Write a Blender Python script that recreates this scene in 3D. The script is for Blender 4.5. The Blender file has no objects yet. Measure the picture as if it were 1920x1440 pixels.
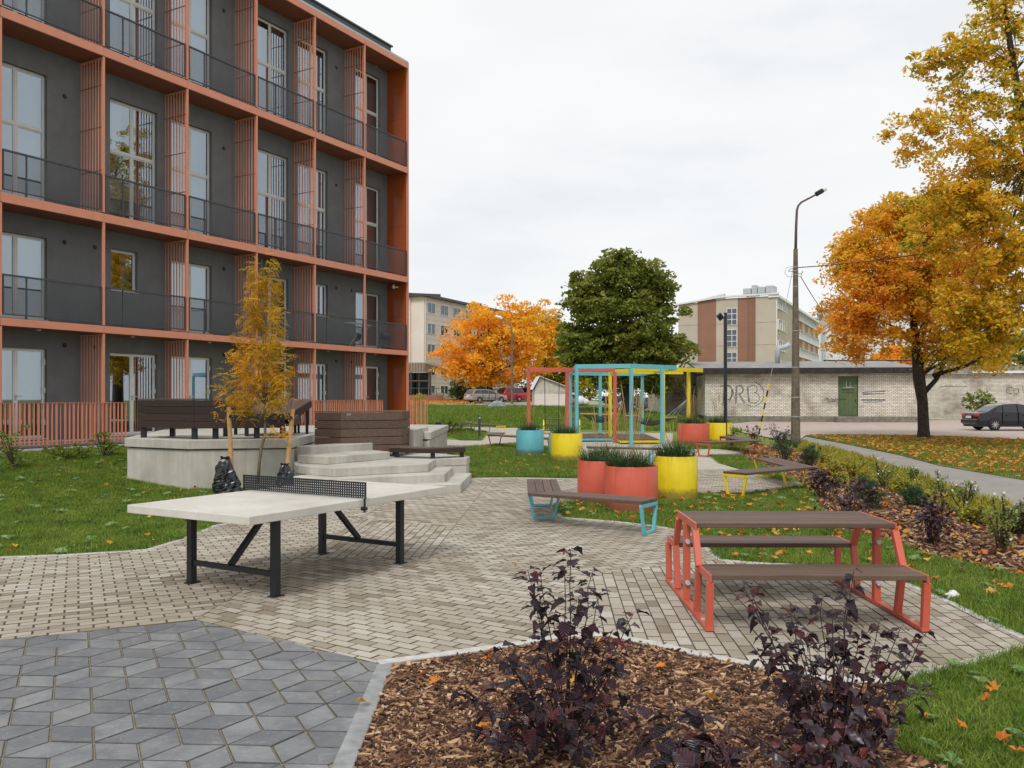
import bpy, math, random
import numpy as np
from mathutils import Vector, Matrix
random.seed(7); rng = np.random.default_rng(7)
SC = bpy.context.scene
COL = SC.collection
# ------------------------------------------------------------------ camera, sky, sun, exposure
CH, FPX, HY = 1.7, 1600.0, 748.0        # eye height; focal length and horizon row of the 1920 px photograph
cam_d = bpy.data.cameras.new('camera'); cam = bpy.data.objects.new('camera', cam_d); COL.objects.link(cam)
cam.location = (0, 0, CH); cam.rotation_euler = (math.radians(90), 0, 0)
cam_d.sensor_width = 36; cam_d.lens = 30; cam_d.shift_y = 28/1920
cam_d.clip_start = 0.1; cam_d.clip_end = 1500
SC.camera = cam
SUN_EL, SUN_AZ = 50, -165                # azimuth measured from +Y towards +X
w = bpy.data.worlds.new('World'); SC.world = w; w.use_nodes = True
nt = w.node_tree; nt.nodes.clear()
N = nt.nodes.new
out = N('ShaderNodeOutputWorld'); mix = N('ShaderNodeMixShader'); b1 = N('ShaderNodeBackground'); b2 = N('ShaderNodeBackground')
sky = N('ShaderNodeTexSky'); sky.sky_type = 'NISHITA'; sky.sun_disc = False
sky.sun_elevation = math.radians(SUN_EL); sky.sun_rotation = math.radians(SUN_AZ)
tc = N('ShaderNodeTexCoord'); mp = N('ShaderNodeMapping'); mp.inputs['Scale'].default_value = (1.0, 1.0, 3.2); mp.inputs['Rotation'].default_value = (0.25, 0.12, 0.4)
nz = N('ShaderNodeTexNoise'); nz.inputs['Scale'].default_value = 2.3; nz.inputs['Detail'].default_value = 6; nz.inputs['Roughness'].default_value = .55
rp = N('ShaderNodeValToRGB'); rp.color_ramp.elements[0].position = .33; rp.color_ramp.elements[1].position = .66
rp.color_ramp.elements[0].color = (.77, .795, .82, 1); rp.color_ramp.elements[1].color = (.90, .90, .90, 1)
e = rp.color_ramp.elements.new(.47); e.color = (.85, .86, .87, 1)
L = nt.links.new
L(tc.outputs['Generated'], mp.inputs['Vector']); L(mp.outputs[0], nz.inputs['Vector']); L(nz.outputs['Fac'], rp.inputs[0]); L(rp.outputs[0], b2.inputs[0])
L(sky.outputs[0], b1.inputs[0]); b1.inputs[1].default_value = .08; b2.inputs[1].default_value = 1.03
mix.inputs[0].default_value = .94
L(b1.outputs[0], mix.inputs[1]); L(b2.outputs[0], mix.inputs[2]); L(mix.outputs[0], out.inputs[0])
sd = bpy.data.lights.new('sun', 'SUN'); sun = bpy.data.objects.new('sun', sd); COL.objects.link(sun)
sd.energy = 1.9; sd.angle = math.radians(16); sd.color = (1, .965, .91)
az, el = math.radians(SUN_AZ), math.radians(SUN_EL)
sun.rotation_euler = Vector((math.sin(az)*math.cos(el), math.cos(az)*math.cos(el), math.sin(el))).to_track_quat('Z', 'Y').to_euler()
sun.location = (-20, -10, 40)
SC.view_settings.view_transform = 'Standard'; SC.view_settings.look = 'None'; SC.view_settings.exposure = 0.12; SC.view_settings.gamma = 1
SC.view_settings.use_curve_mapping = False
SC.render.engine = 'CYCLES'
SC.cycles.max_bounces = 8; SC.cycles.transparent_max_bounces = 16

# ------------------------------------------------------------------ measuring helpers
def G(px, py, z=0.0):                   # ground point seen at a photograph pixel, on the level z
    Y = FPX*(CH-z)/(py-HY); return ((px-960)*Y/FPX, Y)
def AT(px, py, Y):                      # point at depth Y
    return Vector(((px-960)*Y/FPX, Y, CH-(py-HY)*Y/FPX))
def sstep(a, b, x):
    t = min(1, max(0, (x-a)/(b-a))); return t*t*(3-2*t)
KX, KY = -4.265, 35.0                   # front corner of the apartment building
UX, UY = -.49, -.872                    # along its facade, towards the camera
OX, OY = .872, -.49                     # outwards from the facade
def T(x, y):                            # height of the ground
    d = (x-KX)*OX+(y-KY)*OY; u = (x-KX)*UX+(y-KY)*UY
    zl = .46*sstep(3+5.5*sstep(8, 11, u), 1.2, d)*sstep(-1.5, 1, u)
    r = np.interp(y, [46, 52, 60, 70, 85, 97, 115, 150, 300], [0, .12, .42, .72, 1.05, 1.28, 1.62, 2.0, 2.2])
    return max(zl, float(r)*(1-.75*sstep(9.5, 15, x)))
def clip(poly, planes):                 # Sutherland-Hodgman; plane = (nx, ny, c): keep nx*x+ny*y <= c
    for nx, ny, c in planes:
        if not poly: return []
        o = []; n = len(poly)
        dd = [nx*p[0]+ny*p[1]-c for p in poly]
        for i in range(n):
            a, b = poly[i], poly[(i+1) % n]; da, db = dd[i], dd[(i+1) % n]
            if da <= 0: o.append(a)
            if (da < 0 < db) or (db < 0 < da):
                t = da/(da-db); o.append((a[0]+(b[0]-a[0])*t, a[1]+(b[1]-a[1])*t))
        poly = o
    return poly
def area(p):
    return .5*sum(p[i][0]*p[(i+1) % len(p)][1]-p[(i+1) % len(p)][0]*p[i][1] for i in range(len(p)))
def ccw(p): return p if area(p) > 0 else p[::-1]
def planes_of(p):                       # outward half planes of a convex polygon
    p = ccw(p); r = []
    for i in range(len(p)):
        a, b = p[i], p[(i+1) % len(p)]; nx, ny = b[1]-a[1], a[0]-b[0]; l = math.hypot(nx, ny) or 1
        r.append((nx/l, ny/l, (nx*a[0]+ny*a[1])/l))
    return r
def inside(poly, x, y):
    c = False; n = len(poly); j = n-1
    for i in range(n):
        xi, yi = poly[i]; xj, yj = poly[j]
        if (yi > y) != (yj > y) and x < (xj-xi)*(y-yi)/(yj-yi)+xi: c = not c
        j = i
    return c
def halfp(pt, deg, side):               # half plane through pt along deg; side +1 keeps the left of the direction
    a = math.radians(deg); nx, ny = math.sin(a), -math.cos(a)
    if side < 0: nx, ny = -nx, -ny
    return (nx, ny, nx*pt[0]+ny*pt[1])

# ------------------------------------------------------------------ mesh builder
def tag(o, label=None, cat=None, group=None, kind=None):
    if label: o['label'] = label
    if cat: o['category'] = cat
    if group: o['group'] = group
    if kind: o['kind'] = kind
    return o
def empty(name, loc=(0, 0, 0), rz=0, label=None, cat=None, group=None):
    o = bpy.data.objects.new(name, None); COL.objects.link(o); o.location = loc; o.rotation_euler = (0, 0, rz); o.empty_display_size = .1
    return tag(o, label, cat, group)
def link(me, name, parent=None, loc=(0, 0, 0), rot=(0, 0, 0), scale=(1, 1, 1)):
    o = bpy.data.objects.new(name, me); COL.objects.link(o); o.parent = parent
    o.location = loc; o.rotation_euler = rot; o.scale = scale
    return o
class MB:
    def __init__(s): s.v = []; s.f = []; s.m = []
    def add(s, vs, fs, mi=0):
        b = len(s.v); s.v += [tuple(v) for v in vs]; s.f += [tuple(i+b for i in f) for f in fs]; s.m += [mi]*len(fs); return s
    def box(s, x0, x1, y0, y1, z0, z1, mi=0, M=None):
        vs = [(x, y, z) for z in (z0, z1) for x, y in ((x0, y0), (x1, y0), (x1, y1), (x0, y1))]
        if M is not None: vs = [M @ Vector(v) for v in vs]
        return s.add(vs, [(3, 2, 1, 0), (4, 5, 6, 7), (0, 1, 5, 4), (1, 2, 6, 5), (2, 3, 7, 6), (3, 0, 4, 7)], mi)
    def bar(s, a, b, w, h, mi=0, up=(0, 0, 1)):     # box along a-b; w sideways, h along up
        a, b, up = Vector(a), Vector(b), Vector(up); d = (b-a).normalized(); sd = d.cross(up)
        if sd.length < 1e-4: sd = d.cross(Vector((1, 0, 0)))
        sd.normalize(); u = sd.cross(d)
        vs = [p+sd*sx*w/2+u*su*h/2 for p in (a, b) for sx, su in ((-1, -1), (1, -1), (1, 1), (-1, 1))]
        return s.add(vs, [(0, 1, 2, 3), (7, 6, 5, 4), (0, 4, 5, 1), (1, 5, 6, 2), (2, 6, 7, 3), (3, 7, 4, 0)], mi)
    def prism(s, poly, z0, z1, mi=0):
        p = ccw(list(poly)); n = len(p)
        return s.add([(x, y, z0) for x, y in p]+[(x, y, z1) for x, y in p],
                     [tuple(range(n-1, -1, -1)), tuple(range(n, 2*n))]+[(i, (i+1) % n, n+(i+1) % n, n+i) for i in range(n)], mi)
    def tube(s, pts, rad, n=8, cap=True, mi=0):
        pts = [Vector(p) for p in pts]; k = len(pts)
        if not hasattr(rad, '__len__'): rad = [rad]*k
        vs = []; ref = Vector((0, 0, 1)) if abs((pts[-1]-pts[0]).normalized().z) < .9 else Vector((1, 0, 0))
        for i, p in enumerate(pts):
            d = (pts[min(i+1, k-1)]-pts[max(i-1, 0)]).normalized(); a = d.cross(ref)
            if a.length < 1e-4: a = d.cross(Vector((0, 1, 0)))
            a.normalize(); b = d.cross(a)
            vs += [p+(a*math.cos(2*math.pi*j/n)+b*math.sin(2*math.pi*j/n))*rad[i] for j in range(n)]
        fs = [(i*n+j, (i+1)*n+j, (i+1)*n+(j+1) % n, i*n+(j+1) % n) for i in range(k-1) for j in range(n)]
        if cap: fs += [tuple(range(n)), tuple(range((k-1)*n+n-1, (k-1)*n-1, -1))]
        return s.add(vs, fs, mi)
    def lathe(s, prof, n=24, c=(0, 0), mi=0):        # prof: (r, z) from bottom to top
        vs = [(c[0]+r*math.cos(2*math.pi*j/n), c[1]+r*math.sin(2*math.pi*j/n), z) for r, z in prof for j in range(n)]
        fs = [(i*n+j, i*n+(j+1) % n, (i+1)*n+(j+1) % n, (i+1)*n+j) for i in range(len(prof)-1) for j in range(n)]
        return s.add(vs, fs, mi)
    def mesh(s, name, mats, smooth=False):
        me = bpy.data.meshes.new(name); me.from_pydata(s.v, [], s.f)
        if not isinstance(mats, (list, tuple)): mats = [mats]
        for m in mats: me.materials.append(m)
        if len(mats) > 1: me.polygons.foreach_set('material_index', s.m)
        if smooth: me.polygons.foreach_set('use_smooth', [True]*len(s.f))
        me.update(); return me
    def build(s, name, mats, parent=None, bevel=0, smooth=False, seg=1, loc=(0, 0, 0), rot=(0, 0, 0)):
        o = link(s.mesh(name, mats, smooth), name, parent, loc, rot)
        if bevel:
            m = o.modifiers.new('bevel', 'BEVEL'); m.width = bevel; m.segments = seg; m.limit_method = 'ANGLE'; m.angle_limit = math.radians(40)
        return o
def np_mesh(name, V, F, mat, parent=None, smooth=False):   # V (n,3), F (m,k)
    me = bpy.data.meshes.new(name); k = F.shape[1]
    me.vertices.add(len(V)); me.vertices.foreach_set('co', V.astype(np.float32).ravel())
    me.loops.add(F.size); me.loops.foreach_set('vertex_index', F.astype(np.int32).ravel())
    me.polygons.add(len(F)); me.polygons.foreach_set('loop_start', np.arange(0, F.size, k, dtype=np.int32)); me.polygons.foreach_set('loop_total', np.full(len(F), k, np.int32))
    if smooth: me.polygons.foreach_set('use_smooth', [True]*len(F))
    for m in (mat if isinstance(mat, (list, tuple)) else [mat]): me.materials.append(m)
    me.update(calc_edges=True); me.validate()
    o = bpy.data.objects.new(name, me); COL.objects.link(o); o.parent = parent; return o

# ------------------------------------------------------------------ materials
class Mat:
    def __init__(s, name, col=(.5, .5, .5), rough=.7, metal=0, spec=.5):
        s.m = bpy.data.materials.new(name); s.m.use_nodes = True; s.t = s.m.node_tree; s.b = s.t.nodes['Principled BSDF']
        s.b.inputs['Base Color'].default_value = (*col, 1); s.b.inputs['Roughness'].default_value = rough
        s.b.inputs['Metallic'].default_value = metal; s.b.inputs['Specular IOR Level'].default_value = spec
    def n(s, t, **k):
        o = s.t.nodes.new('ShaderNode'+t)
        for a, v in k.items():
            if a in o.inputs: o.inputs[a].default_value = v
            else: setattr(o, a, v)
        return o
    def l(s, a, b): s.t.links.new(a, b)
    def co(s, kind='Object', scale=(1, 1, 1), rot=(0, 0, 0)):
        c = s.n('TexCoord'); m = s.n('Mapping'); m.inputs['Scale'].default_value = scale; m.inputs['Rotation'].default_value = rot
        s.l(c.outputs[kind], m.inputs[0]); return m.outputs[0]
    def world(s, scale=(1, 1, 1), rot=(0, 0, 0)):
        g = s.n('NewGeometry'); m = s.n('Mapping'); m.inputs['Scale'].default_value = scale; m.inputs['Rotation'].default_value = rot
        s.l(g.outputs['Position'], m.inputs[0]); return m.outputs[0]
    def noise(s, vec, scale, detail=4, rough=.55):
        o = s.n('TexNoise'); o.inputs['Scale'].default_value = scale; o.inputs['Detail'].default_value = detail; o.inputs['Roughness'].default_value = rough
        s.l(vec, o.inputs['Vector']); return o.outputs['Fac']
    def ramp(s, fac, stops):
        r = s.n('ValToRGB'); els = r.color_ramp.elements
        for i, (p, c) in enumerate(stops):
            e = els[i] if i < 2 else els.new(p)
            e.position = p; e.color = (*c, 1)
        s.l(fac, r.inputs[0]); return r.outputs[0]
    def mixc(s, fac, a, b, mode='MIX'):
        m = s.n('MixRGB'); m.blend_type = mode
        for i, v in ((0, fac), (1, a), (2, b)):
            if hasattr(v, 'is_linked') or hasattr(v, 'links'): s.l(v, m.inputs[i])
            elif i == 0: m.inputs[0].default_value = v
            else: m.inputs[i].default_value = (*v, 1)
        return m.outputs[0]
    def math(s, op, a, b=0.0):
        m = s.n('Math'); m.operation = op
        for i, v in ((0, a), (1, b)):
            if hasattr(v, 'links'): s.l(v, m.inputs[i])
            else: m.inputs[i].default_value = v
        return m.outputs[0]
    def col(s, o): s.l(o, s.b.inputs['Base Color']); return s
    def bump(s, h, strength=.3, dist=.01):
        b = s.n('Bump'); b.inputs['Strength'].default_value = strength; b.inputs['Distance'].default_value = dist
        s.l(h, b.inputs['Height']); s.l(b.outputs[0], s.b.inputs['Normal']); return s
    def rnd(s):                          # a different number for every piece, be it an island or an object
        g = s.n('NewGeometry'); o = s.n('ObjectInfo')
        return s.math('FRACT', s.math('ADD', s.math('MULTIPLY', g.outputs['Random Per Island'], 7.13), o.outputs['Random']))
def speck(name, c1, c2, scale=8, rough=.8, bump=.2, dist=.004, bscale=None, detail=6, spec=.3, big=None):
    M = Mat(name, c1, rough, spec=spec); v = M.world()
    f = M.ramp(M.noise(v, scale, detail, .65), [(.32, c1), (.68, c2)])
    if big: f = M.mixc(M.ramp(M.noise(v, big[0], 3), [(.4, (0, 0, 0)), (.65, (1, 1, 1))]), f, big[1])
    M.col(f)
    if bump: M.bump(M.noise(v, bscale or scale*4, 6, .7), bump, dist)
    return M.m
def paint(name, c, rough=.36, wear=.035, dirt=0):
    M = Mat(name, c, rough, spec=.45); v = M.co('Object')
    d = tuple(x*(1-wear*3) for x in c); l = tuple(min(1, x*(1+wear)) for x in c)
    cc = M.ramp(M.noise(v, 3.5, 6, .65), [(.3, d), (.55, c), (.8, l)])
    if dirt:                             # splashed soil at the foot, a few scuffs
        sz = M.n('SeparateXYZ'); M.l(v, sz.inputs[0]); h = M.math('ADD', sz.outputs['Z'], M.math('MULTIPLY', M.noise(v, 14, 5, .7), -.22))
        cc = M.mixc(M.math('MULTIPLY', M.ramp(h, [(.0, (1, 1, 1)), (.10, (0, 0, 0))]), .7), cc, (.12, .085, .05))
        cc = M.mixc(M.math('MULTIPLY', M.math('GREATER_THAN', M.noise(M.co('Object', (1, 1, 7)), 9, 6, .75), .67), .35), cc, (.45, .40, .34))
        cc = M.mixc(M.math('MULTIPLY', M.ramp(M.noise(M.co('Object', (9, 9, .7)), 2, 4), [(.5, (0, 0, 0)), (.8, (1, 1, 1))]), .25), cc, tuple(x*.45 for x in c))
    M.col(cc)
    M.l(M.math('ADD', M.math('MULTIPLY', M.noise(v, 9, 4), .25), rough-.12), M.b.inputs['Roughness'])
    M.bump(M.noise(v, 60, 3), .04, .002); return M.m
def plank(name, c1, c2, axis=0):
    M = Mat(name, c1, .62, spec=.35); sc = [14, 14, 14]; sc[axis] = .9
    v = M.co('Object', tuple(sc)); n = M.noise(v, 2.2, 8, .7)
    r = M.rnd(); base = M.ramp(n, [(.3, c1), (.7, c2)])
    k = M.math('ADD', M.math('MULTIPLY', r, .35), .82)
    cc = M.n('CombineColor'); [M.l(k, cc.inputs[i]) for i in range(3)]
    M.col(M.mixc(1.0, base, cc.outputs[0], 'MULTIPLY')); M.bump(M.noise(v, 6, 6, .7), .25, .002); return M.m

m_red = paint('coral_red_paint', (.54, .105, .062)); m_blue = paint('sky_blue_paint', (.13, .44, .50)); m_yel = paint('yellow_paint', (.78, .60, .015))
m_pred = paint('planter_coral', (.58, .105, .06), dirt=1); m_pblue = paint('planter_blue', (.13, .44, .50), dirt=1); m_pyel = paint('planter_yellow', (.78, .60, .015), dirt=1)
m_black = paint('black_steel', (.012, .014, .02), .45)
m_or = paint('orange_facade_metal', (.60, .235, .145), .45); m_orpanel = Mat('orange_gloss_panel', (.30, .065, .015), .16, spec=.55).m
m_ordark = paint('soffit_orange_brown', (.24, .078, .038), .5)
m_wood = plank('brown_composite_plank', (.078, .046, .032), (.14, .092, .067)); m_woody = plank('brown_composite_plank_y', (.075, .042, .032), (.135, .085, .066), 1)
m_wooddk = plank('dark_brown_plank', (.026, .016, .013), (.046, .028, .021)); m_woodz = plank('brown_plank_any', (.10, .058, .043), (.15, .098, .078), 1)
m_pole = speck('stake_wood', (.42, .23, .09), (.58, .36, .16), 12, .7, .3)
m_rail = Mat('dark_grey_metal', (.045, .05, .058), .45, spec=.5).m
def rendermat():
    M = Mat('grey_render', (.12, .12, .12), .9, spec=.3); v = M.world(); c = M.ramp(M.noise(v, 2.2, 6, .6), [(.3, (.125, .126, .130)), (.7, (.158, .159, .165))])
    st = M.ramp(M.noise(M.world((3.5, 3.5, .22)), 1.6, 6, .7), [(.52, (0, 0, 0)), (.78, (1, 1, 1))])
    M.col(M.mixc(M.math('MULTIPLY', st, .35), c, (.19, .19, .19))); M.bump(M.noise(v, 180, 6, .7), .35, .004); return M.m
m_render = rendermat()
m_frame = paint('pale_window_frame', (.55, .55, .53), .4, .03)
m_white = paint('white_frame', (.72, .72, .70), .4, .03)
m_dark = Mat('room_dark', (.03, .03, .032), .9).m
m_bag = Mat('black_plastic', (.008, .01, .014), .28, spec=.6).m
m_rubber = Mat('tyre_rubber', (.012, .012, .012), .8).m
m_alloy = Mat('alloy', (.5, .5, .5), .35, .7).m
m_galv = paint('galvanised', (.42, .45, .48), .35)
def concrete():
    M = Mat('pale_concrete', (.45, .44, .41), .8, spec=.3); v = M.world(); vz = M.world((3, 3, .35))
    c = M.ramp(M.noise(v, 1.6, 6, .6), [(.3, (.40, .38, .335)), (.6, (.52, .50, .45)), (.8, (.60, .58, .53))])
    c = M.mixc(M.math('MULTIPLY', M.ramp(M.noise(vz, 2.0, 6, .7), [(.35, (0, 0, 0)), (.8, (1, 1, 1))]), .5), c, (.25, .23, .185))
    vo = M.n('TexVoronoi'); vo.inputs['Scale'].default_value = 26; M.l(v, vo.inputs['Vector'])
    pit = M.math('LESS_THAN', vo.outputs['Distance'], .10)
    msk = M.math('GREATER_THAN', M.noise(v, 11, 2), .56)
    pit = M.math('MULTIPLY', pit, msk)
    c = M.mixc(pit, c, (.12, .115, .10)); M.col(c); M.bump(M.math('SUBTRACT', M.noise(v, 40, 6, .7), pit), .25, .004); return M.m
m_conc = concrete()
def ttop():
    M = Mat('terrazzo_table_top', (.5, .48, .44), .6, spec=.35); v = M.world()
    c = M.ramp(M.noise(v, 1.3, 5, .6), [(.3, (.50, .475, .425)), (.7, (.64, .615, .56))])
    c = M.mixc(M.math('MULTIPLY', M.ramp(M.noise(v, 4.5, 8, .72), [(.48, (0, 0, 0)), (.72, (1, 1, 1))]), .4), c, (.36, .33, .28))
    c = M.mixc(M.math('MULTIPLY', M.math('GREATER_THAN', M.noise(M.world((1, 1, 1)), 140, 2), .62), .25), c, (.3, .28, .25))
    M.col(c); M.bump(M.noise(v, 90, 4), .08, .002); return M.m
m_top = ttop()
def paver(name, stops, tint, gap=False):
    M = Mat(name, stops[0][1], .85, spec=.25); v = M.world(); r = M.rnd()
    c = M.ramp(r, stops)
    c = M.mixc(M.math('MULTIPLY', M.ramp(M.noise(v, .55, 5, .6), [(.42, (0, 0, 0)), (.66, (1, 1, 1))]), .5), c, tint)
    n = M.noise(v, 34, 8, .75); k = M.math('ADD', M.math('MULTIPLY', n, .55), .72)
    cc = M.n('CombineColor'); [M.l(k, cc.inputs[i]) for i in range(3)]
    c = M.mixc(1.0, c, cc.outputs[0], 'MULTIPLY')
    M.col(c); M.bump(M.noise(v, 220, 5, .7), .3, .003); return M
Mp = paver('beige_paver', [(.0, (.215, .18, .135)), (.09, (.265, .228, .178)), (.2, (.335, .298, .24)), (.6, (.385, .348, .288)), (1., (.46, .425, .37))], (.25, .21, .155))
m_pav = Mp.m
def slate():
    M = Mat('blue_grey_paver', (.15, .16, .18), .7, spec=.35); v = M.world(); r = M.rnd()
    c = M.ramp(r, [(.0, (.135, .139, .146)), (.5, (.178, .182, .188)), (1., (.235, .239, .243))])
    st = M.ramp(M.noise(M.world((9, 34, 1), (0, 0, .45)), 2.2, 7, .75), [(.56, (0, 0, 0)), (.72, (1, 1, 1))])
    c = M.mixc(M.math('MULTIPLY', st, .85), c, (.42, .425, .435))
    c = M.mixc(M.math('MULTIPLY', M.ramp(M.noise(v, 4, 6, .7), [(.42, (0, 0, 0)), (.62, (1, 1, 1))]), .6), c, (.105, .11, .125))
    c = M.mixc(M.math('MULTIPLY', M.ramp(M.noise(v, 7.3, 8, .75), [(.55, (0, 0, 0)), (.70, (1, 1, 1))]), .5), c, (.33, .335, .34))
    c = M.mixc(M.math('MULTIPLY', M.ramp(M.noise(v, 1.1, 6, .7), [(.5, (0, 0, 0)), (.75, (1, 1, 1))]), .35), c, (.25, .235, .205))
    vo = M.n('TexVoronoi'); vo.inputs['Scale'].default_value = 13; M.l(v, vo.inputs['Vector'])
    c = M.mixc(M.math('MULTIPLY', M.math('LESS_THAN', vo.outputs['Distance'], .055), .5), c, (.55, .55, .54))
    M.col(c); M.bump(M.noise(v, 160, 6, .7), .3, .003); return M.m
m_slate = slate()
m_sand = speck('joint_sand', (.17, .14, .095), (.31, .265, .19), 60, .95, .4, .004, 200)
m_joint = speck('dark_joint_sand', (.085, .066, .046), (.165, .130, .092), 60, .95, .4, .004, 200)
m_curb = speck('kerb_concrete', (.40, .39, .365), (.56, .545, .51), 14, .85, .3, .003, 90)
m_curbdk = speck('grey_kerb', (.20, .205, .21), (.33, .335, .335), 10, .85, .3, .003, 90)
m_soil = speck('lawn_soil', (.05, .065, .018), (.10, .12, .03), 9, .95, .5, .02, 40)
m_grassfar = speck('grass_ground', (.085, .15, .018), (.15, .22, .03), 3.5, .95, .6, .03, 30, big=(.35, (.19, .21, .04)))
m_mulchbed = speck('mulch_bed', (.05, .025, .016), (.16, .085, .05), 40, .95, .7, .02, 90)
def asphalt(name, a, b, leafy=0):
    M = Mat(name, a, .85, spec=.3); v = M.world(); c = M.ramp(M.noise(v, 1.1, 7, .65), [(.3, a), (.7, b)])
    c = M.mixc(M.math('MULTIPLY', M.math('GREATER_THAN', M.noise(v, 55, 3), .6), .35), c, tuple(x*1.5 for x in b))
    M.col(c); M.bump(M.noise(v, 120, 5, .7), .3, .004); return M.m
m_path = asphalt('grey_footpath', (.215, .20, .185), (.30, .28, .26)); m_road = asphalt('sandy_asphalt_road', (.34, .275, .235), (.46, .385, .335))
m_roadfar = asphalt('far_road', (.26, .24, .22), (.36, .33, .30))
# ------------------------------------------------------------------ foliage materials
def leafmat(name, stops, rough=.5, trans=.3, big=None, spec=.3, scale=.25):
    M = Mat(name, stops[0][1], rough, spec=spec); r = M.rnd(); v = M.world()
    f = M.math('ADD', M.math('MULTIPLY', r, .6), M.math('MULTIPLY', M.math('SUBTRACT', M.noise(v, scale, 4, .6), .3), 1.0))
    c = M.ramp(f, stops)
    if big: c = M.mixc(M.ramp(M.noise(v, big[0], 2), [(.45, (0, 0, 0)), (.62, (1, 1, 1))]), c, big[1])
    M.col(c)
    tr = M.n('BsdfTranslucent'); M.l(c, tr.inputs[0]); mx = M.n('MixShader'); mx.inputs[0].default_value = trans
    o = M.t.nodes['Material Output']; M.l(M.b.outputs[0], mx.inputs[1]); M.l(tr.outputs[0], mx.inputs[2]); M.l(mx.outputs[0], o.inputs[0])
    return M.m
lf_grass = leafmat('grass_blade', [(.08, (.05, .095, .010)), (.42, (.125, .21, .02)), (.75, (.235, .32, .04)), (1, (.44, .40, .12))], .5, .3, scale=1.6)
lf_maple = leafmat('maple_orange_leaf', [(.05, (.30, .28, .02)), (.25, (.66, .45, .03)), (.5, (.92, .54, .05)), (.75, (.95, .48, .08)), (1, (.92, .32, .06))], .5, .55, scale=.35)
lf_maple2 = leafmat('maple_gold_leaf', [(.08, (.13, .18, .02)), (.30, (.36, .34, .03)), (.46, (.80, .56, .04)), (.78, (.92, .55, .06)), (1, (.95, .42, .06))], .5, .55, scale=.30)
lf_orange = leafmat('far_orange_leaf', [(.05, (.60, .44, .03)), (.4, (.90, .56, .04)), (.7, (.95, .44, .04)), (1, (.92, .27, .06))], .5, .5, scale=.16)
lf_yellowgreen = leafmat('yellow_green_leaf', [(.1, (.16, .19, .02)), (.5, (.40, .36, .03)), (.9, (.72, .46, .03))], .5, .45, scale=.12)
lf_green = leafmat('chestnut_leaf', [(.1, (.11, .15, .025)), (.5, (.205, .245, .042)), (.8, (.34, .34, .065)), (1, (.66, .42, .08))], .45, .45, scale=.3)
lf_dkgreen = leafmat('dark_green_leaf', [(.1, (.05, .10, .03)), (.6, (.11, .17, .04)), (1, (.20, .26, .08))], .5, .35)
lf_rowan = leafmat('rowan_leaf', [(.1, (.22, .25, .02)), (.4, (.60, .40, .02)), (.75, (.80, .42, .03)), (1, (.75, .27, .07))], .5, .5, scale=1.1)
lf_ninebark = leafmat('dark_purple_leaf', [(.1, (.026, .018, .026)), (.45, (.052, .030, .042)), (.72, (.085, .028, .032)), (1, (.20, .024, .022))], .33, .2, spec=.6, scale=6)
lf_pine = leafmat('pine_needle', [(.1, (.015, .04, .018)), (.6, (.04, .085, .035)), (1, (.085, .14, .05))], .55, .15, scale=4)
lf_pot = leafmat('pale_green_leaf', [(.1, (.10, .15, .03)), (.6, (.22, .27, .06)), (1, (.36, .32, .08))], .55, .3, scale=4)
lf_spirea = leafmat('yellow_spirea_leaf', [(.1, (.12, .17, .02)), (.5, (.32, .32, .03)), (.8, (.45, .30, .04)), (1, (.5, .14, .03))], .55, .3, scale=2)
lf_sed = leafmat('planter_grass', [(.1, (.02, .06, .022)), (.6, (.05, .11, .035)), (1, (.20, .22, .07))], .5, .25, scale=5)
lf_straw = leafmat('straw_stem', [(.1, (.36, .23, .09)), (1, (.58, .42, .20))], .7, .2)
lf_fallen = leafmat('fallen_leaf', [(.1, (.42, .10, .02)), (.4, (.60, .24, .03)), (.65, (.62, .36, .05)), (.85, (.45, .28, .15)), (1, (.22, .10, .04))], .6, .2, scale=9)
lf_fern = leafmat('fern_leaf', [(.1, (.08, .16, .02)), (.6, (.20, .28, .04)), (1, (.34, .34, .05))], .5, .35, scale=5)
nbm = lf_ninebark.node_tree; _c = nbm.nodes.new('ShaderNodeTexCoord'); _s = nbm.nodes.new('ShaderNodeSeparateXYZ'); nbm.links.new(_c.outputs['Object'], _s.inputs[0])
def _m(op, x, y=0.0):
    m_ = nbm.nodes.new('ShaderNodeMath'); m_.operation = op
    for i_, v_ in ((0, x), (1, y)):
        if hasattr(v_, 'links'): nbm.links.new(v_, m_.inputs[i_])
        else: m_.inputs[i_].default_value = v_
    return m_.outputs[0]
_v = _m('SINE', _m('MULTIPLY', _m('SUBTRACT', _s.outputs['X'], _m('MULTIPLY', _m('ABSOLUTE', _s.outputs['Y']), .9)), 44.0))   # leaf veins
_b = nbm.nodes.new('ShaderNodeBump'); _b.inputs['Strength'].default_value = .55; _b.inputs['Distance'].default_value = .02; nbm.links.new(_v, _b.inputs['Height']); nbm.links.new(_b.outputs[0], nbm.nodes['Principled BSDF'].inputs['Normal'])
m_bark = speck('dark_bark', (.025, .02, .016), (.075, .06, .045), 9, .95, .9, .02, 22)
m_barklt = speck('young_bark', (.11, .08, .05), (.20, .16, .10), 14, .85, .4, .003)
m_twig = speck('brown_twig', (.05, .03, .02), (.10, .06, .04), 20, .8, 0)
def chipmat():
    M = Mat('bark_chip', (.2, .1, .06), .8, spec=.25); r = M.rnd()
    M.col(M.ramp(r, [(0, (.028, .014, .010)), (.35, (.075, .035, .023)), (.62, (.18, .088, .046)), (.86, (.35, .20, .11)), (1, (.55, .39, .24))])); return M.m
m_chip = chipmat()

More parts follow.
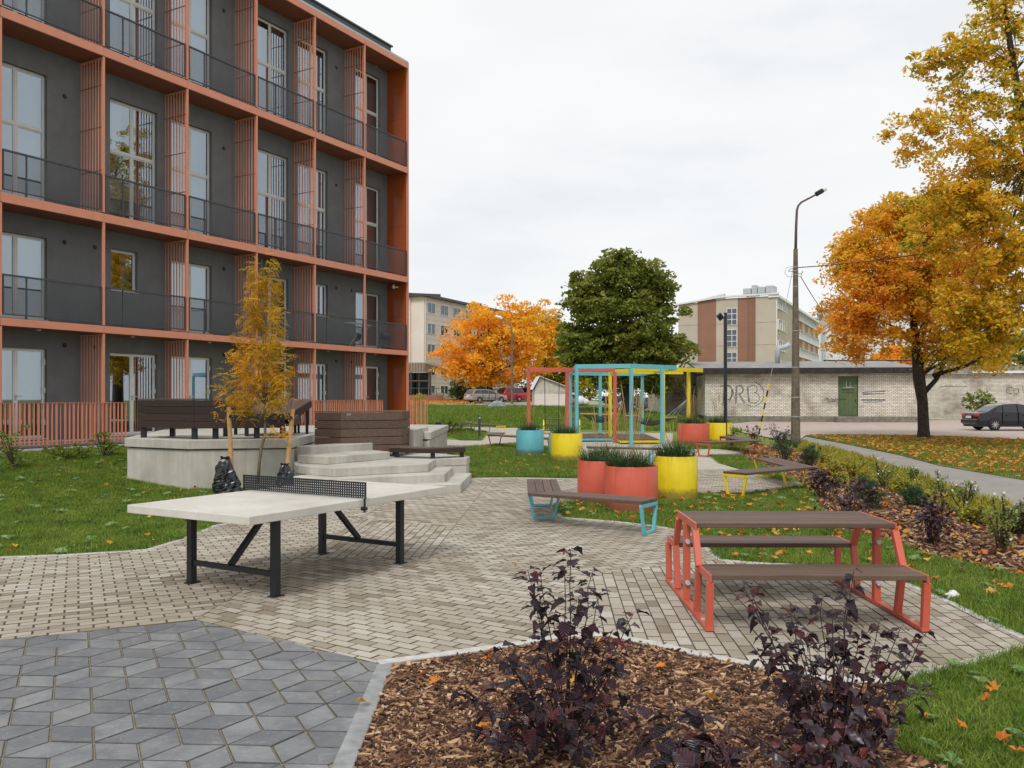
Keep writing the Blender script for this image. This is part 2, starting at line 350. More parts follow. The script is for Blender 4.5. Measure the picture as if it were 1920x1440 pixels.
# ------------------------------------------------------------------ scatter by geometry nodes
SRC = {}
def source(name, obs):                   # little shapes to scatter; kept in a collection of their own
    c = bpy.data.collections.new(name)
    for o in obs:
        for u in list(o.users_collection): u.objects.unlink(o)
        c.objects.link(o)
    SRC[name] = c
def scatter(o, src, density, smin, smax, tilt=.25, seed=1, flat=False, lift=0.0):
    g = bpy.data.node_groups.new('scatter_'+o.name, 'GeometryNodeTree')
    g.interface.new_socket('Geometry', in_out='INPUT', socket_type='NodeSocketGeometry'); g.interface.new_socket('Geometry', in_out='OUTPUT', socket_type='NodeSocketGeometry')
    n = g.nodes.new; l = g.links.new
    i, ou = n('NodeGroupInput'), n('NodeGroupOutput'); d = n('GeometryNodeDistributePointsOnFaces'); d.inputs['Density'].default_value = density; d.inputs['Seed'].default_value = seed
    ci = n('GeometryNodeCollectionInfo'); ci.inputs['Collection'].default_value = SRC[src]; ci.inputs['Separate Children'].default_value = True; ci.inputs['Reset Children'].default_value = True
    ip = n('GeometryNodeInstanceOnPoints'); ip.inputs['Pick Instance'].default_value = True
    rr = n('FunctionNodeRandomValue'); rr.data_type = 'FLOAT_VECTOR'; rr.inputs[0].default_value = (-tilt, -tilt, 0); rr.inputs[1].default_value = (tilt, tilt, 6.283)
    rs = n('FunctionNodeRandomValue'); rs.data_type = 'FLOAT'; rs.inputs[2].default_value = smin; rs.inputs[3].default_value = smax
    ri = n('FunctionNodeRandomValue'); ri.data_type = 'INT'; ri.inputs[4].default_value = 0; ri.inputs[5].default_value = 20
    l(i.outputs[0], d.inputs[0]); l(d.outputs['Points'], ip.inputs['Points']); l(ci.outputs[0], ip.inputs['Instance']); l(ri.outputs[2], ip.inputs['Instance Index'])
    l(rr.outputs[0], ip.inputs['Rotation']); l(rs.outputs[1], ip.inputs['Scale']); l(ip.outputs[0], ou.inputs[0])
    md = o.modifiers.new('scatter', 'NODES'); md.node_group = g; return o
def tuft(name, nb, h, spread, wd, mat, lean=.5, seg=3):
    mb = MB()
    for k in range(nb):
        a = random.uniform(0, 6.283); r = spread*math.sqrt(random.random()); x, y = r*math.cos(a), r*math.sin(a)
        b = random.uniform(0, 6.283); hh = h*random.uniform(.5, 1.1); ln = lean*random.uniform(.2, 1.2)*hh; wv = wd*random.uniform(.6, 1.2)
        px, py = -math.sin(b)*wv/2, math.cos(b)*wv/2; vs = []
        for s in range(seg+1):
            t = s/seg; k2 = t*t*ln; q = 1-t**1.6*.95
            cx, cy, cz = x+math.cos(b)*k2, y+math.sin(b)*k2, hh*(t-.25*t*t*lean)
            vs += [(cx-px*q, cy-py*q, cz), (cx+px*q, cy+py*q, cz)]
        mb.add(vs, [(2*s, 2*s+1, 2*s+3, 2*s+2) for s in range(seg)])
    return mb.build(name, mat, smooth=True)
source('near_tufts', [tuft('grass_tuft', 14, .075, .055, .0050, lf_grass, .8) for _ in range(5)])
source('mid_tufts', [tuft('grass_tuft', 16, .08, .09, .009, lf_grass, .7, 2) for _ in range(5)])
source('far_tufts', [tuft('grass_tuft', 16, .16, .22, .03, lf_grass, .5, 1) for _ in range(4)])
def maple_leaf(name, mat, size=.055):
    P = []; lobes = 5
    for k in range(lobes*2+1):
        a = math.radians(-60+300*k/(lobes*2)); r = size*(1.0 if k % 2 == 0 else .62)*random.uniform(.85, 1.1)
        P.append((r*math.cos(a), r*math.sin(a), random.uniform(-.1, .7)*size))
    mb = MB(); mb.add([(0, 0, 0)]+P, [(0, k+1, k+2) for k in range(len(P)-1)])
    mb.add([(0, 0, 0), (-.1*size, -size*.9, .1*size), (-.02*size, -size*.9, .1*size)], [(0, 1, 2)])
    return mb.build(name, mat)
def weed(name):
    mb = MB()
    for k in range(7):
        a = k*.9+random.uniform(-.3, .3); L_ = random.uniform(.05, .085); c, s_ = math.cos(a), math.sin(a); w_ = L_*.28
        mb.add([(0, 0, .02), (c*L_*.5-s_*w_, s_*L_*.5+c*w_, .05), (c*L_, s_*L_, .045), (c*L_*.5+s_*w_, s_*L_*.5-c*w_, .05)], [(0, 1, 2, 3)])
    return mb.build(name, lf_weed)
lf_weed = leafmat('weed_leaf', [(.1, (.10, .19, .04)), (.6, (.20, .32, .10)), (1, (.34, .44, .22))], .5, .3, scale=5)
source('weeds', [weed('lawn_weed') for _ in range(3)])
source('leaves', [maple_leaf('fallen_leaf', lf_fallen) for _ in range(6)])
def chip(name, L, W):
    mb = MB(); n = 5; a = [random.uniform(.6, 1) for _ in range(4)]
    pts = [(-L*a[0], -W*.4), (L*a[1]*.6, -W*a[2]), (L, 0), (L*.5, W*a[3]), (-L*.8, W*.6)]
    z = [random.uniform(-.15, .2)*W for _ in pts]
    mb.add([(x, y, zz) for (x, y), zz in zip(pts, z)]+[(x*.95, y*.95, zz+.006) for (x, y), zz in zip(pts, z)], [(9, 8, 7, 6, 5)[::-1]]+[(i, (i+1) % 5, 5+(i+1) % 5, 5+i) for i in range(5)])
    return mb.build(name, m_chip)
source('chips', [chip('bark_chip', random.uniform(.012, .045), random.uniform(.004, .012)) for _ in range(10)]+[chip('bark_chip', .02, .016) for _ in range(2)])

# ------------------------------------------------------------------ ground
def sheet(name, poly, mat, off=0.0, cell=None, kind='structure', label=None, parent=None, zfun=T):
    """a draped polygon: clipped grid cells, so that it follows the ground"""
    mb = MB(); poly = ccw(poly)
    if not cell: mb.add([(x, y, off) for x, y in poly], [tuple(range(len(poly)))])
    else:
        x0, x1 = min(p[0] for p in poly), max(p[0] for p in poly); y0, y1 = min(p[1] for p in poly), max(p[1] for p in poly)
        i0, i1, j0, j1 = math.floor(x0/cell), math.ceil(x1/cell), math.floor(y0/cell), math.ceil(y1/cell)
        idx = {}
        def vid(x, y):
            k = (round(x*1000), round(y*1000))
            if k not in idx: idx[k] = len(mb.v); mb.v.append((x, y, zfun(x, y)+off))
            return idx[k]
        for i in range(i0, i1):
            for j in range(j0, j1):
                c = [(1, 0, (i+1)*cell), (-1, 0, -i*cell), (0, 1, (j+1)*cell), (0, -1, -j*cell)]
                q = clip(poly, c)
                if len(q) >= 3 and abs(area(q)) > 1e-6:
                    f = []
                    for p in q:
                        v = vid(*p)
                        if not f or (v != f[-1] and v != f[0]): f.append(v)
                    if len(f) >= 3: mb.f.append(tuple(f)); mb.m.append(0)
    o = mb.build(name, mat, parent)
    if kind: o['kind'] = kind
    if label: o['label'] = label
    return o
# base terrain: finer close by, coarse to the horizon
ys = np.concatenate([np.arange(-12, 30, .75), np.arange(30, 140, 2.0), np.array([145, 160, 200, 260, 350, 500, 800, 1200])])
xs = np.concatenate([-np.array([1200, 800, 500, 300, 200, 140, 100, 80]), np.arange(-60, -14, 2.0), np.arange(-14, 14, .75), np.arange(14, 62, 2.0), np.array([80, 100, 140, 200, 300, 500, 800, 1200])])
V = np.array([(x, y, T(x, y)-.035) for y in ys for x in xs]); nx = len(xs)
F = np.array([(j*nx+i, j*nx+i+1, (j+1)*nx+i+1, (j+1)*nx+i) for j in range(len(ys)-1) for i in range(nx-1)])
gr = np_mesh('ground', V, F, m_grassfar, smooth=True); gr['kind'] = 'structure'

g87 = 87
S1 = G(366, 1162); CC = G(850, 989); CB = G(808, 1048); E0 = G(1110, 1075)
g = G
lawn_edge = [(-9, 7.75), g(0, 1045), g(140, 1040), g(275, 1031), g(345, 1010), g(407, 984), g(600, 964), g(650, 956), (-2.42, 14.6)]
bed_edge = [g(710, 1244), g(923, 1215), g(1050, 1194), g(1130, 1190), g(1230, 1208), g(1324, 1230), g(1432, 1250), g(1560, 1274), g(1668, 1277)]
right_edge = [g(1668, 1277), g(1736, 1260), g(1826, 1239), g(1920, 1211), g(1960, 1200)]
lawn_r = [g(1960, 1200), g(1920, 1196), g(1790, 1134), g(1697, 1093), g(1620, 1070), g(1500, 1060), g(1411, 1055), g(1352, 1050), g(1332, 1035), g(1300, 1003), g(1290, 997), g(1233, 987), g(1143, 977), g(1053, 970), g(1040, 953), g(1047, 943)]
isl_top = [g(1047, 943), g(1120, 934), g(1303, 926), g(1395, 927), g(1462, 919), g(1515, 909)]
pave = lawn_edge+[(-1.2, 15.0), (-.92, 15.6), (-.9, 18.3), g(983, 896), g(1083, 898), g(1090, 885), (2.5, 20.6), (6.6, 20.6)]+isl_top[::-1]+lawn_r[::-1][1:]+right_edge[::-1][1:]+bed_edge[::-1][1:]+[S1, g(0, 1200), (-9, 3.9)]
# dark rhombus paving region
bl = g(625, 1440); kd = (bl[0]-g(710, 1244)[0], bl[1]-g(710, 1244)[1])
dk_end = (g(710, 1244)[0]+kd[0]*1.9, g(710, 1244)[1]+kd[1]*1.9)
dark = ccw([S1, g(0, 1200), (-9, 3.6), (-9, 1.6), (dk_end[0], 1.6), dk_end, g(710, 1244)])
pv = sheet('paving', pave, m_joint, -.0075)
pvd = sheet('rhombus_paving', dark, m_sand, -.0075)

def slab_piece(mb, poly, z, cham, depth, tilt=0.0, M=None):
    """one paver: flat top, chamfered rim, sides"""
    poly = ccw(poly); n = len(poly); cx = sum(p[0] for p in poly)/n; cy = sum(p[1] for p in poly)/n
    ins = []
    for x, y in poly:
        d = math.hypot(x-cx, y-cy) or 1; k = max(0, (d-cham*1.6)/d); ins.append((cx+(x-cx)*k, cy+(y-cy)*k))
    ta, tb = random.gauss(0, tilt), random.gauss(0, tilt)
    zz = lambda x, y: z+(x-cx)*ta+(y-cy)*tb
    vs = [(x, y, zz(x, y)) for x, y in ins]+[(x, y, zz(x, y)-cham) for x, y in poly]+[(x, y, z-depth) for x, y in poly]
    fs = [tuple(range(n))]+[(n+i, n+(i+1) % n, (i+1) % n, i) for i in range(n)]+[(2*n+i, 2*n+(i+1) % n, n+(i+1) % n, n+i) for i in range(n)]
    mb.add(vs, fs[:1]); k = len(mb.v)-len(vs); mb.f += [tuple(i+k for i in f) for f in fs[1:]]; mb.m += [1]*(len(fs)-1)
def dedupe(p, e=1e-3):
    o = []
    for q in p:
        if not o or math.hypot(q[0]-o[-1][0], q[1]-o[-1][1]) > e: o.append(q)
    while len(o) > 1 and math.hypot(o[0][0]-o[-1][0], o[0][1]-o[-1][1]) < e: o.pop()
    return o
m_edge = speck('slate_edge', (.06, .062, .065), (.13, .125, .115), 20, .9, .3)
pieces = []
def lay_bricks(zone, deg, org, L=.2, Wd=.1, gap=.0055, shift=.5):
    a = math.radians(deg); ca, sa = math.cos(a), math.sin(a)
    for j in range(-160, 161):
        for i in range(-80, 81):
            u = (i+(shift if j % 2 else 0))*L; v = j*Wd
            cx, cy = org[0]+(u+L/2)*ca-(v+Wd/2)*sa, org[1]+(u+L/2)*sa+(v+Wd/2)*ca
            if cy < 3.5 or cy > 21 or abs(cx) > cy*.66+.6: continue
            if any(nx*cx+ny*cy-c > .12 for nx, ny, c in zone): continue
            q = [(org[0]+uu*ca-vv*sa, org[1]+uu*sa+vv*ca) for uu, vv in ((u+gap/2, v+gap/2), (u+L-gap/2, v+gap/2), (u+L-gap/2, v+Wd-gap/2), (u+gap/2, v+Wd-gap/2))]
            ins = [inside(pave, *p) for p in q]
            if not any(ins) and not inside(pave, cx, cy): continue
            if not all(ins): q = clip(pave, planes_of(q))
            if any(nx*p[0]+ny*p[1]-c > -1e-9 for p in q for nx, ny, c in zone): q = clip(q, zone)
            q = dedupe(q)
            if len(q) >= 3 and abs(area(q)) > .0006: pieces.append((cy, q))
zA = [halfp(S1, 87, 1)]
zC = [halfp(S1, 87, -1), halfp(CC, 87, 1), halfp(CC, -33, -1), halfp(CB, -3, 1)]
aCE = math.degrees(math.atan2(E0[1]-CB[1], E0[0]-CB[0]))
zB = [halfp(S1, 87, -1), halfp(CB, -3, -1), halfp(CB, aCE, -1), halfp(E0, 87, 1)]
zD = [halfp(E0, 87, -1), halfp(E0, 27, -1)]
zE = [halfp(CB, aCE, 1), halfp(E0, 27, 1), halfp(CC, 87, -1), halfp(CC, 27, -1)]
zFL = [halfp(S1, 87, -1), halfp(CC, -33, 1), halfp(CC, 87, 1)]; zFR = [halfp(CC, 27, 1), halfp(CC, 87, -1)]
lay_bricks(zA, 27, S1); lay_bricks(zC, 87, CC); lay_bricks(zB, -33, S1); lay_bricks(zD, 87, E0); lay_bricks(zE, 27, CC); lay_bricks(zFL, -33, CC); lay_bricks(zFR, -33, CC)
pieces.sort(key=lambda p: p[0])
big = [p for p in pieces if abs(area(p[1])) > .016][:300]; bigset = set(id(p) for p in big)
rest = MB()
for p in pieces:
    z = random.gauss(0, .0012)
    if id(p) in bigset:
        mb = MB(); slab_piece(mb, p[1], z, .004, .05, .004); mb.build('brick', [m_pav, m_joint], pv)
    else: slab_piece(rest, p[1], z, .004, .05, .003)
ro = rest.build('brick', [m_pav, m_joint], pv); ro['kind'] = 'stuff'
# rhombille pavers
s = .224; org = G(248.3, 1337.5); base = -3
ed = [(s*math.cos(math.radians(base+60*k)), s*math.sin(math.radians(base+60*k))) for k in range(6)]
Av = (ed[0][0]+ed[1][0], ed[0][1]+ed[1][1]); Bv = (ed[1][0]+ed[2][0], ed[1][1]+ed[2][1])
dpl = planes_of(dark); tiles = []; edgetiles = []
for i in range(-30, 31):
    for j in range(-30, 31):
        ox, oy = org[0]+i*Av[0]+j*Bv[0], org[1]+i*Av[1]+j*Bv[1]
        for k in range(3):
            e1, e2 = ed[k], ed[(k+1) % 6]
            q = [(ox, oy), (ox+e1[0], oy+e1[1]), (ox+e1[0]+e2[0], oy+e1[1]+e2[1]), (ox+e2[0], oy+e2[1])]
            cx, cy = ox+(e1[0]+e2[0])/2, oy+(e1[1]+e2[1])/2
            if cy < 2.2 or cx < -cy*.66-.8: continue
            # joints: open across one direction, tight in the others
            sh = [(cx+(x-cx)*.958, cy+(y-cy)*.958) for x, y in q]
            wdir = (math.cos(math.radians(base)), math.sin(math.radians(base)))
            if k in (1, 2): pass
            c = clip(sh, dpl)
            if len(c) < 3: continue
            c = dedupe(c)
            if k in (0, 1) or True:
                # the sides along -63 degrees carry the wide sandy joints
                nx, ny = math.cos(math.radians(base+30)), math.sin(math.radians(base+30))
                if k in (1, 2): c = clip(c, [])
            if len(c) >= 3 and abs(area(c)) > .002: tiles.append((cy, c, len(c) != 4 or abs(area(c)) < .03, k))
tiles.sort(key=lambda t: t[0])
m_slatedk = slate(); m_slatedk.name = 'dark_slate_paver'
for n, (cy, c, cut, k) in enumerate(tiles):
    mb = MB(); slab_piece(mb, c, random.gauss(0, .0012), .0035, .05, .004); mb.build('paver', [m_slate, m_edge], pvd)
print('pieces', len(pieces), 'tiles', len(tiles))
# kerbs
def kerb(name, line, wd=.07, z=.006, mat=None, parent=None, seg=1.0, h=.12, side=0.0):
    mb = MB(); pts = [Vector((p[0], p[1], 0)) for p in line]
    for a, b in zip(pts[:-1], pts[1:]):
        L_ = (b-a).length; n = max(1, round(L_/seg)); d = (b-a)/L_; sdv = Vector((-d.y, d.x, 0))*(wd*side)
        for i in range(n):
            p, q = a+d*(L_*i/n+.002)+sdv, a+d*(L_*(i+1)/n-.002)+sdv
            zz = (T(p.x, p.y)+T(q.x, q.y))/2+z+random.gauss(0, .0012)
            mb.bar(p+Vector((0, 0, zz-h/2)), q+Vector((0, 0, zz-h/2)), wd*random.uniform(.97, 1.03), h)
    o = mb.build(name, mat or m_curb, parent, bevel=.005)
    if not parent: o['kind'] = 'structure'
    return o
kerb('kerb', lawn_edge[:-1]); kerb('kerb', bed_edge, .08, .009); kerb('kerb', right_edge[:-1]); kerb('kerb', lawn_r[:-1], .065); kerb('kerb', isl_top, .06)
kerb('kerb', [(-.9, 18.3), g(983, 896), g(1083, 898)], .07)
kerb('kerb', [g(712, 1246), dk_end], .105, .008, m_curbdk, side=.35)
# far paving
plaza = [g(1083, 898), g(1098, 866), g(1092, 850), g(1040, 838), g(965, 831), g(873, 837), g(835, 836), g(833, 830), g(900, 826), g(912, 815), g(910, 809), g(865, 807), g(790, 810), g(770, 808), g(775, 803), g(794, 801), g(981, 802), g(1040, 808), g(1086, 811), g(1262, 812), g(1262, 838), g(1290, 842), g(1345, 842), g(1400, 847), g(1395, 853), g(1330, 854), g(1350, 869), g(1385, 879), g(1462, 903), g(1515, 909), (6.6, 20.6), (2.5, 20.6)]
plaza = plaza[:1]+plaza[1:-2]+[(6.55, 20.62), (2.5, 20.62)]
def brickmat():
    M = Mat('far_paving', (.45, .42, .37), .85, spec=.25); v = M.world((1, 1, 1), (0, 0, math.radians(33)))
    b = M.n('TexBrick'); b.inputs['Scale'].default_value = 1; b.inputs['Brick Width'].default_value = .2; b.inputs['Row Height'].default_value = .1; b.inputs['Mortar Size'].default_value = .003
    b.inputs['Color1'].default_value = (.40, .37, .31, 1); b.inputs['Color2'].default_value = (.50, .47, .41, 1); b.inputs['Mortar'].default_value = (.28, .24, .18, 1)
    M.l(v, b.inputs['Vector']); c = M.mixc(M.math('MULTIPLY', M.noise(M.world(), .6, 4), .35), b.outputs['Color'], (.36, .32, .25)); M.col(c); return M.m
m_farpave = brickmat()
sheet('plaza_paving', plaza, m_farpave, -.004, 2.0)
# mulch bed in front and its chips
bed = bed_edge+[g(1690, 1330), g(1680, 1400), (2.3, 3.3), (2.2, 1.2), (dk_end[0]+.05, 1.2), (dk_end[0]+.05, dk_end[1])]
sheet('mulch_bed', bed, m_mulchbed, -.012, .5, zfun=lambda x, y: .018*math.sin(x*5.1+1)*math.sin(y*4.3))
def flat(name, poly, off, cell=None, zfun=T): return sheet(name, poly, m_grassfar, off, cell, kind='stuff', zfun=zfun)
bedc = [(x, y-.075) for x, y in bed_edge]+[g(1690, 1330), g(1680, 1400), (2.3, 3.3), (2.2, 1.2), (dk_end[0]+.12, 1.2), (dk_end[0]+.12, dk_end[1])]; bedc[0] = (bedc[0][0]+.10, bedc[0][1])
scatter(flat('bark_mulch', bedc, .0), 'chips', 5200, .5, 1.15, .45, 3); scatter(flat('coarse_bark_mulch', bedc, .004), 'chips', 420, 1.0, 1.7, .5, 33)
scatter(flat('bark_chips_on_kerb', [(x, y+.04) for x, y in bed_edge[1:-1]]+[(x, y-.09) for x, y in bed_edge[1:-1]][::-1], .012), 'chips', 60, .5, 1.0, .3, 5)
# right hand garden bed
gbed = [g(1395, 832), g(1420, 832), g(1450, 838), g(1500, 845), g(1540, 862), g(1600, 890), g(1660, 915), g(1720, 938), g(1800, 965), g(1920, 1005), g(2080, 1050), g(2080, 1105), g(1920, 1082), g(1790, 1052), g(1725, 1040), g(1685, 1017), g(1600, 1000), g(1545, 992), g(1540, 955), g(1522, 915), g(1480, 893), g(1440, 877), g(1400, 862), g(1396, 850)]
sheet('garden_bed', gbed, m_mulchbed, -.008, 1.0)
scatter(flat('garden_mulch', gbed, .004), 'chips', 420, 1.2, 2.4, .5, 4)
smb = [g(790, 811), g(862, 807), g(866, 811), g(835, 819), g(788, 815)]
sheet('small_mulch_bed', smb, m_mulchbed, .004); scatter(flat('small_bed_mulch', smb, .01), 'chips', 120, 2.5, 4, .5, 8)
# footpath and road on the right
fpath = [g(1511, 819), g(1575, 831), g(1687, 854), g(1762, 874), g(1920, 901), g(2150, 945), (16, 10.5), (22, 8), (15, 6.2), (9.4, 8.05), g(2150, 1055), g(1920, 959), g(1837, 934), g(1725, 893), g(1624, 858), g(1537, 836), g(1497, 826)]
sheet('footpath', fpath, m_path, .004, 2.0)
road = [g(1365, 797), g(1420, 792.5), g(1560, 792.5), g(1700, 793), g(1850, 787), (60, 64), (60, 34.5), g(1920, 824), g(1800, 818), g(1700, 815.5), g(1560, 814.5), g(1511, 816), g(1497, 826), g(1450, 822), g(1400, 812), g(1362, 804)]
sheet('road', road, m_road, .002, 2.0)
farroad = [(-60, 84.5), (-6, 84.0), (6, 79), (6.2, 86), (11, 88), (14, 96), (40, 100), (40, 112), (12, 108), (6, 101), (-8, 101), (-60, 101)]
sheet('far_road', farroad, m_roadfar, .03, 2.0)
leafyard = [(-60, 88.5), (-4, 88.5), (-3, 93), (-3.5, 99), (-5, 113), (-60, 113)]
m_leafy = speck('leaf_litter_ground', (.40, .20, .05), (.62, .38, .12), 2.2, .9, .5, .02, 20, big=(.5, (.28, .19, .07)))
sheet('leaf_covered_yard', leafyard, m_leafy, .06, 2.0)
scatter(flat('yard_leaves', leafyard, .07, 4.0), 'leaves', 3.0, 2.5, 4, .5, 9)
sheet('building_path', [(KX+OX*(.15)+UX*13.1, KY+OY*.15+UY*13.1), (KX+OX*1.25+UX*13.1, KY+OY*1.25+UY*13.1), (KX+OX*1.25+UX*22, KY+OY*1.25+UY*22), (KX+OX*.15+UX*22, KY+OY*.15+UY*22)], m_curbdk, .01, .5)
# ------------------------------------------------------------------ lawns
def fac(u, d): return (KX+UX*u+OX*d, KY+UY*u+OY*d)
lawn1 = lawn_edge+[(-3.0, 15.0), (-4.2, 16.2), (-6.12, 15.95), (-7.85, 17.0), (-8.2, 19.0), fac(13.0, 1.3), fac(23, 1.3), (-16, 8)]
scatter(flat('lawn_grass', lawn1, -.03, .6), 'near_tufts', 620, .8, 1.35, .35, 11)
sheet('lawn', lawn1, m_soil, -.03, .6); scatter(flat('lawn_clumps', lawn1, -.03, .6), 'mid_tufts', 45, .7, 1.35, .4, 61)
lawn2 = [g(1668, 1279), g(1736, 1263), g(1826, 1242), g(1920, 1214), (4.2, 5.9), (9, 5.9), (9, 2.5), (2.35, 2.5), (2.3, 3.3), g(1680, 1400), g(1690, 1330)]
sheet('lawn', lawn2, m_soil, -.012); scatter(flat('lawn_clumps', lawn2, -.015), 'mid_tufts', 60, .5, 1.0, .4, 62); scatter(flat('lawn_grass', lawn2, -.015), 'near_tufts', 1500, .6, 1.15, .4, 12)
lawn3 = isl_top+[g(1522, 915), g(1540, 955), g(1545, 992), g(1600, 1000), g(1685, 1017), g(1725, 1040), g(1790, 1052), g(1920, 1082), g(2080, 1105), (6.3, 9.0), (6.6, 8.86), (9.3, 8.0), (14, 6.4), (14, 5.92), (4.6, 5.9)]+lawn_r[:-1]
sheet('lawn', lawn3, m_soil, -.013); scatter(flat('lawn_clumps', lawn3, -.015), 'mid_tufts', 45, .6, 1.2, .4, 63); scatter(flat('lawn_grass', lawn3, -.015), 'near_tufts', 700, .7, 1.3, .35, 13)
lawn4 = [g(833, 838), (-4.2, 30), (-1.75, 25.9), (-1.7, 19.2), (-.9, 18.35), g(983, 895), g(1083, 897), g(1096, 866), g(1092, 851), g(1040, 839), g(965, 832), g(873, 838)]
sheet('lawn', lawn4, m_soil, -.02, .6); scatter(flat('lawn_grass', lawn4, -.02, .6), 'near_tufts', 330, 1, 1.7, .35, 14)
lawn5 = [g(765, 820), g(830, 828), g(900, 826), g(911, 815), g(908, 809.5), g(868, 809), g(835, 819), g(788, 816), g(765, 815)]
scatter(flat('lawn_grass', lawn5, -.02), 'mid_tufts', 120, 1.3, 2, .3, 15)
lawn6 = [g(1330, 854), g(1350, 869), g(1385, 878), g(1462, 902), g(1500, 904), g(1470, 890), g(1440, 877), g(1400, 863), g(1393, 855)]
scatter(flat('lawn_grass', lawn6, -.02), 'near_tufts', 300, 1, 1.6, .3, 16)
scatter(flat('lawn_grass', [g(1262, 830), g(1340, 828), g(1400, 832), g(1400, 845), g(1345, 841), g(1290, 841), g(1262, 837)], -.02), 'mid_tufts', 120, 1, 1.8, .3, 17)
leaflawn = [g(1512, 817), g(1560, 816), g(1700, 817), g(1800, 819.5), g(1920, 825), g(2150, 833), (34, 30), (30, 12), (16.2, 10.6), g(2150, 940), g(1920, 899), g(1762, 872), g(1687, 852), g(1575, 829.5)]
m_dry = speck('dry_lawn', (.10, .11, .025), (.19, .17, .05), 2.5, .95, .6, .03, 25, big=(.8, (.24, .17, .07)))
sheet('leafy_lawn', leaflawn, m_dry, -.01, 2.0)
scatter(flat('leafy_lawn_grass', leaflawn, -.01), 'mid_tufts', 70, .8, 1.3, .3, 18)
scatter(flat('leafy_lawn_leaves', leaflawn, .04), 'leaves', 15, .8, 1.45, .5, 19)
mound = [(-14, 53.5), (-9, 52), (6, 46.5), (12, 44), (12.3, 57), (12.5, 66), (7, 77.5), (0, 82), (-14, 83.5), (-30, 83.5), (-30, 60)]
scatter(flat('meadow_grass', mound, -.02, 2.0), 'far_tufts', 22, .8, 1.9, .25, 20)
verge = [g(1330, 792), g(1420, 791.5), g(1560, 791.5), g(1722, 792), (26.5, 60.8), (12.5, 60.8)]
scatter(flat('verge_weeds', verge, -.02, 2.0), 'far_tufts', 9, .5, 1.6, .3, 21)
scatter(flat('verge_weeds', [(26.5, 66), (46, 66), (46, 67.5), (26.5, 67.5)], -.02, 2.0), 'far_tufts', 9, .5, 1.8, .3, 22)
scatter(flat('planted_strip', [(-12, 37), (-2.5, 37), (-2.2, 47), (-9, 50), (-13, 48)], -.02), 'far_tufts', 9, .8, 1.8, .3, 23)
scatter(flat('lawn_leaves', lawn1, .035, .6), 'leaves', 1.1, .7, 1.1, .5, 24)
scatter(flat('lawn_leaves', lawn3, .04), 'leaves', 9, .7, 1.2, .5, 25)
scatter(flat('lawn_leaves', lawn2, .05), 'leaves', 7, .4, .8, .6, 26)
scatter(flat('lawn_leaves', lawn4, .06), 'leaves', 1.6, .7, 1.1, .5, 27)
scatter(flat('garden_leaves', gbed, .03), 'leaves', 8, .7, 1.4, .5, 28)
scatter(flat('paving_crumbs', pave, .004), 'leaves', 1.2, .12, .35, .2, 29)
scatter(flat('bed_leaves', bed, .03), 'leaves', 2.0, .6, 1.0, .4, 30)

scatter(flat('lawn_weeds', lawn1, -.01, .6), 'weeds', 3.0, .8, 1.5, .3, 71); scatter(flat('lawn_weeds', lawn2, -.0), 'weeds', 12, .6, 1.2, .3, 72); scatter(flat('lawn_weeds', lawn3, -.0), 'weeds', 5, .7, 1.3, .3, 73)
# ------------------------------------------------------------------ apartment building with balconies (local x along the facade, -y into the building)
def glass(name, tint=(.5, .55, .58), refl=.42):
    m = bpy.data.materials.new(name); m.use_nodes = True; t = m.node_tree; t.nodes.clear()
    o = t.nodes.new('ShaderNodeOutputMaterial'); gl = t.nodes.new('ShaderNodeBsdfGlossy'); tr = t.nodes.new('ShaderNodeBsdfTransparent'); mx = t.nodes.new('ShaderNodeMixShader')
    lw = t.nodes.new('ShaderNodeLayerWeight'); lw.inputs[0].default_value = .3
    mr = t.nodes.new('ShaderNodeMapRange'); mr.inputs['To Min'].default_value = refl; mr.inputs['To Max'].default_value = 1.0
    gl.inputs['Roughness'].default_value = .015; gl.inputs['Color'].default_value = (.66, .76, .84, 1); tr.inputs[0].default_value = (*tint, 1)
    t.links.new(lw.outputs['Fresnel'], mr.inputs['Value']); t.links.new(mr.outputs[0], mx.inputs[0]); t.links.new(tr.outputs[0], mx.inputs[1]); t.links.new(gl.outputs[0], mx.inputs[2]); t.links.new(mx.outputs[0], o.inputs[0])
    return m
m_glass = glass('window_glass'); m_glassdk = glass('tinted_glass', (.12, .13, .14), .18)
def meshmat(name, c, open_):
    m = bpy.data.materials.new(name); m.use_nodes = True; t = m.node_tree; b = t.nodes['Principled BSDF']; b.inputs['Base Color'].default_value = (*c, 1); b.inputs['Roughness'].default_value = .6
    tr = t.nodes.new('ShaderNodeBsdfTransparent'); mx = t.nodes.new('ShaderNodeMixShader'); mx.inputs[0].default_value = open_
    o = t.nodes['Material Output']; t.links.new(b.outputs[0], mx.inputs[1]); t.links.new(tr.outputs[0], mx.inputs[2]); t.links.new(mx.outputs[0], o.inputs[0]); return m
m_mesh = meshmat('fine_metal_mesh', (.06, .065, .072), .58)
m_curt = Mat('pale_curtain', (.68, .70, .73), .9).m; m_curtb = Mat('brown_curtain', (.28, .22, .16), .9).m
AB = empty('apartment_building', (KX, KY, 0), math.atan2(UY, UX), 'dark grey apartment building with orange balcony frames and slatted screens', 'building')
DP = 1.04; BAY = 2.75; NB = 8; UE = 22.0
FL = [(.62, 3.48, 'door'), (3.68, 6.47, 'low'), (6.71, 10.95, 'tall'), (11.19, 15.25, 'tall')]
wall = MB(); room = MB()
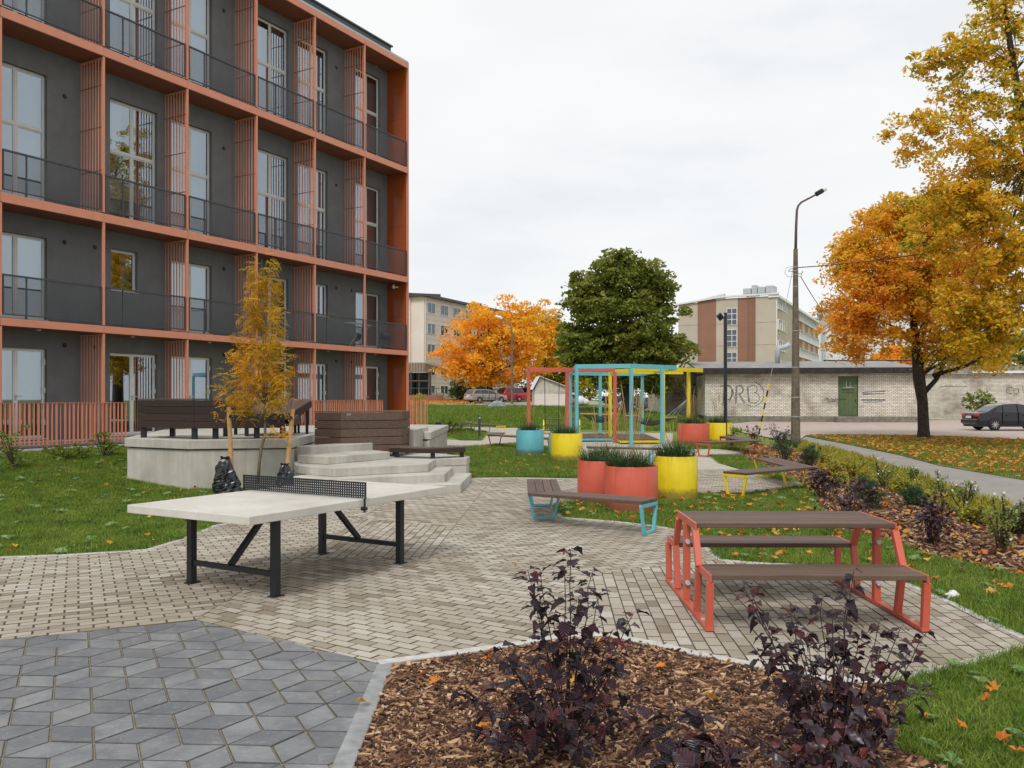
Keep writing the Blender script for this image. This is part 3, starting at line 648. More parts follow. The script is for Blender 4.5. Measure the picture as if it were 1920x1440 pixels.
def rect_wall(mb, x0, x1, z0, z1, ops, y1=-DP, y0=-DP-.22):
    cuts = sorted(set([x0, x1]+[v for o in ops for v in o[:2]]))
    for a, b in zip(cuts[:-1], cuts[1:]):
        o = [p for p in ops if p[0] <= a+1e-6 and p[1] >= b-1e-6]
        if not o: mb.box(a, b, y0, y1, z0, z1)
        else:
            if o[0][2] > z0+.01: mb.box(a, b, y0, y1, z0, o[0][2])
            if o[0][3] < z1-.01: mb.box(a, b, y0, y1, o[0][3], z1)
def window(x0, x1, z0, z1, cols, rows, mat=None, curtain='w', seed=0, handle=False, sill=True):
    mat = mat or m_frame; rd = random.Random(seed); f = MB(); y = -DP-.12; t = .042
    f.box(x0, x1, y-.05, y+.01, z1-t, z1); f.box(x0, x1, y-.05, y+.01, z0, z0+t)
    f.box(x0, x0+t, y-.05, y+.01, z0+t, z1-t); f.box(x1-t, x1, y-.05, y+.01, z0+t, z1-t)
    if sill: f.box(x0-.02, x1+.02, y+.012, -DP+.03, z0-.03, z0-.003)
    xs_ = [x0+t]+[x0+(x1-x0)*c for c in cols]+[x1-t]; zs_ = [z0+t]+[z0+(z1-z0)*c for c in rows]+[z1-t]
    for c in xs_[1:-1]: f.box(c-.03, c+.03, y-.048, y+.012, z0+t, z1-t)
    for c in zs_[1:-1]: f.box(x0+t, x1-t, y-.052, y+.014, c-.035, c+.035)
    W = f.build('window', mat, AB, bevel=.006)
    for i in range(len(xs_)-1):
        for j in range(len(zs_)-1):
            a, b = xs_[i]+(.03 if i else 0), xs_[i+1]-(.03 if i < len(xs_)-2 else 0); c, d = zs_[j]+(.035 if j else 0), zs_[j+1]-(.035 if j < len(zs_)-2 else 0)
            h = MB(); tt = .032                                   # sash
            h.box(a, b, y-.035, y-.002, d-tt, d); h.box(a, b, y-.035, y-.002, c, c+tt); h.box(a, a+tt, y-.035, y-.002, c+tt, d-tt); h.box(b-tt, b, y-.035, y-.002, c+tt, d-tt)
            h.build('sash', mat, W); p = MB(); tl = rd.uniform(-.0025, .0025)
            p.add([(a+tt, y-.02+tl, c+tt), (b-tt, y-.02-tl, c+tt), (b-tt, y-.02-tl+tl*.6, d-tt), (a+tt, y-.02+tl+tl*.6, d-tt)], [(0, 3, 2, 1)]); p.build('pane', m_glass, W)
    if handle:
        q = MB(); hx = xs_[1] if len(xs_) > 2 else x0+.12
        q.box(hx-.02, hx+.02, y+.013, y+.03, z0+1.0, z0+1.14); q.box(hx-.15, hx+.01, y+.03, y+.05, z0+1.1, z0+1.125); q.build('handle', m_galv, W)
        [MB().box(x0+.005, x0+.05, y+.011, y+.05, z0+zz, z0+zz+.14).build('hinge', mat, W) for zz in (.35, 1.2, 1.95)]
    if curtain:
        cm = m_curtb if curtain == 'b' else m_curt; q = MB()
        spans = [(x0+.02, x1-.02)] if curtain == 'f' else [(x0+.02, x0+(x1-x0)*rd.uniform(.22, .4)), (x1-(x1-x0)*rd.uniform(.25, .45), x1-.02)]
        for a, b in spans:
            n = max(8, int((b-a)/.035)); vs = []
            for i in range(n+1):
                xx = a+(b-a)*i/n; yy = y-.28+.035*math.sin(i*1.9+rd.random())
                vs += [(xx, yy, z0+.02), (xx, yy, z1+.1)]
            q.add(vs, [(2*i, 2*i+2, 2*i+3, 2*i+1) for i in range(n)])
        q.build('curtain', cm, W, smooth=True)
offs = lambda k: (.5, 2.05) if k == 0 else ((.25, 1.83) if k % 2 == 0 else (.94, 2.5))
for fi, (z0, z1, kind) in enumerate(FL):
    ops = []
    for k in range(7):
        a, b = offs(k); a += BAY*k; b += BAY*k; c = 'b' if k == 0 else 'w'; sd_ = fi*10+k
        if kind == 'tall':
            zt, zb = (10.30, 6.86) if fi == 2 else (14.85, 11.34)
            ops.append((a, b, zb, zt)); window(a, b, zb, zt, [.5], [.57], None, c, sd_)
        elif kind == 'low':
            if k in (1, 4):
                a2, b2 = (11.93, 12.80) if k == 4 else (3.66, 4.4)
                ops.append((a2, b2, 4.82, 6.0)); window(a2, b2, 4.82, 6.0, [], [], m_frame, 'w' if k == 4 else None, sd_)
            else: ops.append((a, b, 3.80, 5.97)); window(a, b, 3.80, 5.97, [.5], [], m_frame, c, sd_)
        else:
            ops.append((a, b, .66, 3.02)); window(a, b, .66, 3.02, [.5], [], m_white, 'b' if k in (0, 4) else 'w', sd_, True)
    rect_wall(wall, 0.03, UE, z0-.16 if fi else .2, z1+.02, ops)
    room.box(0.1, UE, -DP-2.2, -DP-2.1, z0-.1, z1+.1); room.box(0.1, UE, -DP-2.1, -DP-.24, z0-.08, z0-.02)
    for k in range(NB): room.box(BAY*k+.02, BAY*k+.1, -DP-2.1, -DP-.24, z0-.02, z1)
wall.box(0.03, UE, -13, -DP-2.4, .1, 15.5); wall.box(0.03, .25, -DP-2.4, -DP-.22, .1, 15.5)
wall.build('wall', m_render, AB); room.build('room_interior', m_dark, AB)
for z0, z1 in ((3.48, 3.68), (6.47, 6.71), (10.95, 11.19), (15.25, 15.48)):     # balcony slabs: fascia, soffit, deck
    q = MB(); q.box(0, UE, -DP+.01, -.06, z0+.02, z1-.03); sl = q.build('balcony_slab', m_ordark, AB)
    for k in range(NB):
        q = MB(); q.box(BAY*k+.004, min(UE, BAY*(k+1))-.004, -.058, 0, z0, z1-.01); q.build('fascia', m_or, sl, bevel=.004)
    q = MB(); q.box(0, UE, -DP+.012, -.062, z1-.028, z1+.005); q.build('deck', m_rail, sl)
q = MB(); q.box(-.06, 0, -.10, 0, .1, 15.50); q.build('corner_post', m_or, AB, bevel=.004)
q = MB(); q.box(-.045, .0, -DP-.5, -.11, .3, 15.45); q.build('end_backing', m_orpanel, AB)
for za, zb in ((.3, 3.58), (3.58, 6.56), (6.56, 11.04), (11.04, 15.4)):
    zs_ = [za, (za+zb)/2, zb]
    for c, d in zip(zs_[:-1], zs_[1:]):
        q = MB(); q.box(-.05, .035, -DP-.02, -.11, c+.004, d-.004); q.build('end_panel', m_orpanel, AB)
q = MB(); q.box(-.05, UE, -DP-.3, -.02, 15.485, 15.56); q.build('roof_edge', m_galv, AB)
q = MB(); q.box(.75, UE, -.75, -.3, 15.57, 15.93); q.box(.68, UE, -.82, -.24, 15.93, 15.985); q.build('parapet', m_rail, AB)
q = MB(); q.box(.3, UE, -13, -.8, 15.5, 15.62); q.build('roof', m_rail, AB)
# slatted screens between the balconies
sl_t = MB(); sl_t.box(-.006, .006, -.02, .02, 0, 1); slat_me = sl_t.mesh('slat', m_or)
def screen(u, z0, z1, rods=(.27, .55, .82), n=8):
    q = MB(); q.box(u-.026, u+.026, -.055, .003, z0-.0, z1); q.box(u-.02, u+.02, -DP+.005, -.08, z1-.05, z1-.01); q.box(u-.02, u+.02, -DP+.005, -.08, z0+.01, z0+.05)
    o = q.build('screen', m_or, AB)
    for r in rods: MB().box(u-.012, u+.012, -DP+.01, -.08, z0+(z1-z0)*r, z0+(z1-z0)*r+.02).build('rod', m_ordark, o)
    for i in range(n):
        link(slat_me, 'slat', o, (u+.03*(1 if i % 2 else -1)*.0, -DP+.05+(DP-.16)*i/(n-1), z0+.05), (0, 0, 0), (1, 1, z1-z0-.1))
for k in range(1, 8):
    screen(BAY*k, 6.74, 10.93); screen(BAY*k, 11.22, 15.23); screen(BAY*k, .55, 3.46, ())
    if k in (2, 3, 4, 6, 7): screen(BAY*k, 3.71, 6.45, ())
    else: MB().box(BAY*k-.03, BAY*k+.03, -.055, .003, 3.69, 6.46).build('post', m_or, AB)
# balcony railings
def railing(u0, u1, z, mid):
    q = MB(); a, b = u0+.06, u1-.06; y0, y1 = -.055, -.02
    q.box(a, b, y0-.01, y1+.01, z+1.02, z+1.06); q.box(a, b, y0, y1, z+.07, z+.10)
    for c in (a, b-.03, mid-.015): q.box(c, c+.03, y0, y1, z+.101, z+1.019)
    q.box(mid-.02, mid+.02, y0-.012, y1-.002, z-.1, z+.1)
    o = q.build('railing', m_rail, AB); MB().add([(a, -.037, z+.1), (b, -.037, z+.1), (b, -.037, z+1.02), (a, -.037, z+1.02)], [(0, 1, 2, 3)]).build('mesh_infill', m_mesh, o)
for k in range(7):
    md = BAY*k+(2.1 if k % 2 else 2.15 if k == 4 else .7 if k == 5 else 1.9)
    for z in (3.68, 6.71, 11.19): railing(BAY*k, BAY*(k+1), z, md)
q = MB()
for k in range(7):
    for z in (5.95, 9.9, 14.4, 3.15):
        if k % 2 == 1 or z in (5.95, 3.15):
            M4 = Matrix.Translation((BAY*k+(.45 if k % 2 else 2.3), -DP+.002, z)) @ Matrix.Rotation(math.radians(-90), 4, 'X')
            b = MB().lathe([(0, .03), (.045, .03), (.06, .01), (.06, 0)], 12); q.add([M4 @ Vector(v) for v in b.v], b.f)
q.build('wall_vent', m_black, AB)['kind'] = 'stuff'
q = MB()
for k in range(7): q.lathe([(.0, 3.455), (.05, 3.455), (.055, 3.478)], 12, (BAY*k+1.5, -.5))
q.build('soffit_light', m_white, AB)['kind'] = 'stuff'
q = MB(); q.lathe([(0, 6.24), (.05, 6.25), (.07, 6.30), (.07, 6.36), (.03, 6.38), (.03, 6.42)], 14, (.16, -.62)); q.box(.10, .14, -.60, -.42, 6.27, 6.33)
q.build('security_camera', m_white, AB, smooth=True)
q = MB(); q.box(.03, UE, -DP-.05, -.1, .2, .60); q.build('terrace', m_conc, AB)
# things on the first floor balcony
dr = empty('drying_rack', (0, 0, 0), 0, 'folding metal drying rack on the balcony above the wooden box', 'drying rack')
p0 = AB.matrix_world
def BL(u, d, z): return Vector((KX+UX*u+OX*d, KY+UY*u+OY*d, z))
q = MB(); [q.tube([BL(3.1+a, -.5+b, 3.69), BL(2.3-a, -.5+b, 4.55)], .009, 6) for a, b in ((0, 0), (0, .35))]; [q.tube([BL(2.3, -.5+b, 3.69), BL(3.1, -.5+b, 4.55)], .009, 6) for b in (0, .35)]
q.build('legs', m_galv, dr); q = MB(); [q.tube([BL(2.1, -.5+b, 4.56), BL(3.4, -.5+b, 4.6)], .007, 6) for b in (0, .09, .18, .27, .35)]; q.build('rack', m_galv, dr)
gb = empty('kettle_barbecue', BL(.95, -.45, 3.69), 0, 'small black kettle barbecue on the corner balcony of the first floor', 'barbecue')
MB().lathe([(.02, .38), (.16, .42), (.23, .52), (.24, .56), (.2, .66), (.1, .72), (.0, .73)], 18).build('kettle', m_black, gb, smooth=True)
for a in range(3): q = MB(); q.tube([(.14*math.cos(a*2.1), .14*math.sin(a*2.1), .45), (.24*math.cos(a*2.1), .24*math.sin(a*2.1), 0)], .012, 6); q.build('leg', m_black, gb)
# orange terrace railings, things of their own
bar_me = MB().box(-.008, .008, -.03, .03, 0, 1).mesh('bar', m_or); barw_me = MB().box(-.03, .03, -.008, .008, 0, 1).mesh('bar', m_or)
def bar_rail(label, pts, z0, h, step=.115):
    o = empty('terrace_railing', (0, 0, 0), 0, label, 'railing', 'orange bar railings round the ground floor terraces')
    q = MB()
    for a, b in zip(pts[:-1], pts[1:]):
        a, b = Vector((*a, 0)), Vector((*b, 0)); za, zb = a+Vector((0, 0, z0+h)), b+Vector((0, 0, z0+h))
        q.bar(za, zb, .05, .012); q.bar(a+Vector((0, 0, z0+.02)), b+Vector((0, 0, z0+.02)), .04, .012)
        n = max(2, int((b-a).length/step)); ang = math.atan2(b.y-a.y, b.x-a.x)
        for i in range(n+1):
            p = a+(b-a)*(i/n); link(barw_me if i % 2 else bar_me, 'bar', o, (p.x, p.y, z0+.027), (0, 0, ang), (1, 1, h-.035))
    q.build('rail', m_or, o); return o
bar_rail('long orange bar railing before the leftmost glass terrace door', [fac(13.12, .04), fac(15.0, .04), fac(17.6, .04)], .52, 1.08)
bar_rail('orange bar railing seen between the loungers and the wooden box', [fac(1.75, .04), fac(5.6, .04)], .55, 1.1)
bar_rail('short orange bar railing at the foot of the building corner', [fac(-.12, -.6), fac(-.12, .05), fac(-.3, .75)], .45, 1.22, .09)
sk = empty('terrace_edge', (0, 0, 0), 0, 'dark timber edge boards under the leftmost orange railing', 'edge boards')
for k in range(2):
    q = MB(); q.bar(Vector((*fac(13.0, .07+.02*k), .44-.1*k)), Vector((*fac(22, .07+.02*k), .44-.1*k)), .05, .095); q.build('board', m_rail, sk)

# ------------------------------------------------------------------ concrete stage with steps
ST = empty('concrete_stage', (0, 0, 0), 0, 'pale concrete platform with steps and wooden loungers in front of the building', 'platform')
C0, C1, C2, C3 = (-7.72, 17.0), (-6.12, 16.1), (-4.24, 16.55), (-4.40, 19.3)
D0, D1, D2, D3, D4 = (-4.0, 15.75), (-3.13, 15.06), (-1.58, 16.1), (-1.56, 17.35), (-.94, 17.75)
def shrink(poly, k):
    cx = sum(p[0] for p in poly)/len(poly); cy = sum(p[1] for p in poly)/len(poly)
    return [(cx+(x-cx)*k, cy+(y-cy)*k) for x, y in poly]
up = [C0, C1, C2, C3, (-3.0, 20.4), (-1.9, 20.0), (-1.9, 25.5), (-4.4, 26.5), (-8.8, 21.5)]
MB().prism(up, .745, .925).build('upper_slab', m_conc, ST, bevel=.012)
MB().prism(shrink(up, .988), -.1, .725).build('lower_wall', m_conc, ST, bevel=.008)
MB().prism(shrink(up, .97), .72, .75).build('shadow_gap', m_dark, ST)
deck = [D0, D1, D2, D3, D4, (-.9, 18.2), (-2.3, 19.8), (-4.38, 19.2), (-4.25, 16.6)]
MB().prism(deck, .32, .48).build('lower_slab', m_conc, ST, bevel=.012)
MB().prism(shrink(deck, .992), -.1, .316).build('lower_wall', m_conc, ST, bevel=.006)
MB().prism([(-3.3, 14.65), (-1.24, 15.72), (-1.2, 17.4), (-1.9, 17.6), (-3.5, 16.2), (-3.9, 15.2)], -.05, .322).build('step', m_conc, ST, bevel=.012)
MB().prism([(-3.3, 14.3), (-.93, 15.45), (-.84, 17.68), (-1.3, 17.9), (-3.4, 16.4), (-4.1, 14.9)], -.05, .165).build('step', m_conc, ST, bevel=.012)
def along(p, deg, l): return (p[0]+l*math.cos(math.radians(deg)), p[1]+l*math.sin(math.radians(deg)))
a0 = (-4.22, 16.7)                        # two steps from the lower slab to the upper
MB().prism([a0, along(a0, -33, .42), along(along(a0, -33, .42), 57, 1.75), along(a0, 60, 2.1)], .48, .78).build('step', m_conc, ST, bevel=.012)
a1 = (-4.08, 16.25)
MB().prism([a1, along(a1, -33, .78), along(along(a1, -33, .78), 57, 1.75), along(a1, 60, 2.1)], .48, .63).build('step', m_conc, ST, bevel=.012)
# retaining block with a timber cap behind the box
MB().prism([(-2.35, 18.9), (-2.15, 17.9+.9), (-2.05, 20.9), (-2.5, 21.0)], .1, 1.02).build('retaining_wall', m_conc, ST, bevel=.01)
MB().prism([G(765, 816, .35), G(802, 816, .35), G(802, 821, .2), G(765, 824, .2)], -.05, .34).build('retaining_wall', m_conc, ST, bevel=.01)
lb_pts = [(-7.55, 17.15), (-6.08, 16.33), (-5.55, 16.46)]

def plank_wall(parent, a, b, zs_, th=.025, mat=None, name='board', gap=.006, outer=None):
    for z0, z1 in zip(zs_[:-1], zs_[1:]):
        q = MB(); A, B = Vector((*a, (z0+z1)/2)), Vector((*b, (z0+z1)/2)); q.bar(A, B, th, z1-z0-gap); q.build(name, mat or m_wooddk, parent, bevel=.003)
# (1) tall bench box on the left, two loungers behind
W1 = empty('timber_bench_box', (0, 0, 0), 0, 'dark brown plank box bench on black feet at the left end of the platform', 'bench')
hz = [1.13, 1.27, 1.41, 1.55, 1.68]
A1, A2, A3, A4 = (-7.5, 17.12), (-6.07, 16.30), (-5.60, 16.43), (-4.45, 16.74)
plank_wall(W1, A1, A2, hz); 
plank_wall(W1, A2, A3, hz[2:])
plank_wall(W1, (A2[0]+.002, A2[1]), A4, hz[:3])
q = MB(); q.add([(A3[0], A3[1]-.012, 1.41), (A3[0], A3[1]-.012, 1.67), (A3[0]+.62, A3[1]+.155, 1.41), (A3[0], A3[1]+.012, 1.41), (A3[0], A3[1]+.012, 1.67), (A3[0]+.62, A3[1]+.18, 1.41)], [(0, 2, 1), (3, 4, 5), (1, 2, 5, 4), (0, 1, 4, 3)]); q.build('sloping_board', m_wooddk, W1)
q = MB(); q.bar((A3[0]+.02, A3[1], 1.675), (A3[0]+.63, A3[1]+.165, 1.405), .05, .03); q.build('sloping_trim', m_woody, W1)
MB().prism([(A1[0]+.1, A1[1]+.06), (A2[0]+.03, A2[1]+.09), (A2[0]+.2, A2[1]+.55), (A1[0]+.35, A1[1]+.6)], 1.14, 1.67).build('inner_box', m_wooddk, W1); MB().prism([(A2[0]+.06, A2[1]+.09), (A4[0]-.05, A4[1]+.05), (A4[0]-.15, A4[1]+.5), (A2[0]+.3, A2[1]+.55)], 1.14, 1.385).build('inner_box', m_wooddk, W1)
for i in range(4):                        # seat planks on the left part and low deck planks on the right
    off = .08+i*.145; nx, ny = -.49*-1, .872
    q = MB(); q.bar((A1[0]+.3*off, A1[1]+.87*off, 1.695), (A2[0]+.1*off, A2[1]+.95*off, 1.695), .138, .025); q.build('seat_plank', m_wood, W1, bevel=.003)
    q = MB(); q.bar((A3[0]+.5, A3[1]+.20+off, 1.405), (A4[0]-.05, A4[1]+off, 1.405), .138, .025); q.build('deck_plank', m_wood, W1, bevel=.003)
for p in ((-7.4, 17.15), (-6.1, 16.4), (-5.75, 16.55), (-5.0, 16.72), (-4.52, 16.82), (-7.0, 17.6), (-5.9, 17.6)):
    MB().box(p[0]-.045, p[0]+.045, p[1]-.045, p[1]+.045, .926, 1.13).build('foot', m_black, W1)
def lounger(label, base, rot, w, back_l, rise):
    o = empty('timber_lounger', (*base, 0), rot, label, 'lounger', 'wooden loungers on the platform')
    for i in range(5):
        x = -w/2+(i+.5)*w/5
        q = MB(); q.bar((x, -.9, 1.30), (x, 0, 1.30), w/5-.008, .025, up=(1, 0, 0) if 0 else (0, 0, 1)); q.build('seat_plank', m_woody, o, bevel=.003)
        q = MB(); q.bar((x, 0, 1.315), (x, back_l, 1.315+rise), w/5-.008, .025); q.build('back_plank', m_woody, o, bevel=.003)
    for s_ in (-1, 1):
        q = MB(); x = s_*(w/2+.012); q.add([(x-.012, -.9, 1.16), (x-.012, -.9, 1.30), (x-.012, 0, 1.30), (x-.012, back_l, 1.30+rise), (x-.012, back_l, 1.16+rise), (x-.012, .08, 1.16), (x+.012, -.9, 1.16), (x+.012, -.9, 1.30), (x+.012, 0, 1.30), (x+.012, back_l, 1.30+rise), (x+.012, back_l, 1.16+rise), (x+.012, .08, 1.16)],
            [(0, 1, 2, 5), (2, 3, 4, 5), (11, 8, 7, 6), (11, 10, 9, 8), (1, 7, 8, 2), (2, 8, 9, 3), (3, 9, 10, 4), (4, 10, 11, 5), (5, 11, 6, 0), (0, 6, 7, 1)]); q.build('side_board', m_wooddk, o)
        MB().box(s_*(w/2-.06)-.025, s_*(w/2-.06)+.025, back_l-.1, back_l-.05, .926, 1.2+rise*.8).build('foot', m_black, o); MB().box(s_*(w/2-.06)-.03, s_*(w/2-.06)+.03, -.85, -.79, .926, 1.16).build('foot', m_black, o)
    return o
lounger('left wooden lounger with raised slatted back behind the young tree', (-5.15, 18.5), math.radians(8), 1.0, .75, .37)
lounger('right wooden lounger with sloping slatted back above the steps', (-5.15, 18.75), math.radians(-52), .75, .62, .36)
bx = empty('timber_side_bench', (0, 0, 0), 0, 'small low plank bench behind the right lounger', 'bench')
q = MB(); q.bar((-4.45, 20.4, 1.3), (-3.9, 20.6, 1.3), .4, .14); q.build('box', m_wood, bx, bevel=.004); MB().box(-4.3, -4.0, 20.4, 20.6, .926, 1.23).build('foot', m_black, bx)
# (2) plank box on the lower slab
W2 = empty('timber_box', (0, 0, 0), 0, 'tall brown plank box with a small metal plate beside the concrete steps', 'box')
B0 = (-3.54, 17.62); Bl = along(B0, 147, .74); Br = along(B0, 27, 1.34); Bb = along(Br, 85, .75)
zs5 = [.56+.172*i for i in range(6)]
for z0, z1 in zip(zs5[:-1], zs5[1:]):
    for a, b in ((Bl, B0), (B0, Br), (Br, Bb)):
        q = MB(); q.bar(Vector((*a, (z0+z1)/2)), Vector((*b, (z0+z1)/2)), .025, z1-z0-.012); q.build('board', m_wood, W2, bevel=.003)
MB().prism(shrink([Bl, B0, Br, Bb, along(Bl, 40, 1.2)], .96), .6, .885).build('inner_box', m_dark, W2); MB().prism(shrink([Bl, B0, Br, Bb, along(Bl, 40, 1.2)], .96), .905, 1.40).build('inner_box', m_dark, W2)
MB().prism(shrink([Bl, B0, Br, Bb, along(Bl, 40, 1.2)], 1.02), 1.422, 1.445).build('lid', m_woodz, W2, bevel=.003)
for p in ((B0[0]+.06, B0[1]+.08), (Br[0]-.15, Br[1]-.01), (Bl[0]+.08, Bl[1]+.02)): MB().box(p[0]-.05, p[0]+.05, p[1]-.04, p[1]+.05, .481, .575).build('foot', m_black, W2)
pl = MB(); pc = Vector((*along(B0, 27, .17), 1.375)); dx = Vector((math.cos(math.radians(27)), math.sin(math.radians(27)), 0)); nn = Vector((dx.y, -dx.x, 0))
for i in range(4):                        # little metal letters, as far as they can be made out
    c = pc+dx*(.026*i-.04)+nn*.016
    pl.bar(c+Vector((0, 0, .018)), c+dx*.02+Vector((0, 0, .018)), .004, .005); pl.bar(c+Vector((0, 0, 0)), c+dx*.016, .004, .005); pl.bar(c-dx*.006+Vector((0, 0, -.018)), c+dx*.004+Vector((0, 0, .02)), .004, .006)
    if i in (0, 2): pl.bar(c-dx*.004+Vector((0, 0, -.018)), c+dx*.014+Vector((0, 0, -.018)), .004, .005)
pl.build('metal_emblem', m_galv, W2)
# (3) low bench right of it
W3 = empty('low_timber_bench', (0, 0, 0), 0, 'low angled plank bench on short black feet beside the tall plank box', 'bench')
e0, e1, e2 = (-2.55, 17.75), (-1.62, 17.35), (-.98, 17.85)
for a, b in ((e0, e1), (e1, e2)):
    q = MB(); q.bar(Vector((*a, .635)), Vector((*b, .635)), .025, .085); q.build('board', m_wooddk, W3, bevel=.003)
for i in range(3):
    o1, o2, o3 = [(e[0]+dxx*(.03+i*.15), e[1]+(.08+i*.15)) for e, dxx in ((e0, .1), (e1, .0), (e2, -.2))]
    for a, b in ((o1, o2), (o2, o3)):
        q = MB(); q.bar(Vector((*a, .69)), Vector((*b, .69)), .14, .022); q.build('seat_plank', m_wood, W3, bevel=.003)
for p in ((-2.4, 17.8), (-1.62, 17.45), (-1.05, 17.88)): MB().box(p[0]-.045, p[0]+.045, p[1]-.04, p[1]+.04, .481, .60).build('foot', m_black, W3)

# ------------------------------------------------------------------ concrete table tennis table
TH = math.radians(59.6)
PT = empty('table_tennis_table', (-2.06, 8.36, 0), TH, 'pale concrete table tennis table on black steel legs standing on the paving', 'table')
MB().box(-1.37, 1.37, -.765, .765, .69, .762).build('table_top', m_top, PT, bevel=.006, seg=2)
# local y points to the left-back; the near side is -y
for sx in (-1, 1):
    for sy in (-1, 1):
        q = MB(); q.box(sx*.865-.033, sx*.865+.033, sy*.535-.033, sy*.535+.033, .01, .688); q.box(sx*.865-.06, sx*.865+.06, sy*.535-.055, sy*.535+.038, .002, .012); q.build('leg', m_black, PT, bevel=.003)
    MB().box(sx*.865-.022, sx*.865+.022, -.494, .494, .17, .215).build('cross_bar', m_black, PT, bevel=.002)
    q = MB(); q.bar((sx*.865, .02, .214), (sx*.38, .02, .69), .05, .045); q.build('brace', m_black, PT)
    MB().box(sx*.865-.02, sx*.865+.02, -.494, .494, .63, .687).build('top_bar', m_black, PT)
MB().box(-.84, .84, -.02, .02, .655, .687).build('top_bar', m_black, PT)
nw = MB()                                 # perforated net plate with real holes
NX, NZ = 58, 6; y0n, y1n, zb, zt = -.80, .80, .772, .915; dy, dz = (y1n-y0n)/NX, (zt-zb)/NZ
for i in range(NX):
    for j in range(NZ):
        cy, cz = y0n+(i+.5)*dy, zb+(j+.5)*dz; r = .0066; oct_ = [(cy+r*math.cos(math.pi/4*k+math.pi/8), cz+r*math.sin(math.pi/4*k+math.pi/8)) for k in range(8)]
        a, b, c, d = y0n+i*dy, y0n+(i+1)*dy, zb+j*dz, zb+(j+1)*dz
        oc = [(b, cz+dz*.2), (cy+dy*.2, d), (cy-dy*.2, d), (a, cz+dz*.2), (a, cz-dz*.2), (cy-dy*.2, c), (cy+dy*.2, c), (b, cz-dz*.2)]
        crn = {0: (b, d), 2: (a, d), 4: (a, c), 6: (b, c)}
        vs = [(0, *p) for p in oct_]+[(0, *p) for p in oc]; fs = [(k, (k+1) % 8, 8+(k+1) % 8, 8+k) for k in range(8)]
        nb = len(vs); 
        for k, p in crn.items(): vs.append((0, *p)); fs.append((8+k, 8+k+1, len(vs)-1))
        nw.add(vs, fs)
net = nw.build('net', m_black, PT); mm = net.modifiers.new('thick', 'SOLIDIFY'); mm.thickness = .004; mm.offset = 0
q = MB(); q.box(-.008, .008, -.81, .81, .915, .923); q.box(-.008, .008, -.81, -.80, .765, .915); q.box(-.008, .008, .80, .81, .765, .915); q.box(-.01, .01, -.80, -.79, .64, .768); q.box(-.025, .025, -.81, -.768, .66, .69); q.box(-.025, .025, .768, .81, .66, .69)
q.build('net_frame', m_black, PT)

# ------------------------------------------------------------------ picnic tables
def picnic(label, loc, rz, paint_m, L_=1.55, group=None, detail=True):
    o = empty('picnic_table', loc, rz, label, 'picnic table', group)
    for i in range(5):
        w_ = .148; y = -.37+w_*(i+.5); MB().box(-L_/2, L_/2, y-w_/2+.003, y+w_/2-.003, .682, .72).build('table_plank', m_wood, o, bevel=.003)
    for s_ in (-1, 1):
        for i in range(3):
            w_ = .142; y = s_*(.90-w_*(i+.5)); MB().box(-L_/2, L_/2, y-w_/2+.003, y+w_/2-.003, .382, .42).build('seat_plank', m_wood, o, bevel=.003)
    for e_ in (-1, 1):
        x = e_*(L_/2+.004); T_ = .05
        def pbar(q, a, b, w2=.05): q.bar((x, a[0], a[1]), (x, b[0], b[1]), T_, w2, up=(0, 1, 0) if abs(b[1]-a[1]) > abs(b[0]-a[0]) else (0, 0, 1))
        q = MB(); q.box(x-.008, x+.008, -.375, .375, .664, .722); [q.box(x-.008, x+.008, min(s_*.47, s_*.905), max(s_*.47, s_*.905), .364, .422) for s_ in (-1, 1)]
        q.box(x-.03, x+.03, -.87, .87, .004, .034); fr = q.build('end_frame', paint_m, o, bevel=.002)
        q = MB(); q.box(x-.026, x+.026, -.03, .03, .034, .664); q.build('middle_post', paint_m, o, bevel=.002)
        for zb_ in (.18, .52):
            b = MB().lathe([(0, .03), (.018, .03), (.02, .026), (.02, 0)], 14); M4 = Matrix.Translation((x-.0, -.03, zb_)) @ Matrix.Rotation(math.radians(90), 4, 'X')
            z = MB(); z.add([M4 @ Vector(v) for v in b.v], b.f); z.build('bolt', m_galv, fr)
        for s_ in (-1, 1):
            for pa, pb in (((s_*.345, .66), (s_*.49, .40)), ((s_*.485, .40), (s_*.40, .034)), ((s_*.875, .365), (s_*.845, .034))):
                q = MB(); q.bar((x, *pa), (x, *pb), T_, .05, up=(0, 1, 0)); q.build('leg', paint_m, o, bevel=.002)
            if detail: MB().lathe([(0, .042), (.018, .042), (.02, .035)], 10, (x, s_*.65)).build('bolt', m_galv, fr)
    return o
picnic('brown plank picnic table on a coral red steel frame, in front on the paving', (2.235, 7.08, .002), math.radians(-.6), m_red, 1.56, 'picnic tables')
picnic('small yellow framed picnic table on the far lawn behind the swing', (2.45, 42.0, .0), math.radians(-4), m_yel, 1.75, 'picnic tables')
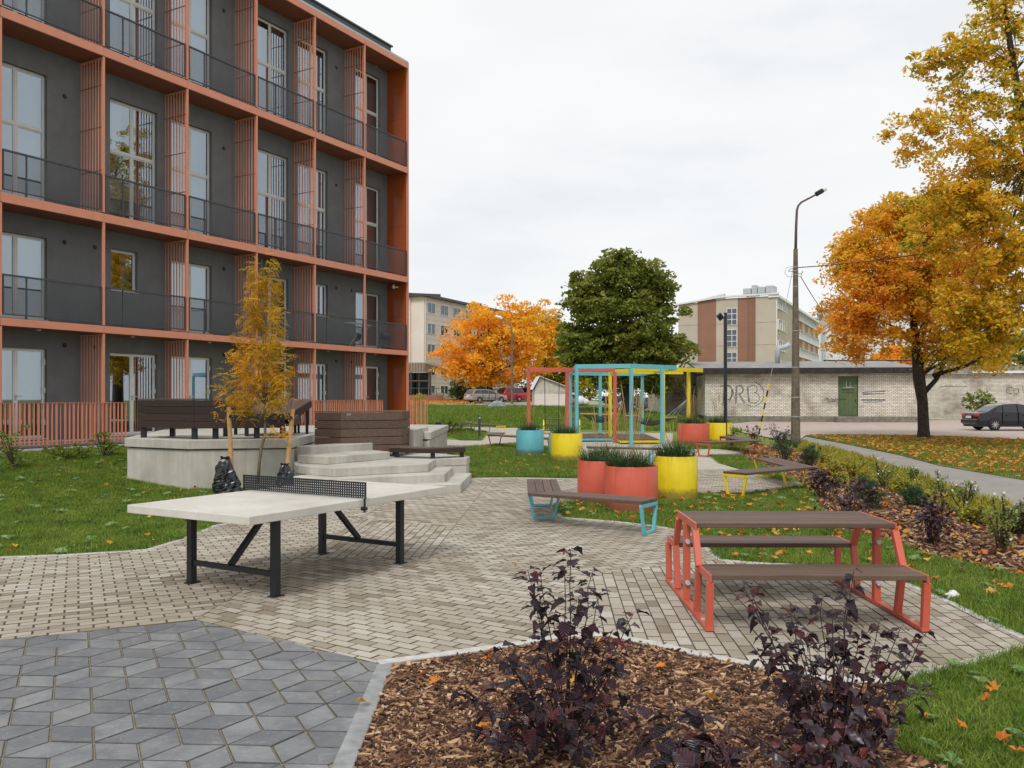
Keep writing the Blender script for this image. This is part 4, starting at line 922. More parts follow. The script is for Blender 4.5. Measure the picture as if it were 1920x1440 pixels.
# ------------------------------------------------------------------ angled benches
def bench(label, apex, endA, endB, paint_m, w_=.46, inner=1, zs_=.43, frames=('A0', 'A1', 'B1'), z0=.002, label2=None):
    """apex: outer corner of the two arms; inner=+1 puts the seat on the left of apex->endA"""
    o = empty('angled_bench', (apex[0], apex[1], z0), 0, label, 'bench', 'angled benches with coloured trapezium legs')
    A = Vector((endA[0]-apex[0], endA[1]-apex[1], 0)); B = Vector((endB[0]-apex[0], endB[1]-apex[1], 0)); a, b = A.normalized(), B.normalized()
    na = Vector((-a.y, a.x, 0))*inner; nb = Vector((b.y, -b.x, 0))*inner
    half = math.acos(max(-1, min(1, a.dot(b))))/2; bis = (a+b).normalized()
    for d, n_, L_ in ((a, na, A.length), (b, nb, B.length)):
        for i in range(4):
            k0, k1 = w_*i/4+.003, w_*(i+1)/4-.003
            def mit(k): return bis*(k/math.sin(half))
            q = MB(); p = [mit(k0), d*L_+n_*k0, d*L_+n_*k1, mit(k1)]; q.prism([(v.x, v.y) for v in p], zs_-.04, zs_); q.build('seat_plank', m_wood if abs(d.x) > abs(d.y) else m_woody, o, bevel=.003)
    for fkey in frames:
        d, n_, L_ = (a, na, A.length) if fkey[0] == 'A' else (b, nb, B.length)
        t = {'0': max(.5, .3+w_/math.tan(half)*.5), '1': L_-.012, 'm': L_*.62}[fkey[1]]
        c = d*t; q = MB(); zt = zs_-.044; up_ = d
        p0_, p1_ = c+n_*.0, c+n_*w_; q0, q1 = c+n_*(.085), c+n_*(w_-.085)
        V3 = lambda v, z: Vector((v.x, v.y, z))
        q.bar(V3(p0_, zt-.022), V3(p1_, zt-.022), .04, .044); q.bar(V3(q0, .02), V3(q1, .02), .04, .036)
        q.bar(V3(p0_+n_*.02, zt-.03), V3(q0+n_*.012, .02), .04, .036, up=n_); q.bar(V3(p1_-n_*.02, zt-.03), V3(q1-n_*.012, .02), .04, .036, up=n_)
        q.build('leg_frame', paint_m, o, bevel=.002)
    return o
bench('angled plank bench with sky blue legs before the red planters', (.21, 11.5), (.235, 13.5), (1.60, 10.55), m_blue, .47, -1)
bench('angled plank bench with yellow legs right of the large yellow planter', (5.68, 15.95), (5.72, 18.4), (4.02, 14.6), m_yel, .5, 1)
bench('angled plank bench with coral legs beside the black lamp post', (7.62, 26.1), (7.65, 29.2), (5.78, 24.9), m_red, .55, 1)
bench('far angled plank bench with coral legs, partly behind the blue planter', (-.9, 30.4), (-.75, 32.4), (1.15, 27.3), m_red, .5, -1, frames=('A0', 'Bm', 'B1'))
bench('most distant angled bench with yellow legs on the left path', (-1.5, 42.4), (-2.9, 47.0), (-.75, 41.6), m_yel, .6, -1)
lowb = empty('straight_bench', (0, 0, 0), 0, 'low straight plank bench half hidden behind the planter grasses', 'bench')
for i in range(4): q = MB(); q.bar((2.0, 22.4+i*.12, .42), (3.8, 21.7+i*.12, .42), .114, .04); q.build('seat_plank', m_wood, lowb)
for x, y in ((2.2, 22.5), (3.6, 22.0)): q = MB(); q.bar((x, y-.12, .02), (x, y+.3, .02), .04, .04); q.bar((x, y-.12, .02), (x-.0, y-.2, .4), .04, .04); q.bar((x, y+.3, .02), (x, y+.36, .4), .04, .04); q.build('leg_frame', m_blue, lowb)
# ------------------------------------------------------------------ planters
def planter(label, x, y, r, h, m, z=0.0, nb=420, hb=.42, stems=0, sh=1.4, seed=0):
    rd = random.Random(seed); o = empty('planter', (x, y, z), 0, label, 'planter', 'round coloured metal planters')
    MB().lathe([(r-.01, -.05), (r, 0), (r, h-.012), (r-.006, h), (r-.022, h), (r-.028, h-.01), (r-.028, h-.11)], 64).build('tub', m, o, smooth=False)
    o.children[0].data.polygons.foreach_set('use_smooth', [True]*len(o.children[0].data.polygons))
    md = o.children[0].modifiers.new('es', 'EDGE_SPLIT'); md.split_angle = math.radians(35)
    MB().lathe([(0, h-.07), (r-.03, h-.08)], 32).build('soil', m_soil, o); sa = rd.uniform(-2.6, -.5); MB().box(-.006, .006, -r-.0035, -r+.004, .0, h-.015).build('weld_seam', m, o, rot=(0, 0, sa+math.pi/2), bevel=.002)
    g_ = MB()
    for k in range(nb):
        a = rd.uniform(0, 6.283); rr = (r-.1)*math.sqrt(rd.random()); cl = rd.randrange(7); ca = cl*.9; cx, cy = (r*.55*math.cos(ca), r*.55*math.sin(ca)) if cl else (0, 0)
        bx_, by_ = cx+rd.gauss(0, .09), cy+rd.gauss(0, .09); q_ = math.hypot(bx_, by_)
        if q_ > r-.06: bx_, by_ = bx_*(r-.06)/q_, by_*(r-.06)/q_
        b = math.atan2(by_-cy, bx_-cx)+rd.gauss(0, .6); L_ = hb*rd.uniform(.55, 1.25); out_ = L_*rd.uniform(.3, .95); w_ = .0055*rd.uniform(.7, 1.3); S = 5; vs = []
        px_, py_ = -math.sin(b)*w_, math.cos(b)*w_
        for s_ in range(S+1):
            t = s_/S; xx, yy = bx_+math.cos(b)*out_*t**1.5, by_+math.sin(b)*out_*t**1.5; zz = h-.07+L_*(t-.55*t*t*(out_/L_)*1.2); q2 = 1-t**2*.95
            vs += [(xx-px_*q2, yy-py_*q2, zz), (xx+px_*q2, yy+py_*q2, zz)]
        g_.add(vs, [(2*s_, 2*s_+1, 2*s_+3, 2*s_+2) for s_ in range(S)])
    gg = g_.build('ornamental_grass', lf_sed, o, smooth=True); gg['kind'] = 'stuff'
    if stems:
        g_ = MB()
        for k in range(stems):
            a = rd.uniform(0, 6.283); ln = rd.uniform(0, .28); rr = rd.uniform(0, r*.5); bx_, by_ = rr*math.cos(a), rr*math.sin(a); H_ = sh*rd.uniform(.6, 1.1); b = a+rd.gauss(0, .6)
            pts = [(bx_+math.cos(b)*ln*H_*t**1.8, by_+math.sin(b)*ln*H_*t**1.8, h-.07+H_*t) for t in (0, .3, .6, .8, .92, 1)]
            g_.tube(pts, [.0022, .0020, .0018, .0065, .0055, .001], 4)
        gs = g_.build('dry_stems', lf_straw, o); gs['kind'] = 'stuff'
    return o
planter('front coral red planter with grass, nearest the blue-legged bench', 1.83, 13.1, .405, .68, m_pred, nb=620, stems=26, sh=1.35, seed=1)
planter('rear coral red planter half hidden behind the front one', 1.49, 14.15, .405, .69, m_pred, nb=560, stems=14, sh=1.2, seed=2)
planter('large yellow planter with grass beside the two red ones', 2.80, 14.6, .37, .73, m_pyel, nb=600, stems=8, sh=.7, seed=3)
planter('sky blue planter on the middle lawn', .545, 25.9, .42, .76, m_pblue, nb=380, stems=6, sh=.9, seed=4)
planter('yellow planter on the middle lawn, right of the blue one', 1.50, 23.5, .435, .76, m_pyel, nb=420, stems=10, sh=1.0, seed=5)
planter('second sky blue planter mostly hidden behind the yellow one', 1.49, 24.85, .42, .70, m_pblue, nb=200, seed=6)
planter('coral red planter by the pergola with tall dry stems', 6.72, 31.6, .58, .80, m_pred, nb=460, hb=.55, stems=30, sh=1.5, seed=7)
planter('yellow planter right of the pergola, behind the black lamp post', 7.86, 32.4, .48, .80, m_pyel, nb=380, hb=.5, stems=20, sh=1.3, seed=8)
# ------------------------------------------------------------------ pergola
PG = empty('pergola', (0, 0, 0), 0, 'open pergola frame of blue, coral and yellow painted square timbers with swings', 'pergola')
def beams(pts, z, m, w_=.10, h=.155):
    for a, b in zip(pts[:-1], pts[1:]):
        q = MB(); q.bar(Vector((*a, z-h/2)), Vector((*b, z-h/2)), w_, h); q.build('beam', m, PG, bevel=.004)
def post(p, z, m, w_=.112, rz=.3):
    MB().box(-w_/2, w_/2, -w_/2, w_/2, 0, z).build('post', m, PG, bevel=.006, loc=(p[0], p[1], 0), rot=(0, 0, rz))
ZT = 2.93
P1, P2, P3, PE = (2.30, 30.4), (4.18, 29.9), (5.42, 30.8), (6.02, 31.4); P6, P4, P5 = (2.62, 38.2), (4.05, 39.2), (6.05, 39.6)
beams([P1, P2, PE], ZT, m_blue); beams([P6, P4, P5], ZT-.01, m_blue); beams([P1, P6], ZT-.004, m_blue); beams([PE, P5], ZT-.005, m_blue)
for p in (P1, P2, P3, P4, P5, P6): post(p, ZT-.15, m_blue)
R1, R2, R3 = (.64, 32.8), (2.13, 33.0), (4.0, 33.2)
beams([R1, (4.0, 33.25)], ZT-.03, m_red, .13); beams([R1, (.60, 34.2)], ZT-.034, m_red)
for p in (R1, R2, R3): post(p, ZT-.18, m_red)
Y1, Y2, Y3, YE = (4.06, 35.3), (5.72, 32.3), (6.95, 33.6), (7.55, 33.9)
beams([Y1, Y2, YE], ZT-.02, m_yel); beams([Y1, (7.3, 36.5)], ZT-.024, m_yel)
for p in (Y1, Y2, Y3): post(p, ZT-.17, m_yel)
def lowdeck(name_label, poly, m, z=.16):
    o = empty('timber_deck', (0, 0, 0), 0, name_label, 'deck', 'low timber decks under the pergola')
    P = ccw(poly); x0, x1 = min(p[0] for p in P), max(p[0] for p in P); y0, y1 = min(p[1] for p in P), max(p[1] for p in P); y = y0
    while y < y1:
        c = clip(P, [(0, 1, y+.135), (0, -1, -y)])
        if len(c) > 2: MB().prism(c, z-.03, z).build('deck_board', m_wood, o)
        y += .14
    for a, b in zip(P, P[1:]+P[:1]): q = MB(); q.bar(Vector((*a, z-.075)), Vector((*b, z-.075)), .05, .085); q.build('edge_beam', m, o)
lowdeck('dark boarded deck with blue edge at the left of the pergola', [(2.5, 33.9), (4.0, 34.0), (4.1, 38.6), (2.75, 38.0)], m_blue)
lowdeck('dark boarded deck with yellow edge between the front pergola posts', [(4.1, 32.2), (5.6, 32.4), (5.9, 38.0), (4.2, 38.4)], m_yel)
sw = empty('swing', (0, 0, 0), 0, 'black swing seat hanging on two chains from the coral beam', 'swing')
for x in (1.26, 1.82): q = MB(); q.tube([(x, 32.9, ZT-.2), (x+.02*(1 if x < 1.5 else -1), 32.95, .50)], .013, 6); q.build('chain', m_black, sw); MB().box(x-.03, x+.03, 32.86, 32.94, ZT-.25, ZT-.205).build('bracket', m_galv, sw)
MB().box(1.24, 1.84, 32.85, 33.05, .46, .49).build('seat', m_rubber, sw, bevel=.01)
m_net = meshmat('knotted_net', (.02, .02, .018), .35)
def hammock(label, a, b, ta, tb, w_=.9, sag=.32):
    o = empty('net_hammock', (0, 0, 0), 0, label, 'hammock', 'net hammocks hanging in the pergola'); a, b = Vector(a), Vector(b); d = (b-a); n_ = Vector((-d.y, d.x, 0)).normalized(); NX_, NY_ = 22, 10; vs = []
    f_ = lambda s_, t: a+d*s_+n_*(w_*(t-.5))+Vector((0, 0, -sag*4*s_*(1-s_)*.6-sag*4*t*(1-t)*math.sin(math.pi*s_)*.5))
    q = MB()
    for i in range(NX_+1): q.tube([f_(i/NX_, j/NY_) for j in range(NY_+1)], .010, 4)
    for j in range(NY_+1): q.tube([f_(i/NX_, j/NY_) for i in range(NX_+1)], .010, 4)
    x = q.build('net', m_black, o); x['kind'] = 'stuff'
    for s_, c in ((0, a), (1, b)): q = MB(); q.tube([c-n_*w_*.55, c+n_*w_*.55], .035, 8); q.build('spreader_bar', m_pole, o)
    for c, t in ((a, ta), (b, tb)):
        q = MB(); [q.tube([c+n_*k*w_*.45, Vector(t)], .012, 5) for k in (-1, 0, 1)]; q.build('rope', m_black if c is a else m_galv, o)
hammock('net hammock on the right, roped to the rear yellow post', (4.9, 35.2, 1.0), (6.3, 34.0, .95), (4.1, 35.4, 1.6), (6.93, 33.62, 1.7))
hammock('net hammock on the left, half hidden by the yellow post', (3.3, 36.6, 1.05), (4.35, 37.5, 1.0), (2.62, 38.1, 1.5), (4.9, 38.3, 1.6))
# reed bundles and grasses seen inside the pergola
# ------------------------------------------------------------------ lights
def bollard(x, y, z, h, w_, label, cap=True):
    o = empty('bollard_light', (x, y, z), 0, label, 'bollard light')
    MB().lathe([(w_, 0), (w_, h*.86)], 20).build('column', m_rail, o)
    MB().lathe([(w_*.8, h*.86), (w_*.8, h*.94)], 20).build('lens', m_white, o); MB().lathe([(w_*1.5, h*.94), (w_*1.5, h*.985), (w_*1.3, h), (0, h)], 20).build('cap', m_rail, o)
bollard(-1.44, 37.8, 0, .97, .055, 'dark grey bollard light on the small lawn by the far path')
ub = empty('utility_box', G(822, 806)+(0,), 0, 'low dark grey utility box in the small mulch bed', 'utility box'); MB().box(-.17, .17, -.1, .1, 0, .40).build('body', m_rail, ub, bevel=.01); MB().box(-.18, .18, -.11, .11, .402, .43).build('lid', m_rail, ub, bevel=.01)
lp = empty('floodlight_post', (8.0, 32.0, 0), 0, 'slim black square lamp post with a floodlight beside the yellow planter', 'lamp post')
MB().box(-.055, .055, -.055, .055, 0, 4.93).build('pole', m_black, lp, bevel=.004)
M4 = Matrix.Translation((-.2, -.02, 4.78)) @ Matrix.Rotation(.85, 4, 'Y') @ Matrix.Rotation(.3, 4, 'Z')
q = MB(); q.box(-.12, .12, -.05, .05, -.1, .1, M=M4); q.build('floodlight', m_black, lp, bevel=.008); MB().box(-.14, -.05, -.02, .02, 4.76, 4.80).build('bracket', m_black, lp)
q = MB(); q.box(-.085, -.056, -.03, .03, 4.72, 4.87); q.build('lens', m_white, lp)
cp = empty('concrete_street_lamp', (10.9, 32.8, 0), 0, 'tall dark concrete street lamp post with a curved steel arm and wires', 'street lamp')
m_cpole = speck('old_concrete_pole', (.10, .078, .055), (.20, .165, .125), 6, .95, .7, .01, 40)
MB().lathe([(.19, -.1), (.085, 7.46), (0, 7.47)], 10).build('pole', m_cpole, cp); m_steel = paint('rusty_steel', (.12, .075, .065), .6)
arm = [(0, 0, 7.3), (.02, 0, 8.3), (.05, 0, 8.95), (.1, 0, 9.12), (.22, 0, 9.26), (.8, 0, 9.56)]
q = MB(); q.tube(arm, [.055, .05, .045, .042, .04, .036], 10); q.build('arm', m_steel, cp, smooth=True)
M5 = Matrix.Translation((.95, 0, 9.66)) @ Matrix.Rotation(-.52, 4, 'Y'); q = MB(); q.box(-.19, .10, -.1, .1, -.09, .09, M=M5); q.build('lamp_head', m_black, cp, bevel=.03, seg=2)
q = MB(); q.box(.104, .26, -.09, .09, -.075, .07, M=M5); q.build('lamp_glass', m_white, cp, bevel=.04, seg=2)
for z in (1.0, 1.75, 2.9, 4.3, 6.0, 6.45, 6.6, 6.75): r_ = .19-.105*z/7.46; MB().lathe([(r_+.004, z), (r_+.012, z+.012), (r_+.004, z+.025)], 12).build('band', m_galv, cp)
q = MB(); [q.tube([(0, 0, 6.55+k*.1), (s_*.2, 0, 6.5+k*.1), (s_*.28, 0, 6.62)], .018, 5) for k, s_ in ((0, 1), (1, -1), (2, -1), (-1, 1))]; q.tube([(-.1, 0, 6.8), (-.35, 0, 6.75), (-.42, 0, 6.55), (-.3, 0, 6.4), (-.1, 0, 6.4)], .010, 5); q.build('insulator_bracket', m_galv, cp)
def cable(label, a, b, sag, r=.016, n=24, name='overhead_wire'):
    a, b = Vector(a), Vector(b); q = MB(); q.tube([a.lerp(b, t/n)-Vector((0, 0, sag*4*(t/n)*(1-t/n))) for t in range(n+1)], r, 5); o = q.build(name, m_black); tag(o, label, 'wire', 'overhead wires at the street lamp')
cable('overhead wire running from the lamp post across the maples to the upper right', (11.0, 32.8, 6.75), (21.5, 26, 8.3), .45, .018)
cable('overhead wire dropping from the lamp post to the right behind the orange crown', (11.1, 32.8, 6.4), (21, 52, 5.2), .5, .016)
gw = empty('guy_wire', (0, 0, 0), 0, 'slanted guy wire with a yellow and black striped sleeve left of the lamp post', 'guy wire')
ga, gb_ = Vector((10.8, 32.8, 6.7)), Vector((9.55, 33.2, .1)); q = MB(); q.tube([ga, gb_], .011, 5); q.build('wire', m_galv, gw)
for k in range(8):
    t0, t1 = .67+.037*k, .67+.037*(k+1); q = MB(); q.tube([ga.lerp(gb_, t0), ga.lerp(gb_, t1)], .032, 8); q.build('sleeve', m_yel if k % 2 == 0 else m_black, gw)
fl = empty('street_lamp', (0, 90, T(0, 90)), 0, 'slim grey street lamp in front of the orange maple', 'street lamp')
q = MB(); q.tube([(0, 0, -.2), (0, 0, 7.6), (-.15, 0, 8.35), (-.5, 0, 8.75), (-1.0, 0, 9.0)], [.16, .09, .06, .05, .05], 8); q.build('pole', m_cpole, fl); q = MB(); q.tube([(-1.0, 0, 9.0), (-1.2, 0, 9.12), (-1.75, 0, 9.3)], [.07, .16, .12], 8); q.build('lamp_head', m_white, fl)

# ------------------------------------------------------------------ brick garages
def brickwall():
    M = Mat('pale_silicate_brick', (.5, .45, .35), .9, spec=.2); c = M.n('TexCoord'); sx_ = M.n('SeparateXYZ'); M.l(c.outputs['Object'], sx_.inputs[0]); cb = M.n('CombineXYZ')
    M.l(M.math('ADD', sx_.outputs['X'], M.math('MULTIPLY', sx_.outputs['Y'], 1.0)), cb.inputs[0]); M.l(sx_.outputs['Z'], cb.inputs[1]); v = cb.outputs[0]
    b = M.n('TexBrick'); b.inputs['Scale'].default_value = 1; b.inputs['Brick Width'].default_value = .262; b.inputs['Row Height'].default_value = .1; b.inputs['Mortar Size'].default_value = .010; b.inputs['Mortar Smooth'].default_value = .15; b.inputs['Bias'].default_value = -.2
    b.inputs['Color1'].default_value = (.66, .61, .51, 1); b.inputs['Color2'].default_value = (.84, .80, .72, 1); b.inputs['Mortar'].default_value = (.085, .06, .045, 1)
    M.l(v, b.inputs['Vector']); w_ = M.world(); n = M.noise(w_, .55, 6, .65)
    cc = M.mixc(M.ramp(n, [(.5, (0, 0, 0)), (.72, (.75, .75, .75))]), b.outputs['Color'], (.17, .13, .10), 'MIX')
    low = M.ramp(sx_.outputs['Z'], [(.0, (1, 1, 1)), (.09, (0, 0, 0))]); 
    M.col(cc); M.bump(b.outputs['Fac'], .8, -.02); M.l(M.math('ADD', M.math('MULTIPLY', M.noise(w_, 9, 3), .2), .75), M.b.inputs['Roughness']); return M.m
m_brick = brickwall(); m_felt = speck('roofing_felt', (.17, .165, .16), (.36, .35, .33), 1.6, .95, .6, .02, 8); m_tar = speck('tarred_fascia', (.018, .014, .014), (.05, .04, .04), 4, .8, .3)
m_plinth = speck('plinth', (.13, .12, .09), (.25, .23, .19), 4, .95, .5)
def P(x, Y): return ((x-960)*Y/FPX, Y)
GA = empty('brick_garage', (0, 0, 0), 0, 'long pale brick garage with a dark felt roof and a green door', 'garage')
gx0, gy0, gx1, gy1 = P(1322, 60.5)[0], 60.5, P(1722, 58.6)[0], 58.6
ang = math.atan2(gy1-gy0, gx1-gx0); GL = math.hypot(gx1-gx0, gy1-gy0); z0 = .18
Gm = empty('walls_frame', (gx0, gy0, z0), ang); bpy.data.objects.remove(Gm)
GA.location = (gx0, gy0, z0); GA.rotation_euler = (0, 0, ang)
d0 = GL*.632; d1 = d0+1.32; HW = 3.28
MB().box(0, d0, 0, .3, .32, HW).build('wall', m_brick, GA); MB().box(d1, GL, 0, .3, .32, HW).build('wall', m_brick, GA); MB().box(d0, d1, 0, .3, 3.1, HW).build('wall', m_brick, GA)
MB().box(GL-.3, GL, .3, 8, .32, HW).build('wall', m_brick, GA); MB().box(0, .3, .3, 8, .32, HW).build('wall', m_brick, GA); MB().box(-.05, GL+.05, -.06, .3, -.4, .318).build('plinth', m_plinth, GA, bevel=.02)
MB().box(d0-.3, d1+.3, -.9, -.065, -.3, .30).build('doorstep', m_plinth, GA, bevel=.03)
m_grdoor = speck('old_green_door', (.065, .105, .045), (.11, .155, .065), 2.5, .6, .3)
D = MB().box(d0+.03, d1-.03, .05, .11, .34, 3.09).build('door', m_grdoor, GA, bevel=.01)
q = MB(); q.box(d0, d0+.03, -.01, .14, .32, 3.1); q.box(d1-.03, d1, -.01, .14, .32, 3.1); q.build('frame', m_tar, D)
q = MB(); [q.box(d0+.12+k*.28, d0+.125+k*.28, .04, .049, .4, 3.0) for k in range(4)]; q.box(d1-.2, d1-.12, .02, .05, 1.3, 1.5); q.build('board_joints', m_tar, D)
rf = MB(); rf.add([(-.7, -.55, HW+.32), (GL+.4, -.55, HW+.27), (GL+.4, 9, HW+1.15), (-.7, 9, HW+1.15), (-.7, -.55, HW+.42), (GL+.4, -.55, HW+.37), (GL+.4, 9, HW+1.25), (-.7, 9, HW+1.25)], [(3, 2, 1, 0), (4, 5, 6, 7), (0, 1, 5, 4), (1, 2, 6, 5), (2, 3, 7, 6), (3, 0, 4, 7)]); rf.build('roof', m_felt, GA)
for k in range(7): a = -.7+k*(GL+1.1)/7; MB().box(a+.01, a+(GL+1.1)/7-.01, -.62, -.552, HW+.0, HW+.40).build('fascia', m_tar, GA)
MB().box(-.7, GL+.4, -.552, .0, HW+.0, HW+.05).build('eaves', m_tar, GA)
q = MB(); q.tube([(6.0, 6, HW+.8), (6.0, 6, HW+1.9), (6.15, 6, HW+2.15), (6.5, 5.9, HW+2.2), (6.9, 5.8, HW+2.45)], .2, 10); q.build('vent_pipe', m_galv, GA, smooth=True)
# neighbour garages
G2 = empty('brick_garage', (*P(1722, 66), .25), 0, 'receding pale brick garage behind the black saloon car', 'garage')
MB().box(-.4, 22, 0, .3, -.3, 3.35).build('wall', m_brick, G2); q = MB(); q.box(-.6, 22, -.3, 8, 3.35, 3.6); q.build('roof', m_felt, G2); MB().box(4, 8, -.36, -.3, 3.45, 3.62).build('flashing', m_white, G2)
G3 = empty('brick_garage', (*P(1246, 68), .55), .06, 'rear brick wall of the garages with a red star and black scrawl', 'garage')
MB().box(0, 4.2, 0, .3, -.4, 3.15).build('wall', m_brick, G3); MB().box(-.1, 4.2, -.05, 6, 3.15, 3.35).build('roof', m_felt, G3); MB().box(0, .3, .3, 6, -.4, 3.15).build('wall', m_brick, G3)
LG = empty('dark_shed_roof', (*P(1300, 74), 0), 0, 'long dark flat roofed shed behind the garages', 'shed'); MB().box(0, 9, 0, 6, 1, 4.3).build('wall', m_tar, LG); MB().box(-.3, 9.3, -.3, 6.3, 4.3, 4.5).build('roof', m_felt, LG)
RR = empty('roof_railing', (*P(1545, 72), 4.5), 0, 'low dark pipe railing along the roof behind the garages', 'railing')
MB().box(0, 24, 0, 6, -4, 0).build('base_wall', m_felt, RR); q = MB(); q.tube([(0, .1, .45), (24, .1, .45)], .06, 6); q.build('rail', m_black, RR); [MB().box(k*1.3, k*1.3+.08, .06, .14, 0, .42).build('post', m_black, RR) for k in range(18)]
# graffiti: flat painted strokes, a few millimetres proud of the brick
m_gk = Mat('black_spray', (.025, .022, .022), .7).m; m_gr = Mat('red_spray', (.42, .05, .05), .7).m; m_gb = Mat('blue_grey_spray', (.13, .14, .18), .8).m; m_gw = Mat('white_spray', (.6, .6, .55), .8).m
def strokes(name, parent, lines, m, w_=.05, y=-.004, label=None):
    q = MB()
    for ln in lines:
        for a, b in zip(ln[:-1], ln[1:]): q.bar((a[0], y, a[1]), (b[0], y, b[1]), .003, w_, up=(0, 0, 1) if abs(b[0]-a[0]) > abs(b[1]-a[1]) else (1, 0, 0))
    return q.build(name, m, parent)
def circ(cx, cz, rx, rz_, a0=0, a1=360, n=14): return [(cx+rx*math.cos(math.radians(a0+(a1-a0)*i/n)), cz+rz_*math.sin(math.radians(a0+(a1-a0)*i/n))) for i in range(n+1)]
strokes('graffiti', G3, [[(2.05, .75), (2.45, 2.3)], [(2.3, 2.3), (2.9, 2.35)], circ(2.95, 2.0, .3, .38, 80, -90), [(2.3, 1.55), (2.95, 1.6)], [(2.7, 1.5), (3.1, .7)], circ(3.65, 1.95, .28, .42, 30, 200), circ(3.6, 1.55, .38, .22, 90, 260), circ(3.75, 1.3, .3, .35, 200, 420), [(3.9, 2.3), (4.0, 1.0)]], m_gk, .09)
st = [(1.15+.42*math.cos(math.radians(90+72*k*2))*(1), 2.35+.42*math.sin(math.radians(90+144*k))) for k in range(6)]
strokes('graffiti', G3, [st, [(.75, 1.3), (1.0, 1.75), (1.2, 1.35), (1.5, 1.8)], [(.6, 1.05), (.85, .9), (.85, 1.15), (1.1, .95), (1.35, 1.15), (1.65, .95)], circ(1.0, 1.75, .25, .22), circ(1.4, 1.55, .18, .2)], m_gr, .05)
bubble = [circ(1.55, 1.95, .3, .5, -90, 90), [(1.3, 2.5), (1.25, 1.2)], [(1.0, 2.4), (1.6, 2.45)], [(2.1, 1.2), (2.15, 2.45)], circ(2.3, 2.15, .3, .3, 90, -90), [(2.3, 1.85), (2.7, 1.2)], [(2.9, 2.4), (3.0, 1.3)], circ(3.3, 2.2, .3, .28, 150, -80), circ(3.35, 1.6, .4, .38, 80, -150), circ(3.3, 1.85, .75, .85, 100, -120), [(1.7, 1.3), (1.9, 2.2), (2.05, 1.5)]]
strokes('graffiti', GA, bubble, m_gk, .035, -.004); strokes('graffiti', GA, [[(x+.06, z+.04) for x, z in l_] for l_ in bubble[:7]], m_gb, .05, -.002)
def scrawl(cx, cz, w_, h, n, seed): rd = random.Random(seed); return [[(cx+w_*i/n+rd.uniform(-.06, .06), cz+h*(1 if i % 2 else -.6)*rd.uniform(.3, 1)) for i in range(n+1)]]
strokes('graffiti', GA, scrawl(8.15, 1.45, .9, .16, 11, 3)+scrawl(8.3, 1.3, .7, .1, 8, 4), m_gk, .035); strokes('graffiti', GA, scrawl(5.6, 1.7, .8, .12, 7, 5), m_gk, .015)
strokes('graffiti', GA, [[(d1+.25, 1.98), (d1+1.75, 2.05)], [(d1+.3, 1.85), (d1+1.75, 1.9)], [(d1+.2, 1.45), (d1+1.8, 1.45)], [(d1+.3, 1.3), (d1+1.6, 1.32)]], m_gb, .07)
strokes('graffiti', D, [[(x, z) for x, z in scrawl(d0+.25, 2.15, .85, .14, 13, 7)[0]], scrawl(d0+.3, 1.95, .7, .05, 9, 8)[0], scrawl(d0+.1, 1.5, .5, .06, 8, 9)[0]], m_gk, .035, .044); strokes('graffiti', D, [[(d0+.55, 2.75), (d0+.55, 2.35), (d0+.8, 2.35), (d0+.8, 2.7)], scrawl(d0+.3, 2.3, .7, .06, 8, 2)[0]], m_gw, .02, .046)
strokes('graffiti', G2, [circ(7.1, 2.1, .3, .25, 40, 300), circ(7.55, 2.05, .18, .2), [(7.75, 2.3), (7.8, 1.85)], [(8.05, 2.5), (8.1, 1.85)]]+scrawl(1.6, 2.4, 2.2, .07, 12, 6), m_gk, .04)

# ------------------------------------------------------------------ flats in the distance
def facade_mat(name, c1, c2, jw=1.2, jh=.6):
    M = Mat(name, c1, .85, spec=.3); v = M.co('Object'); c = M.ramp(M.noise(v, .35, 6, .6), [(.3, c1), (.7, c2)])
    M.col(c); M.bump(M.noise(v, 3, 5), .2, .02); return M.m
m_cream = facade_mat('cream_cladding', (.64, .575, .505), (.72, .655, .59)); m_tan = facade_mat('tan_render', (.43, .38, .305), (.50, .445, .365)); m_brn = facade_mat('brown_render', (.25, .13, .09), (.30, .16, .11)); m_wht = facade_mat('white_render', (.60, .62, .65), (.68, .70, .73)); m_rust = facade_mat('rust_panel', (.40, .15, .07), (.46, .18, .09))
def far_window(parent, x0, x1, z0, z1, M, cols=2, rows=1, out_=.06, fm=None):
    fm = fm or m_white; q = MB(); t = .07
    q.box(x0, x1, -out_, .02, z0, z0+t, M=M); q.box(x0, x1, -out_, .02, z1-t, z1, M=M); q.box(x0, x0+t, -out_, .02, z0+t, z1-t, M=M); q.box(x1-t, x1, -out_, .02, z0+t, z1-t, M=M)
    for c in range(1, cols): xx = x0+(x1-x0)*c/cols; q.box(xx-.04, xx+.04, -out_+.005, .015, z0+t, z1-t, M=M)
    for c in range(1, rows): zz = z0+(z1-z0)*c/rows; q.box(x0+t, x1-t, -out_+.008, .012, zz-.04, zz+.04, M=M)
    w_ = q.build('window', fm, parent); q = MB(); q.add([M @ Vector(v) for v in ((x0+t, -.012, z0+t), (x1-t, -.012, z0+t), (x1-t, -.012, z1-t), (x0+t, -.012, z1-t))], [(0, 1, 2, 3)]); q.build('pane', m_glassdk, w_)
# cream five storey block on the left
ct = (-11.75, 114.0); zg = 1.5
CB_ = empty('cream_apartment_block', (*ct, 0), 0, 'cream clad five storey apartment block behind the orange maple', 'building')
